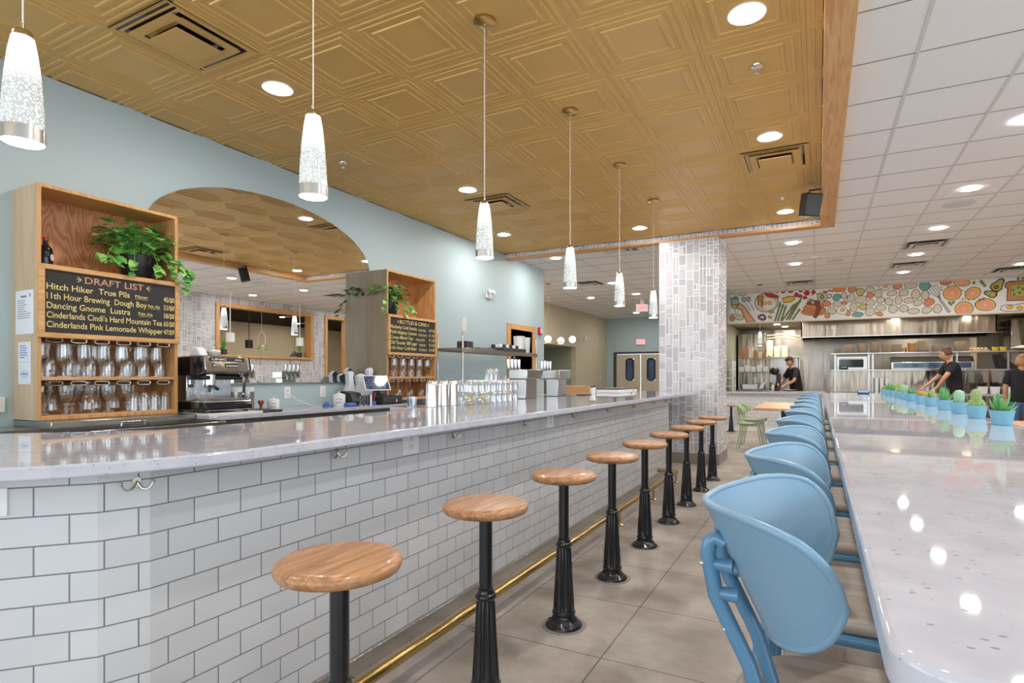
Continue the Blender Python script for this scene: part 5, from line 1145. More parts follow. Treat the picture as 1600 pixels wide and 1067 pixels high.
def ribbed(mb, h, r0, ribs=11, base=(0, 0, .052), bulge=.0, mat=0):
    prof = [(r0 * (.75 + .25 * sin(min(1, 2.2 * t) * pi / 2)) * (1 - max(0, (t - .72) / .28) ** 2.2) ** .5 * (1 + bulge * sin(pi * t)), base[2] + h * t) for t in [i / 13 for i in range(14)]]
    prof[-1] = (.0005, base[2] + h); mb.lathe(prof, (base[0], base[1], 0), ribs * 6, mat, flute=(ribs, -1, 9, .16))
def spines(mb, h, r0, n, seed, base=(0, 0, .052), L=.006, mat=1):
    r = random.Random(seed)
    for k in range(n):
        t = .06 + .92 * k / n; a = k * 2.39996; rr = r0 * (1 - max(0, (t - .72) / .28) ** 2.2) ** .5
        p = Vector((base[0] + rr * cos(a), base[1] + rr * sin(a), base[2] + h * t)); d = Vector((cos(a), sin(a), .5)).normalized() * L
        mb.tube([p - d * .2, p + d], [.0011, .0004], 3, mat)
def plant(kind, lab, y, seed):
    t = thing('potted_' + ('cactus' if 'cactus' in kind else 'aloe'), lab, 'potted plant', (PX, y, 1.0355), 0, 'blue pots along the quartz counter'); pot(t); f = MB(); mats = [M['aloe'], M['plate']]
    nm = 'leaves' if 'aloe' in kind else 'stem'
    if kind == 'aloe_wide': spiky(f, 15, .095, seed, .0115, .85)
    elif kind == 'aloe_tall': spiky(f, 17, .105, seed, .008, .5, .6)
    elif kind == 'aloe_dark': spiky(f, 12, .075, seed, .010, .4, .6); mats[0] = M['leaf']
    elif kind == 'cactus_blue': ribbed(f, .085, .024, 11, bulge=.1); spines(f, .085, .025, 60, seed); mats[0] = M['cactusblue']
    elif kind == 'cactus_tower':
        ribbed(f, .10, .021, 9); spines(f, .10, .022, 90, seed)
        for k in range(9):
            a = 2 * pi * k / 9; ribbed(f, .034 + .006 * (k % 3), .011, 6, (.026 * cos(a), .026 * sin(a), .05)); spines(f, .034, .0115, 16, k, (.026 * cos(a), .026 * sin(a), .05))
        mats[0] = M['cactus']
    elif kind == 'cactus_ball': ribbed(f, .046, .027, 14, bulge=.12); spines(f, .046, .028, 160, seed, L=.008); mats = [M['cactusgold'], M['cactusgold']]
    elif kind == 'cactus_cluster':
        for k, (a, q, h) in enumerate(((0, .0, .06), (1, .02, .045), (3, .022, .05), (5, .02, .07))): ribbed(f, h, .014, 7, (q * cos(a), q * sin(a), .05)); spines(f, h, .015, 40, k, (q * cos(a), q * sin(a), .05))
        mats[0] = M['cactus']
    f.build(nm, mats, t, ang=50)
PK = [('aloe_wide', 'broad aloe in a blue pot, nearest the camera on the counter', 3.17), ('cactus_tower', 'knobbly yellow-green tower cactus in blue pot beside the broad aloe', 3.62), ('cactus_blue', 'rounded blue-green ribbed cactus in blue pot, third from the camera', 4.02), ('aloe_tall', 'tall spiky aloe in blue pot, fourth from the camera', 4.44), ('cactus_cluster', 'small clustered cactus in blue pot just behind the tall spiky aloe', 4.92), ('cactus_ball', 'golden ball cactus in blue pot, sixth from the camera', 5.36),
      ('aloe_dark', 'dark green aloe in blue pot, seventh from the camera', 5.9), ('cactus_blue', 'pale ribbed cactus in blue pot behind the dark aloe', 6.33), ('cactus_tower', 'slim golden-green cactus in blue pot, ninth from the camera', 6.75), ('aloe_dark', 'dark spiky aloe in blue pot, tenth from the camera', 7.2), ('aloe_tall', 'thin-leaved aloe in blue pot, next to last in the row', 7.65), ('cactus_ball', 'small round cactus in blue pot, last at the far counter end', 8.08)]
for k, (kd, lab, y) in enumerate(PK): plant(kd, lab, y, k + 2)
# ---------------------------------------------------------------- dining tables and green chairs
def table(lab, x, y, sx, sy, rz=0):
    t = thing('dining_table', lab, 'table', (x, y, 0), rz)
    m = MB(); m.prism(rrect(-sx / 2, sx / 2, -sy / 2, sy / 2, .02, 3), .715, .75); m.build('tabletop', M['tablewood'], t, bevel=.004)
    for s in (-1, 1):
        yy = s * sy * .3; m = MB(); m.box(-.035, .035, yy - .035, yy + .035, .02, .70); m.box(-.2, .2, yy - .16, yy + .16, .70, .715); m.build('pedestal', M['black'], t, bevel=.003)
        m = MB(); m.box(-.28, .28, yy - .03, yy + .03, 0, .02); m.box(-.03, .03, yy - .24, yy + .24, 0, .0195); m.build('foot', M['black'], t, bevel=.003)
    return t
table('oak-topped table between the column and the blue chairs', -.50, 10.7, .85, 2.3)
table('oak-topped table beyond the right edge of the quartz counter', 2.05, 7.3, .8, 1.7)
def gchair(lab, x, y, rz):
    t = thing('green_chair', lab, 'chair', (x, y, 0), rz, 'sage green chairs')
    def bp(u, w, o=0):
        s = u * 2 - 1; hh = (1 - abs(s) ** 2.4) ** .5 if abs(s) < 1 else 0; zc = .70 - .035 * abs(s); z = zc + (w * 2 - 1) * .085 * (.25 + .75 * hh)
        return (-.20 + .11 * s * s + o - (z - .7) * .25, .235 * s, z)
    m = MB(); m.grid(lambda u, w: bp(u, w), 25, 7); m.open = True; m.build('backrest', M['green'], t, solid=.012)
    m = MB(); m.grid(lambda u, w: (-.19 + .40 * w, (u - .5) * (.42 - .03 * w), .45 + .02 * (2 * u - 1) ** 2 - .012 * sin(pi * w)), 13, 11); m.open = True; m.build('seat', M['green'], t, solid=.014)
    for s in (-1, 1):
        m = MB(); m.tube([(-.215, s * .13, .70), (-.205, s * .14, .60), (-.17, s * .16, .47), (-.12, s * .165, .43), (.12, s * .165, .43)], .011, 8); m.build('upright', M['green'], t)
        for sx in (-1, 1): m = MB(); m.tube([(sx * .13, s * .165, .435), (sx * .2, s * .2, .0)], [.011, .009], 8); m.build('leg', M['green'], t)
    return t
g1 = gchair('sage green chair at the oak table, nearer to the camera', -1.03, 10.2, 0)
dup(g1, (-1.05, 11.1, 0), 0, 'sage green chair at the oak table, farther from the camera')
dup(g1, (1.42, 7.0, 0), 0, 'sage green chair behind the pots, beyond the quartz counter')
# ---------------------------------------------------------------- kitchen
hw_ = MB(); hw_.box(-2.02, .12, 13.75, 13.95, 0, .86)
hw_.add([(-2.02, 13.749, .1), (.12, 13.749, .1), (.12, 13.749, .86), (-2.02, 13.749, .86)], [(0, 1, 2, 3)], 1, [[(0, .1), (2.14, .1), (2.14, .86), (0, .86)]])
hk = thing('kitchen_half_wall', 'white tiled half wall with stone cap before the kitchen', 'half wall', (0, 0, 0))
hw_.uv = {k: ([(0, 0)] * 4 if k < 6 else v) for k, v in {**{i: None for i in range(6)}, **hw_.uv}.items()}
hw_.build('tiled_wall', [M['white_paint'], M['subway']], hk)
m = MB(); m.box(-2.025, .14, 13.66, 14.05, .86, .90); m.build('cap', M['quartz'], hk, bevel=.004)
# prep counter behind
pcn = thing('prep_counter', 'steel prep counter behind the kitchen half wall', 'counter', (-.8, 15.0, 0)); m = MB(); m.box(-1.2, .95, -.3, .35, .86, .9); m.build('worktop', M['steel'], pcn, bevel=.003); m = MB(); m.box(-1.18, .93, -.26, .32, .1, .86); m.build('body', M['steelwarm'], pcn)
# tall steel panels
m = MB(); m.box(-1.98, -1.28, 16.5, 17.4, 0, 2.42); t = m.build('tall_fridge', M['steelwarm'], None, None, .008); tag(t, 'tall steel refrigerator panel at the left of the kitchen', 'refrigerator')
m = MB(); m.box(3.75, 4.4, 15.7, 16.6, 0, 2.5); t = m.build('steel_column_unit', M['steelwarm'], None, None, .008); tag(t, 'tall steel cabinet at the right edge of the kitchen', 'cabinet')
# hood
ho = thing('extractor_hood', 'long stainless steel extractor hood below the mural', 'hood', (1.4, 16.2, 2.2)); 
m = MB(); x0, x1 = -1.78, 2.05
m.prism([(-.75, .0), (-.75, .395), (.9, .395), (.9, .0), (.86, 0), (.86, .35), (-.71, .35), (-.71, 0)], x0, x1, 'x'); m.box(x0, x0 + .03, -.75, .9, 0, .395); m.box(x1 - .03, x1, -.75, .9, 0, .395); m.build('canopy', M['steelwarm'], ho, bevel=.004)
m = MB(); m.obox(Matrix.Translation(((x0 + x1) / 2, .3, .2)) @ Matrix.Rotation(radians(30), 4, 'X'), x1 - x0 - .1, .9, .03)
m.build('grease_filters', M['steel'], ho)
m = MB(); m.box(x0, x1, -.752, -.75, .0, .02); m.build('drip_edge', M['steel'], ho)
for z, lab in ((2.36, 'upper pale pipe left of the extractor hood'), (2.28, 'lower pale pipe left of the extractor hood')):
    m = MB(); m.tube([(-1.25, 16.6, z), (-.9, 16.6, z + .02), (-.5, 16.5, z - .05), (-.4, 16.4, z - .06)], .022, 8); tag(m.build('pipe', M['plate'], None), lab, 'pipe')
for z, lab in ((2.36, 'upper pale pipe right of the extractor hood'), (2.26, 'lower pale pipe right of the extractor hood')):
    m = MB(); m.tube([(3.47, 16.4, z), (3.6, 16.4, z + .02), (3.72, 16.35, z), (3.74, 16.3, z)], .02, 8); tag(m.build('pipe', M['plate'], None), lab, 'pipe')
# pass shelf: two decks on posts over a steel counter
ps_ = thing('pass_shelf', 'two-deck stainless pass shelf loaded with plates', 'shelf', (2.2, 14.95, 0))
XA, XB = -1.94, 1.86
for z, nm in ((1.755, 'upper_deck'), (1.375, 'lower_deck')):
    m = MB(); m.box(XA, XB, -.2, .25, z, z + .03); m.build(nm, M['steel'], ps_, bevel=.003)
for x in (-1.85, -1.18, -1.10, .35, .44, 1.3, 1.8):
    m = MB(); m.box(x - .018, x + .018, -.1, -.065, .9, 1.755); m.build('post', M['steel'], ps_)
m = MB(); m.box(XA, XB, .0, .02, .9, 1.375); m.build('back_panel', M['steelwarm'], ps_)
pk = thing('pass_counter', 'stainless pass counter below the two-deck shelf', 'counter', (2.2, 14.9, 0)); m = MB(); m.box(XA - .02, XB, -.55, .35, .85, .89); m.build('worktop', M['quartz'], pk, bevel=.003); m = MB(); m.box(XA, XB, -.5, .33, 0, .85); m.build('body', M['steelwarm'], pk)
# oven and microwave on the lower deck line
ov = thing('toaster_oven', 'steel toaster oven on the lower pass deck, left end', 'oven', (.69, 15.07, 1.4055)); m = MB(); m.box(-.31, .31, -.18, .18, 0, .3); m.build('case', M['steel'], ov, bevel=.006); m = MB(); m.box(-.26, .23, -.185, -.181, .05, .23); m.build('door_glass', M['blackgloss'], ov); m = MB(); m.tube([(-.24, -.182, .245), (-.24, -.215, .245), (.21, -.215, .245), (.21, -.182, .245)], .008, 8); m.build('handle', M['steel'], ov)
tp = thing('ticket_printer', 'small black ticket printer on the pass shelf', 'printer', (.52, 14.78, 1.4055)); m = MB(); m.box(-.09, .09, -.02, .06, 0, .09); m.build('case', M['black'], tp, bevel=.008); m = MB(); m.box(-.06, .06, -.03, -.02, .05, .06); m.build('paper_slot', M['white'], tp)
wm = thing('heat_lamp_bar', 'long steel warming cabinet on the lower pass deck', 'warmer', (1.95, 15.05, 1.4055)); m = MB(); m.prism([(-.15, 0), (.12, 0), (.12, .28), (-.02, .28), (-.15, .16)], -.5, 1.0, 'x'); m.build('case', M['steel'], wm, bevel=.01); m = MB(); m.prism([(-.152, .03), (-.152, .14), (-.155, .14), (-.155, .03)], -.45, .95, 'x'); m.build('front_glass', M['portpane'], wm)
# plates
PLT = [(0, 0), (.06, 0), (.075, .006), (.112, .018), (.115, .022), (.108, .02), (.07, .010), (0, .008)]
p0_ = None; SX = [(.40, 6, .78), (.63, 8, 1.1), (.90, 10, .98), (1.145, 12, .92), (1.345, 12, .8), (1.555, 8, 1.05), (2.045, 10, 1.12), (2.275, 8, .8), (2.47, 8, .8), (2.72, 9, 1.12)]
for s, (x, n, sc) in enumerate(SX):
    for k in range(n):
        lab = '%s plate from bottom, %s stack from left on the pass shelf' % (ORD[k], ORD[s])
        z = 1.7855 + .0215 * k * sc
        if p0_ is None: m = MB(); m.lathe(PLT, seg=22); p0_ = tag(m.build('plate', M['plate'], None, (x, 14.95, z)), lab, 'plate', 'stacked plates on the pass shelf'); p0_.scale = (sc, sc, sc)
        else: o = p0_.copy(); COL.objects.link(o); o.location = (x, 14.95, z); o.scale = (sc, sc, sc); o['label'] = lab
for k, (x, h, lab) in enumerate(((1.70, .10, 'amber glass left of the tall plate stack on the pass shelf'), (1.755, .11, 'second amber glass beside the brown canister on the pass shelf'))):
    m = MB(); m.lathe([(0, 0), (.026, 0), (.03, h), (.027, h), (.024, .005), (0, .005)], seg=16); tag(m.build('amber_glass', M['brass'], None, (x, 14.9, 1.7855)), lab, 'glass')
m = MB(); m.lathe([(0, 0), (.075, 0), (.08, .01), (.08, .19), (.085, .20), (0, .21)], seg=24); tag(m.build('canister', M['kraft'], None, (1.845, 14.93, 1.7855)), 'brown lidded canister on the pass shelf among plate stacks', 'canister')
bt2 = thing('bread_tray', 'tray of bread rolls on the right of the pass shelf', 'tray', (3.02, 14.95, 1.7855)); m = MB(); m.box(-.17, .17, -.12, .12, 0, .02); m.build('tray', M['plate'], bt2, bevel=.003)
for k in range(5):
    m = MB(); m.sphere((-.13 + .065 * k, 0, .045), .036, 10, 8, sc=(.95, 1.9, .8)); m.build('bread_roll', M['kraft'], bt2)
for k, x in enumerate((3.30, 3.43)): m = MB(); m.lathe([(0, 0), (.05, 0), (.062, .08), (.058, .08), (0, .07)], seg=18); tag(m.build('yellow_cup', M['yellow'], None, (x, 14.9, 1.7855)), '%s yellow tub on the pass shelf by the bread' % ('left', 'right')[k], 'tub', 'yellow tubs on the pass shelf')
m = MB(); m.lathe([(0, 0), (.08, 0), (.19, .04), (.2, .06), (.05, .10), (0, .11)], seg=24); tag(m.build('serving_platter', M['plate'], None, (3.75, 14.95, 1.7855)), 'big pale covered platter at the right end of the pass shelf', 'platter')
# cups, pans and cutlery tubs under the pass
for k, x in enumerate((1.16, 1.26, 1.36)):
    m = MB(); m.lathe([(0, 0), (.035, 0), (.045, .33), (0, .34)], seg=16); tag(m.build('cup_tower', M['white'], None, (x, 14.7, .8905)), '%s tower of white paper cups under the pass shelf' % ('left', 'middle', 'right')[k], 'cups', 'paper cup towers')
dt = thing('order_tablet', 'small glowing blue tablet lying at the end of the quartz counter', 'tablet', (.50, 8.12, 1.0355)); m = MB(); m.obox(Matrix.Translation((0, 0, .02)) @ Matrix.Rotation(radians(30), 4, 'X'), .13, .05, .008); m.box(-.06, .06, .0, .03, 0, .012); m.build('case', M['black'], dt); m = MB(); m.obox(Matrix.Translation((0, -.002, .0247)) @ Matrix.Rotation(radians(30), 4, 'X'), .115, .042, .001); m.build('display', emit('tablet_glow', (.25, .5, 1, 1), .8), dt)
for k in range(3):
    x = 3.02 + .2 * k; t = thing('cutlery_bin', '%s white bin of black cutlery under the pass shelf' % ('left', 'middle', 'right')[k], 'bin', (x, 14.6, .8905), 0, 'cutlery bins'); m = MB(); m.prism([(-.07, 0), (.07, 0), (.085, .15), (-.085, .15)], -.06, .06, 'y'); m.build('bin', M['white'], t, bevel=.004)
    m = MB(); r = random.Random(k)
    for q in range(26): a, b = r.uniform(-.07, .07), r.uniform(-.05, .05); m.tube([(a * .7, b * .7, .1), (a, b, .2 + .03 * r.random() + .02 * (1 - abs(k - 1)))], .008, 5)
    m.build('cutlery', M['black'], t)
m = MB(); m.prism([(0, 0), (.36, 0), (.30, .06), (.02, .3), (-.06, .3)], -.13, .13, 'y'); tag(m.build('slicer', M['black'], None, (3.36, 15.06, 1.4055), .01), 'black angular machine on the lower pass deck behind the cacti', 'machine')
# wire rack with take-out boxes at the left
wr_ = thing('wire_rack', 'three-tier steel rack of take-out boxes behind the half wall', 'rack', (-1.42, 15.05, .9005))
for x in (-.34, .34):
    for y in (-.2, .2): m = MB(); m.lathe([(.012, 0), (.012, .86), (0, .87)], (x, y, 0), 8); m.build('post', M['chrome'], wr_)
for z in (.02, .45, .79):
    m = MB()
    for q in range(9): m.tube([(-.34, -.2 + .05 * q, z), (.34, -.2 + .05 * q, z)], .004, 5)
    m.tube([(-.34, -.2, z), (.34, -.2, z), (.34, .2, z), (-.34, .2, z)], .007, 6, closed=True); m.build('wire_shelf', M['chrome'], wr_)
r = random.Random(8)
def box_thing(name, lab, x, y, z, sx, sy, h, mat, grp, taper=1.15):
    m = MB(); m.prism([(-sx / 2, 0), (sx / 2, 0), (sx / 2 * taper, h), (-sx / 2 * taper, h)], -sy / 2, sy / 2, 'y'); return tag(m.build(name, M[mat], None, (x, y, z), .003), lab, 'box', grp)
for k in range(5): box_thing('takeout_box', '%s white take-out box from left on the rack middle tier' % ORD[k], -1.70 + .135 * k, 14.95, 1.3615, .10, .10, .13 + .03 * (k % 2), 'white', 'take-out boxes on the rack')
for k in range(6): box_thing('paper_packet', '%s paper packet from left on the rack top tier' % ORD[k], -1.70 + .105 * k, 14.98, 1.702, .08, .12, (.22, .30, .27, .2, .15, .13)[k], ('kraft', 'kraft', 'plate', 'kraft', 'plate', 'kraft')[k], 'packets on the rack top', 1.0)
box_thing('steel_tub', 'grey tub on the rack bottom tier', -1.50, 14.95, .9345, .34, .22, .12, 'steel', 'tubs', 1.05)
m = MB(); m.prism([(0, 0), (.1, .02), (.16, .2), (.04, .12)], -.04, .04, 'y'); tag(m.build('folded_cloth', M['paper'], None, (-1.30, 14.86, .9345), .004), 'white folded cloth on the rack bottom tier', 'cloth')
for k, (x, c) in enumerate(((-.98, 'plate'), (-.86, 'hairbrown'))):
    t = thing('squeeze_bottle', '%s squeeze bottle on the prep counter' % ('pale', 'brown')[k], 'bottle', (x, 14.8, .9005), 0, 'squeeze bottles'); m = MB(); m.lathe([(0, 0), (.034, 0), (.036, .005), (.036, .12), (.03, .135), (0, .136)], seg=16); m.build('bottle', M[c], t); m = MB(); m.lathe([(.02, .1365), (.012, .16), (.004, .19), (0, .191)], seg=12); m.build('nozzle', M['plate'], t)
hb = thing('wall_shelf', 'steel wall shelf of tall cream boxes behind the cook', 'shelf', (-.85, 16.2, 1.74)); m = MB(); m.box(-.42, .42, -.15, .2, 0, .02); m.build('shelf_board', M['steel'], hb); m = MB(); m.prism([(-.15, 0), (-.13, 0), (.2, -.25), (.2, -.28)], -.40, -.38, 'x'); m.prism([(-.15, 0), (-.13, 0), (.2, -.25), (.2, -.28)], .38, .40, 'x'); m.box(-.42, .42, .19, .21, -.84, 0); m.build('bracket', M['steel'], hb)
for k, (x, h, w) in enumerate(((-1.14, .44, .15), (-.96, .28, .15), (-.78, .30, .15))): box_thing('cream_box', '%s cream box on the wall shelf behind the cook' % ('left tall', 'middle', 'right')[k], x, 16.15, 1.7605, w, .16, h, 'plate', 'cream boxes on the wall shelf', 1.0)
mxr = thing('stand_mixer', 'black stand mixer on the prep counter beside the cook', 'mixer', (-.945, 15.2, .9005)); m = MB(); m.box(-.1, .1, -.14, .14, 0, .05); m.prism([(.02, .05), (.12, .05), (.12, .42), (.02, .40)], -.07, .07, 'y'); m.build('stand', M['black'], mxr, bevel=.012); m = MB(); m.sphere((-.02, 0, .48), .1, 14, 10, sc=(1.1, .9, .95)); m.build('head', M['black'], mxr); m = MB(); m.lathe([(0, .0505), (.05, .055), (.085, .13), (.09, .2), (.086, .2), (.08, .13), (0, .07)], (-.04, 0, 0), 20); m.build('bowl', M['steel'], mxr)
m = MB(); m.lathe([(0, 0), (.1, 0), (.17, .03), (.18, .035), (0, .03)], seg=24); tag(m.build('food_platter', M['plate'], None, (-.62, 14.85, .9005)), 'pale platter of food in front of the cook', 'platter')
fl_ = thing('tray_cart', 'narrow tray cart against the kitchen left wall', 'cart', (-1.9, 14.4, 0))
for y in (-.18, .18): m = MB(); m.box(-.1, -.07, y - .015, y + .015, .03, 1.62); m.box(.07, .1, y - .015, y + .015, .03, 1.62); m.build('side_post', M['steel'], fl_)
for k in range(7): m = MB(); m.box(-.098, .098, -.18, .18, .2 + .2 * k, .215 + .2 * k); m.build('tray', M['steel' if k % 2 else 'plate'], fl_)
for y in (-.16, .16):
    m = MB(); m.lathe([(.03, -.02), (.03, .02)], mtx=Matrix.Translation((0, y, .03)) @ Matrix.Rotation(pi / 2, 4, 'X'), seg=12); m.build('caster', M['black'], fl_)
# ---------------------------------------------------------------- painted food mural on the soffit
mu = thing('food_mural', 'colourful painted food mural with eggs and fruit above the kitchen', 'mural', (0, 14.8, 0))
m = MB(); m.box(-1.97, 4.0, -.004, -.0005, 2.573, 3.286); m.build('panel', MC['white'], mu)
mats = [M['outline']] + list(MC.values()); MI = {k: i + 1 for i, k in enumerate(MC)}
mb = MB(); mb.open = True; LV = [0]
def clip(P): return [(x, min(max(z, 2.576), 3.284)) for x, z in P]
def flat(P, mat, lv): mb.add([(x, -.0045 - .0004 * lv, z) for x, z in clip(P)], [tuple(range(len(P)))], mat if isinstance(mat, int) else MI[mat])
def ell(cx, cz, rx, rz, rot=0, n=24, egg=.12):
    a = radians(rot); o = []
    for k in range(n):
        t = 2 * pi * k / n; x, z = rx * cos(t) * (1 - egg * sin(t)), rz * sin(t); o.append((cx + x * cos(a) + z * sin(a), cz - x * sin(a) + z * cos(a)))
    return o
def blob(cx, cz, rx, rz, rot, c, lv=0, egg=.12, ow=.010):
    flat(ell(cx, cz, rx + ow, rz + ow, rot, egg=egg), 0, lv); flat(ell(cx, cz, rx - ow * .4, rz - ow * .4, rot, egg=egg), c, lv + 1)
def stroke(P, w, c, lv=2):
    vs = []; n = len(P)
    for i, (x, z) in enumerate(P):
        a, b = P[max(i - 1, 0)], P[min(i + 1, n - 1)]; dx, dz = b[0] - a[0], b[1] - a[1]; L = math.hypot(dx, dz) or 1; ww = w[i] if isinstance(w, (list, tuple)) else w
        vs += [(x - dz / L * ww, z + dx / L * ww), (x + dz / L * ww, z - dx / L * ww)]
    mb.add([(x, -.0045 - .0004 * lv, min(max(z, 2.576), 3.284)) for x, z in vs], [(2 * i, 2 * i + 1, 2 * i + 3, 2 * i + 2) for i in range(n - 1)], 0 if c == 0 else MI[c])
def outl(P, c, lv=0, w=.009):
    flat(P, c, lv + 1); stroke(P + [P[0], P[1]], w, 0, lv + 2)
EGGS = [(-1.74, 2.71, 0.094, 0.062, 0, 'c'),(-1.91, 2.71, 0.054, 0.084, 0, 'o'),(0.28, 2.77, 0.088, 0.074, 20, 'c'),(0.19, 2.66, 0.055, 0.056, 0, 'o'),(0.18, 2.94, 0.088, 0.063, 15, 'o'),(0.38, 3.08, 0.082, 0.067, -20, 't'),(0.53, 3.11, 0.058, 0.083, 0, 'c'),(0.39, 2.93, 0.087, 0.066, -10, 'c'),(0.54, 2.94, 0.05, 0.044, 0, 'o'),(0.67, 3.05, 0.072, 0.099, 20, 'c'),(0.69, 3.24, 0.085, 0.07, -20, 'o'),(0.85, 3.17, 0.084, 0.078, -30, 'g'),(1.04, 3.21, 0.078, 0.065, 0, 'c'),(0.86, 3.0, 0.109, 0.08, -20, 'c'),(1.04, 3.08, 0.065, 0.069, 0, 'o'),(0.72, 2.83, 0.072, 0.105, 0, 'c'),(0.9, 2.83, 0.075, 0.07, 20, 'g'),(1.05, 2.91, 0.089, 0.072, 10, 'c'),(1.04, 2.71, 0.097, 0.091, -30, 'c'),(0.8, 2.66, 0.109, 0.052, 0, 't'),(0.61, 2.7, 0.042, 0.066, 0, 'o'),(-1.66, 3.29, 0.102, 0.036, 0, 'c'),(-0.75, 3.28, 0.047, 0.032, 0, 'r'),(-0.58, 3.28, 0.058, 0.035, -10, 'r'),(-0.46, 3.19, 0.045, 0.055, 0, 'r'),(-0.37, 3.28, 0.041, 0.037, 0, 'r'),(-0.24, 3.22, 0.061, 0.064, 0, 'r'),(-0.38, 3.15, 0.045, 0.041, 0, 'r'),(-0.28, 3.11, 0.049, 0.036, 0, 'r'),(-0.1, 3.23, 0.04, 0.049, 0, 'r'),(-0.89, 3.29, 0.038, 0.028, 0, 'r'),(0.43, 3.26, 0.131, 0.057, 0, 'O'),(1.2, 3.11, 0.073, 0.09, 10, 'c'),(1.24, 2.96, 0.082, 0.064, -15, 'c'),(1.25, 2.79, 0.095, 0.071, 10, 'c'),(1.22, 2.65, 0.07, 0.043, 20, 'o'),(1.56, 3.25, 0.084, 0.07, -10, 'o'),(1.46, 3.1, 0.09, 0.06, -10, 'c'),(1.68, 3.1, 0.08, 0.079, 15, 'c'),(1.81, 3.25, 0.114, 0.07, 0, 'c'),(2.06, 3.22, 0.095, 0.096, -30, 't'),(1.4, 2.92, 0.072, 0.081, -30, 'c'),(1.58, 2.94, 0.066, 0.096, 0, 'c'),(1.77, 2.92, 0.088, 0.059, 0, 'c'),(1.9, 3.05, 0.078, 0.098, 0, 'c'),(1.48, 2.75, 0.087, 0.09, -30, 'c'),(1.68, 2.75, 0.08, 0.08, -30, 'c'),(1.94, 2.86, 0.082, 0.063, -25, 'c'),(2.07, 3.02, 0.069, 0.1, 0, 'c'),(2.14, 2.86, 0.094, 0.077, -20, 'o'),(1.86, 2.68, 0.105, 0.059, 0, 'c'),(2.1, 2.69, 0.09, 0.068, -25, 'c'),(2.29, 2.71, 0.071, 0.095, 0, 'c'),(2.44, 3.27, 0.097, 0.058, 0, 'o')]
for x, z, rx, rz, a, c in EGGS: blob(x, z, rx, rz, a, c, ow=.008 if c != 'r' else .004)
# hand holding a drink
outl([(-1.95, 3.20), (-1.77, 3.18), (-1.765, 3.02), (-1.80, 2.95), (-1.86, 2.93), (-1.93, 3.0)], 'cyan', 0); outl([(-1.94, 3.03), (-1.77, 3.03), (-1.80, 2.95), (-1.86, 2.93), (-1.92, 2.98)], 'yel', 2); stroke([(-1.845, 2.94), (-1.83, 2.80)], .012, 'cyan', 1); stroke([(-1.9, 2.79), (-1.76, 2.80)], .014, 'cyan', 1)
for a in (-.9, -.4, 0, .4, .9): stroke([(-1.83, 3.18), (-1.83 + .09 * sin(a), 3.18 + .09 * cos(a))], [.014, .004], 'grn', 4)
outl([(-1.77, 3.03), (-1.72, 3.06), (-1.64, 2.99), (-1.37, 2.58), (-1.57, 2.58), (-1.70, 2.90), (-1.79, 2.93), (-1.80, 2.98)], 'skinp', 3)
# spoon and fork
blob(-1.64, 3.15, .04, .065, -15, 'silver', 0); stroke([(-1.62, 3.09), (-1.49, 2.86)], [.01, .02], 'silver', 1); stroke([(-1.52, 3.09), (-1.40, 2.87)], [.01, .02], 'silver', 1); outl([(-1.57, 3.2), (-1.5, 3.2), (-1.48, 3.11), (-1.53, 3.08), (-1.57, 3.13)], 'silver', 0)
# breakfast plate
flat(ell(-1.12, 3.05, .27, .245, 0, 36, 0), 0, 0); flat(ell(-1.12, 3.05, .255, .23, 0, 36, 0), 'c', 1); flat(ell(-1.08, 3.02, .16, .14, 0, 24, .2), 'white', 2); blob(-1.16, 3.03, .045, .045, 0, 'gold', 3, 0, .005); blob(-1.05, 3.03, .045, .045, 0, 'gold', 3, 0, .005)
outl([(-1.32, 3.20), (-1.20, 3.22), (-1.21, 2.92), (-1.30, 3.0)], 'pan', 3); stroke([(-1.32, 3.1), (-1.26, 3.14), (-1.24, 3.04), (-1.2, 3.08)], .012, 'pit', 6)
for q in range(3): stroke([(-1.18 + .03 * q, 3.27 - .03 * q), (-1.05, 3.24 - .03 * q), (-.95, 3.22 - .03 * q), (-.85, 3.17 - .01 * q)], .02, 'bacon' if q != 1 else 'r', 4 + q)
# mango slab, orange wedges, onion
outl([(-.77, 3.12), (-.64, 3.16), (-.50, 3.16), (-.50, 3.08), (-.60, 3.02), (-.74, 3.02)], 'gold', 0); outl([(-1.06, 2.83), (-.98, 2.85), (-.95, 2.80), (-1.04, 2.77)], 'yel', 0); outl([(-1.08, 2.72), (-.99, 2.68), (-1.02, 2.65), (-1.08, 2.67)], 'yel', 0); blob(-1.22, 2.69, .09, .07, 20, 'plum', 0); blob(-1.21, 2.69, .05, .04, 20, 'c', 3)
# asparagus
for (x0, z0, x1, z1) in ((-.93, 2.58, -.80, 3.05), (-.87, 2.58, -.74, 3.0), (-.80, 2.58, -.68, 2.96), (-.78, 2.58, -.50, 2.98), (-.68, 2.6, -.44, 3.02), (-.62, 2.6, -.35, 3.11), (-.55, 2.6, -.38, 2.86)):
    stroke([(x0, z0), (x0 + (x1 - x0) * .7, z0 + (z1 - z0) * .7), (x0 + (x1 - x0) * .85, z0 + (z1 - z0) * .85), (x1, z1)], [.021, .021, .03, .006], 0, 0); stroke([(x0, z0), (x0 + (x1 - x0) * .7, z0 + (z1 - z0) * .7), (x0 + (x1 - x0) * .85, z0 + (z1 - z0) * .85), (x1, z1)], [.013, .013, .022, .003], 'grn', 1)
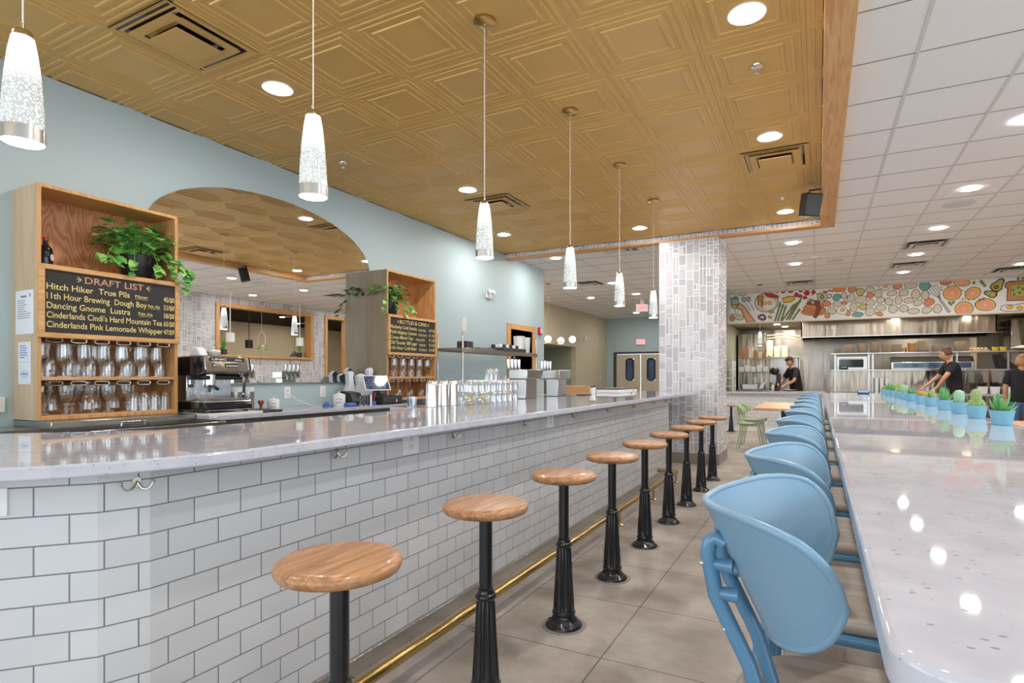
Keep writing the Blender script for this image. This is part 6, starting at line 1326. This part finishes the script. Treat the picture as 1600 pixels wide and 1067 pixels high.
# pancakes
for q in range(4): blob(-.10 + .02 * (q % 2), 2.76 + .05 * q, .26 - .025 * q, .085, 3, 'pan', 2 * q, 0, .008)
flat(ell(-.10, 2.98, .15, .06, 0), 'syr', 9); stroke([(-.05, 2.97), (0.02, 2.86), (-.02, 2.74), (-.08, 2.62)], [.05, .06, .05, .04], 'syr', 10); outl([(-.15, 3.0), (-.09, 3.02), (-.08, 2.96), (-.14, 2.95)], 'c', 11, .004); stroke([(-.2, 3.06), (-.1, 3.03)], .03, 'lime', 11)
# teapot, fried egg, blueberry dots
outl([(-.03, 3.18), (.16, 3.20), (.20, 3.08), (.12, 3.0), (.0, 3.02)], 'c', 0); blob(.08, 3.1, .05, .06, 0, 'lime', 3, 0, .004); stroke([(.2, 3.16), (.27, 3.14), (.26, 3.08), (.2, 3.07)], .01, 0, 1); stroke([(.1, 3.24), (.17, 3.21), (.24, 3.25), (.3, 3.21)], .015, 'bacon', 3)
blob(.49, 2.77, .105, .095, 20, 'white', 0, .2, .007); blob(.50, 2.78, .045, .042, 0, 'gold', 3, 0, .004)
outl([(1.18, 3.284), (1.24, 3.22), (1.33, 3.16), (1.41, 3.2), (1.44, 3.284)], 'white', 0, .006); blob(1.34, 3.25, .045, .03, 0, 'gold', 3, 0, .003)
# whisk
for a in (-.075, -.04, 0, .04, .075): stroke([(2.33, 2.93), (2.27 + a * .8, 3.05 + a * .5), (2.19 + a * 1.1, 3.16 + a * .9), (2.17 + a * .3, 3.225 - abs(a) * .4)], .0045, 0, 3)
stroke([(2.33, 2.94), (2.36, 2.86), (2.50, 2.62)], [.02, .022, .028], 0, 3); stroke([(2.335, 2.93), (2.365, 2.855), (2.495, 2.63)], [.012, .014, .02], 'silver', 4)
# grapefruit and mango halves
for x, z, rx, rz, a in ((2.55, 3.03, .155, .15, 0), (2.75, 2.69, .155, .14, 0), (2.90, 3.0, .14, .115, -40), (3.11, 2.75, .17, .125, 8), (2.71, 3.245, .14, .075, 8)):
    blob(x, z, rx, rz, a, 'yel', 0, .05, .009); flat(ell(x, z, rx * .78, rz * .74, a), 'pink', 3); flat(ell(x, z, rx * .2, rz * .2, a), 'c', 4)
# avocados
for x, z, s, a in ((3.31, 3.13, 1.0, -35), (3.21, 2.965, .75, 70)):
    ca, sa = cos(radians(a)), sin(radians(a)); P = [(u * s, v * s) for u, v in [(0, -.13), (.08, -.10), (.10, -.02), (.065, .06), (.05, .13), (.02, .165), (-.02, .165), (-.05, .13), (-.065, .06), (-.10, -.02), (-.08, -.10)]]
    Q = [(x + u * ca - v * sa, z + u * sa + v * ca) for u, v in P]; outl(Q, 'avod', 0, .008); flat([(x + (u * ca - v * sa) * .8, z + (u * sa + v * ca) * .8) for u, v in P], 'avo', 3); blob(x + .035 * s * sa, z - .035 * s * ca, .045 * s, .045 * s, 0, 'pit' if s > .9 else 'gold', 4, 0, .004)
# toast and fried eggs at the right
outl([(3.45, 3.17), (3.50, 3.20), (3.75, 3.20), (3.82, 3.16), (3.80, 3.06), (3.80, 2.80), (3.46, 2.81), (3.48, 3.05), (3.43, 3.10)], 'toast', 0, .010); outl([(3.53, 3.13), (3.75, 3.13), (3.74, 2.88), (3.53, 2.88)], 'avo', 3, .004)
for x, z in ((3.57, 3.02), (3.65, 3.07), (3.58, 2.93), (3.67, 2.96), (3.72, 3.03)): flat(ell(x, z, .02, .03, 30), 'avod', 6)
outl([(3.36, 2.62), (3.38, 2.70), (3.46, 2.73), (3.58, 2.71), (3.72, 2.74), (3.82, 2.70), (3.84, 2.62), (3.7, 2.59), (3.45, 2.59)], 'white', 0, .006); blob(3.51, 2.67, .055, .04, 0, 'gold', 3, 0, .004); blob(3.67, 2.65, .055, .04, 0, 'gold', 3, 0, .004)
for x, z in ((2.92, 3.22), (3.04, 3.24), (3.07, 3.2), (3.1, 3.15), (2.53, 2.79), (2.57, 2.83), (2.5, 2.83), (3.08, 2.87), (3.65, 3.25), (3.72, 3.25)): flat(ell(x, z, .028, .034, 25), 'grn', 2)
r = random.Random(4)
for k in range(60):
    x, z = ((r.uniform(-.5, .05), r.uniform(3.02, 3.26)), (r.uniform(2.68, 2.84), r.uniform(2.84, 3.14)), (r.uniform(2.9, 3.05), r.uniform(2.75, 2.9)), (r.uniform(2.35, 2.5), r.uniform(3.1, 3.25)))[k % 4]; q = r.uniform(.008, .014); flat(ell(x, z, q, q, 0, 8, 0), 'plum', 1)
mb.build('painted_food', mats, mu, ang=5)
# ---------------------------------------------------------------- people
def person(name, lab, loc, rz, J, R, shirt, trousers, hair, cap=None, face=0.0, apron=False, hairlen=0, headrot=(0, 0)):
    """J: joint name -> local position; one skinned body from pelvis to head, hands with five fingers"""
    t = thing(name, lab, 'person', loc, rz)
    order = ['pelvis', 'waist', 'chest', 'neck', 'jaw', 'lsh', 'lel', 'lwr', 'lpalm', 'rsh', 'rel', 'rwr', 'rpalm', 'lhip', 'lkn', 'lan', 'lto', 'rhip', 'rkn', 'ran', 'rto']
    ed = [('pelvis', 'waist'), ('waist', 'chest'), ('chest', 'neck'), ('neck', 'jaw'), ('chest', 'lsh'), ('lsh', 'lel'), ('lel', 'lwr'), ('lwr', 'lpalm'), ('chest', 'rsh'), ('rsh', 'rel'), ('rel', 'rwr'), ('rwr', 'rpalm'),
          ('pelvis', 'lhip'), ('lhip', 'lkn'), ('lkn', 'lan'), ('lan', 'lto'), ('pelvis', 'rhip'), ('rhip', 'rkn'), ('rkn', 'ran'), ('ran', 'rto')]
    V = [Vector(J[k]) for k in order]; E = [(order.index(a), order.index(b)) for a, b in ed]; RR = [R[k] for k in order]
    for sd in 'lr':                                     # fingers and thumb grow out of the palm
        p = Vector(J[sd + 'palm']); w = Vector(J[sd + 'wr']); d = (p - w).normalized(); s = d.cross(Vector((0, 0, 1))); s = s.normalized() if s.length > .1 else Vector((0, 1, 0)); n = s.cross(d)
        pi_ = order.index(sd + 'palm')
        for k, (o, L) in enumerate(((-.030, .062), (-.010, .074), (.011, .070), (.030, .055))):
            a = len(V); V += [p + s * o + d * .035, p + s * o * 1.1 + d * (.035 + L * .55) - n * .012, p + s * o * 1.1 + d * (.035 + L * .9) - n * .035]; RR += [(.010, .010), (.009, .009), (.0075, .0075)]; E += [(pi_, a), (a, a + 1), (a + 1, a + 2)]
        a = len(V); sg = -1 if sd == 'l' else 1; V += [p + s * sg * .042 - d * .012 - n * .01, p + s * sg * .058 + d * .022 - n * .025]; RR += [(.012, .012), (.009, .009)]; E += [(pi_, a), (a, a + 1)]
    me = bpy.data.meshes.new('body'); me.from_pydata(V, E, []); o = bpy.data.objects.new('body', me); COL.objects.link(o)
    sk = o.modifiers.new('skin', 'SKIN'); sk.use_smooth_shade = True
    for i, v in enumerate(me.skin_vertices[0].data):
        v.radius = RR[i] if isinstance(RR[i], tuple) else (RR[i], RR[i]); v.use_root = (i == 0)
    ss = o.modifiers.new('sub', 'SUBSURF'); ss.levels = 3; ss.render_levels = 3
    dg = bpy.context.evaluated_depsgraph_get(); bm_ = bpy.data.meshes.new_from_object(o.evaluated_get(dg)); bpy.data.objects.remove(o)
    cloth_src = ([(v.co.copy(), v.normal.copy()) for v in bm_.vertices], [tuple(q.vertices) for q in bm_.polygons])
    # head with features joined to the same body mesh
    hb = bmesh.new(); hb.from_mesh(bm_); h = Vector(J['head']); HR = Matrix.Rotation(headrot[0], 4, 'Z') @ Matrix.Rotation(headrot[1], 4, 'Y')
    def hs(fn, nu=28, nv=20):
        vs = [[hb.verts.new(h + (HR @ Vector(fn(2 * pi * i / nu, -pi / 2 + pi * (j + .5) / nv)))) for i in range(nu)] for j in range(nv)]
        for j in range(nv - 1):
            for i in range(nu): hb.faces.new((vs[j][i], vs[j][(i + 1) % nu], vs[j + 1][(i + 1) % nu], vs[j + 1][i])).smooth = True
        hb.faces.new(list(reversed(vs[0]))); hb.faces.new(vs[-1])
    def skull(a, t):
        x, y, z = cos(t) * cos(a), cos(t) * sin(a), sin(t)
        X = .098 * x; Y = .075 * y; Z = .118 * z
        if z < 0: Y *= 1 - .30 * z * z; X *= 1 - .12 * z * z
        fr = max(0, x)
        nose = math.exp(-((y / .16) ** 2) - ((z + .12) / .20) ** 2) * fr; X += .026 * nose
        X += .008 * math.exp(-((y / .4) ** 2) - ((z + .55) / .10) ** 2) * fr          # lips
        X += .010 * math.exp(-((y / .3) ** 2) - ((z + .85) / .12) ** 2) * fr          # chin
        for s in (-1, 1): X -= .012 * math.exp(-(((y - s * .38) / .16) ** 2) - ((z - .06) / .11) ** 2) * fr   # eye sockets
        return (X, Y, Z)
    hs(skull, 40, 30)
    for s in (-1, 1):
        def ear(a, t, s=s): return (-.012 + .02 * cos(t) * cos(a), s * (.075 + .010 * cos(t) * sin(a)), .0 + .034 * sin(t))
        hs(ear, 10, 8)
    hb.to_mesh(bm_); hb.free()
    body = bpy.data.objects.new('body', bm_); COL.objects.link(body); body.parent = t; bm_.materials.clear(); bm_.materials.append(M['skin']); bm_.materials.append(M['shirt'])
    bm_.polygons.foreach_set('use_smooth', [True] * len(bm_.polygons)); bm_.polygons.foreach_set('material_index', [0] * len(bm_.polygons)); bm_.update()
    # face details
    f = MB()
    for s in (-1, 1): f.sphere(tuple(h + HR @ Vector((.079, s * .030, .008))), .0095, 10, 8)
    f.build('eyes', M['char'], t)
    # hair cap
    def hairf(u, w):
        a = 2 * pi * u; x = cos(a); lim = (-.12 if x < .3 else .45 + .25 * min(1, (x - .3) / .3)) - hairlen * (x < .2)
        t_ = lim + (pi / 2 - .01 - lim) * w; q = Vector(skull(a, t_)) * 1.07 + Vector((-.004, 0, .003)); return h + HR @ q
    m = MB(); m.grid(hairf, 32, 12, closeu=True); m.open = True; m.build('hair', hair, t, solid=.012)
    if cap is None:
        m = MB(); m.sphere(tuple(h + HR @ Vector((-.06, 0, .10))), .05, 12, 9); m.build('hair_bun', hair, t)
    if cap:
        def capf(u, w):
            a = 2 * pi * u; t_ = .42 + (pi / 2 - .43) * w; q = Vector(skull(a, t_)) * 1.14 + Vector((0, 0, .008)); return h + HR @ q
        m = MB(); m.grid(capf, 28, 8, closeu=True); m.open = True; c_ = m.build('cap', cap, t, solid=.006)
        m = MB(); m.prism([tuple((HR @ Vector((x, y, 0)))[:2]) for x, y in ((.07, -.07), (.13, -.065), (.17, -.03), (.175, 0), (.17, .03), (.13, .065), (.07, .07))], 0, .008); m.build('peak', cap, c_, loc=(h.x, h.y, h.z + .055))
    # clothing: the body's own surface, lifted off the skin, cut at hem, cuffs, collar and waist
    SEG = [(x, y) for x, y in ed]
    def near(p):
        best = (99, None, 0)
        for x, y in SEG:
            A, B = Vector(J[x]), Vector(J[y]); d = B - A; u = max(0, min(1, (p - A).dot(d) / d.length_squared)); rr_ = lambda k: (R[k][0] if isinstance(R[k], tuple) else R[k]); q = (p - A - d * u).length / (rr_(x) * (1 - u) + rr_(y) * u)
            if q < best[0]: best = (q, (x, y), u)
        return best[1], best[2]
    pz = J['pelvis'][2]; sit = abs(J['lkn'][2] - J['lhip'][2]) < .1
    def is_shirt(p):
        (x, y), u = near(p)
        if y in ('waist', 'chest', 'lsh', 'rsh'): return p.z > pz - .07
        if (x, y) == ('chest', 'neck'): return u < .8
        if y in ('lel', 'rel'): return u < .7
        return y in ('lhip', 'rhip') and p.z > pz - .07 and not sit
    def is_trouser(p):
        (x, y), u = near(p)
        return y in ('lhip', 'rhip', 'lkn', 'rkn', 'lan', 'ran') or ((x, y) == ('pelvis', 'waist') and u < .35)
    def garment(nm, test, lift, mat):
        vm = {}; vs = []; fs = []
        for P in cloth_src[1]:
            c = sum((cloth_src[0][i][0] for i in P), Vector()) / len(P)
            if not test(c): continue
            f_ = []
            for i in P:
                if i not in vm: vm[i] = len(vs); vs.append(cloth_src[0][i][0] + cloth_src[0][i][1] * lift)
                f_.append(vm[i])
            fs.append(f_)
        cnt = {}
        for P in fs:
            for i in range(len(P)): e = tuple(sorted((P[i], P[(i + 1) % len(P)]))); cnt[e] = cnt.get(e, 0) + 1
        nb = {}
        for (i, j), n in cnt.items():
            if n == 1: nb.setdefault(i, []).append(j); nb.setdefault(j, []).append(i)
        for _ in range(10):
            new = {i: vs[i] * .4 + (sum((vs[j] for j in q), Vector()) / len(q)) * .6 for i, q in nb.items()}
            for i, p in new.items(): vs[i] = p
        m = MB(); m.open = True; m.add(vs, fs); m.build(nm, mat, t, ang=80, solid=.008)
    garment('shirt', is_shirt, .016, shirt); garment('trousers', is_trouser, .010, trousers)
    m = MB()
    for sd in 'lr':
        a, b = Vector(J[sd + 'an']), Vector(J[sd + 'to']); d = (b - a); d.z = 0; d.normalize(); s = Vector((-d.y, d.x, 0)); z0 = 0.0
        pr = [(-.05, .035), (-.06, 0), (-.05, -.035), (.06, -.045), (.15, -.045), (.19, 0), (.15, .045), (.06, .045)]
        P = [a + d * u + s * w for u, w in pr]; k = len(P); vs = [(p.x, p.y, z0) for p in P] + [(a.x + (p.x - a.x) * .9, a.y + (p.y - a.y) * .9, z0 + (.09 if i in (0, 1, 2) else .07 if i in (3, 7) else .045)) for i, p in enumerate(P)]
        m.add(vs, [tuple(reversed(range(k))), tuple(range(k, 2 * k))] + [(i, (i + 1) % k, k + (i + 1) % k, k + i) for i in range(k)])
    m.build('shoes', M['black'], t, bevel=.008)
    return t
def rad(s=1.0): 
    d = dict(pelvis=.142, waist=.125, chest=.138, neck=.055, jaw=.052, lsh=.062, lel=.043, lwr=.028, lpalm=(.036, .018), lhip=.085, lkn=.058, lan=.04, lto=(.035, .025)); d = {k: (tuple(x * s for x in v) if isinstance(v, tuple) else v * s) for k, v in d.items()}
    for k in list(d):
        if k[0] == 'l': d['r' + k[1:]] = d[k]
    return d
def stand(H_, lean=0.0, la=None, ra=None, dx=0.0):
    """+X is forward; lean shifts the upper body forward"""
    k = H_ / 1.75
    J = dict(pelvis=(0, 0, .95 * k), waist=(.03 * lean * 3, 0, 1.10 * k), chest=(.5 * lean, 0, 1.34 * k), neck=(.75 * lean, 0, 1.49 * k), jaw=(.95 * lean + .02, 0, 1.56 * k), head=(1.05 * lean + .03, 0, 1.635 * k),
             lsh=(.62 * lean, .175 * k, 1.42 * k), rsh=(.62 * lean, -.175 * k, 1.42 * k), lhip=(0, .09 * k, .88 * k), rhip=(0, -.09 * k, .88 * k), lkn=(.03, .10 * k, .49 * k), rkn=(.02, -.10 * k, .49 * k), lan=(-.02, .11 * k, .075), ran=(-.04, -.11 * k, .075), lto=(.14, .12 * k, .03), rto=(.12, -.12 * k, .03))
    la = la or ((.05, .22, 1.14), (.12, .2, .92), (.15, .19, .84)); ra = ra or ((.05, -.22, 1.14), (.12, -.2, .92), (.15, -.19, .84))
    for n, A in (('l', la), ('r', ra)):
        for q, p in zip(('el', 'wr', 'palm'), A): J[n + q] = (p[0], p[1], p[2] * k)
    return J
# cook at the prep counter, back three-quarters to us, reaching to the left
person('person', 'person in black t-shirt and cap working at the prep counter', (-.48, 15.52, 0), radians(212), stand(1.72, .14, ((.20, .24, 1.16), (.36, .13, 1.05), (.43, .11, 1.02)), ((.20, -.27, 1.17), (.38, -.12, 1.05), (.45, -.10, 1.02))), rad(1.0), M['shirt'], M['shirt'], M['hairbrown'], cap=M['shirt'], headrot=(.2, .35))
# server crossing in front of the pass, leaning to the left
person('person', 'person in dark shirt with hair tied up leaning before the pass shelf', (2.45, 13.95, 0), radians(192), stand(1.80, .12, ((.28, .30, 1.22), (.40, .22, 1.0), (.45, .18, .95)), ((.20, -.28, 1.2), (.40, -.22, 1.05), (.48, -.2, 1.0))), rad(1.02), M['shirt'], M['shirt'], M['hairbrown'], headrot=(-.3, .2))
# server at the right edge, cut by the frame
person('person', 'blond person in black top and jeans at the right edge', (3.19, 12.75, 0), radians(80), stand(1.60, .05), rad(.98), M['shirt'], M['jeans'], M['hairblond'], hairlen=.35, headrot=(.2, .1))
# diner on the bench by the right-hand wall, seen only in the mirror
SJ = dict(pelvis=(0, 0, .56), waist=(.02, 0, .70), chest=(.05, 0, .94), neck=(.06, 0, 1.09), jaw=(.09, 0, 1.155), head=(.10, 0, 1.235), lsh=(.05, .17, 1.02), rsh=(.05, -.17, 1.02), lel=(.14, .22, .80), rel=(.14, -.22, .80), lwr=(.33, .14, .80), rwr=(.33, -.14, .80), lpalm=(.41, .12, .80), rpalm=(.41, -.12, .80),
          lhip=(.05, .09, .53), rhip=(.05, -.09, .53), lkn=(.44, .12, .53), rkn=(.44, -.12, .53), lan=(.42, .12, .075), ran=(.42, -.12, .075), lto=(.56, .12, .03), rto=(.56, -.12, .03))
person('person', 'seated person in purple shirt on the bench, seen in the mirror', (3.72, 10.9, 0), pi, SJ, rad(.97), M['purple'], M['jeans'], M['hairbrown'], hairlen=.1)
bn = thing('long_bench', 'long wooden bench along the right-hand tiled wall, in the mirror', 'bench', (3.8, 10.6, 0)); m = MB(); m.box(-.25, .25, -2.0, 2.0, .38, .44); m.build('seat', M['tablewood'], bn, bevel=.006)
for y in (-1.9, 0, 1.9): m = MB(); m.box(-.22, .22, y - .03, y + .03, 0, .38); m.build('support', M['black'], bn)
# ---------------------------------------------------------------- lamps and plants before the right-hand wall (mirror only)
def shade_lamp(lab, x, y, zb, ztop, kind, mat):
    t = thing('hanging_lamp', lab, 'pendant lamp', (x, y, zb), 0, 'lamps by the right-hand wall'); L = ztop - zb
    if kind == 'cyl':
        m = MB(); m.lathe([(.10, 0), (.10, .22), (.09, .23), (0, .23)], seg=28); m.build('shade', mat, t); m = MB(); m.lathe([(.012, .23), (.012, L)], seg=10); m.build('rod', mat, t)
    else:
        m = MB(); m.lathe([(.15, 0), (.155, .01), (.06, .12), (.04, .17), (0, .18)], seg=28); m.build('shade', mat, t); m = MB(); m.lathe([(.006, .18), (.006, L)], seg=8); m.build('rod', mat, t)
        m = MB(); m.lathe([(0, .002), (.145, .006)], seg=24, cap=False); m.open = True; m.build('lens', M['globe'], t)
    m = MB(); m.lathe([(.05, L - .02), (.05, L)], seg=20); m.build('canopy', mat, t)
shade_lamp('white cylinder lamp near the right-hand wall, left one in the mirror', 3.6, 9.05, 2.1, ZW, 'cyl', M['white']); shade_lamp('white cylinder lamp near the right-hand wall, right one in the mirror', 3.6, 11.15, 2.1, ZW, 'cyl', M['white']); shade_lamp('black cylinder lamp in the next room, in the mirror', 5.0, 10.6, 2.05, 3.108, 'cyl', M['black'])
shade_lamp('dark cone lamp in the next room, left one in the mirror', 5.6, 10.2, 1.9, 3.108, 'cone', M['char']); shade_lamp('dark cone lamp in the next room, middle one in the mirror', 6.0, 13.0, 1.9, 3.108, 'cone', M['char']); shade_lamp('dark cone lamp in the next room, right one in the mirror', 5.0, 12.9, 1.85, 3.108, 'cone', M['char'])
for k, (y, lab) in enumerate(((9.25, 'spiky plant on the left of the oak sill, in the mirror'), (11.6, 'spiky plant on the right of the oak sill, in the mirror'))):
    t = thing('sill_plant', lab, 'potted plant', (4.13, y, 1.8005)); m = MB(); m.lathe([(0, 0), (.06, 0), (.075, .14), (.07, .14), (0, .12)], seg=20); m.build('pot', M['char'], t); f = MB(); r = random.Random(k)
    for q in range(22):
        a = r.random() * 6.28; L = r.uniform(.15, .36); o = r.uniform(.03, .16); f.tube([(0, 0, .12), (o * .5 * cos(a), o * .5 * sin(a), .12 + L * .7), (o * cos(a) * 1.3, o * sin(a) * 1.3, .12 + L * (.95 if o < .1 else .8))], [.009, .010, .001], 4)
    f.build('leaves', M['leaf'], t)
hp = thing('hoop_planter', 'white hoop planter with trailing ivy in the wall opening, in the mirror', 'hanging planter', (4.4, 10.55, 2.1)); m = MB(); m.tube([(0, .12 * cos(a), .18 + .2 * sin(a)) for a in [2 * pi * i / 28 for i in range(28)]], .007, 6, closed=True); m.lathe([(.004, .38), (.004, 1.02)], seg=6); m.build('hoop', M['white'], hp); m = MB(); m.lathe([(0, -.06), (.07, -.05), (.085, .03), (.08, .03), (0, .02)], seg=20); m.build('bowl', M['white'], hp); f = MB(); f.open = True; r = random.Random(3)
for q in range(26): a = r.random() * 6.28; leaf(f, (.08 * cos(a), .1 * sin(a), .04 - .22 * r.random()), (cos(a), sin(a), -.4), (0, 0, 1), .07, 0, False)
f.build('ivy', M['leaf2'], hp)
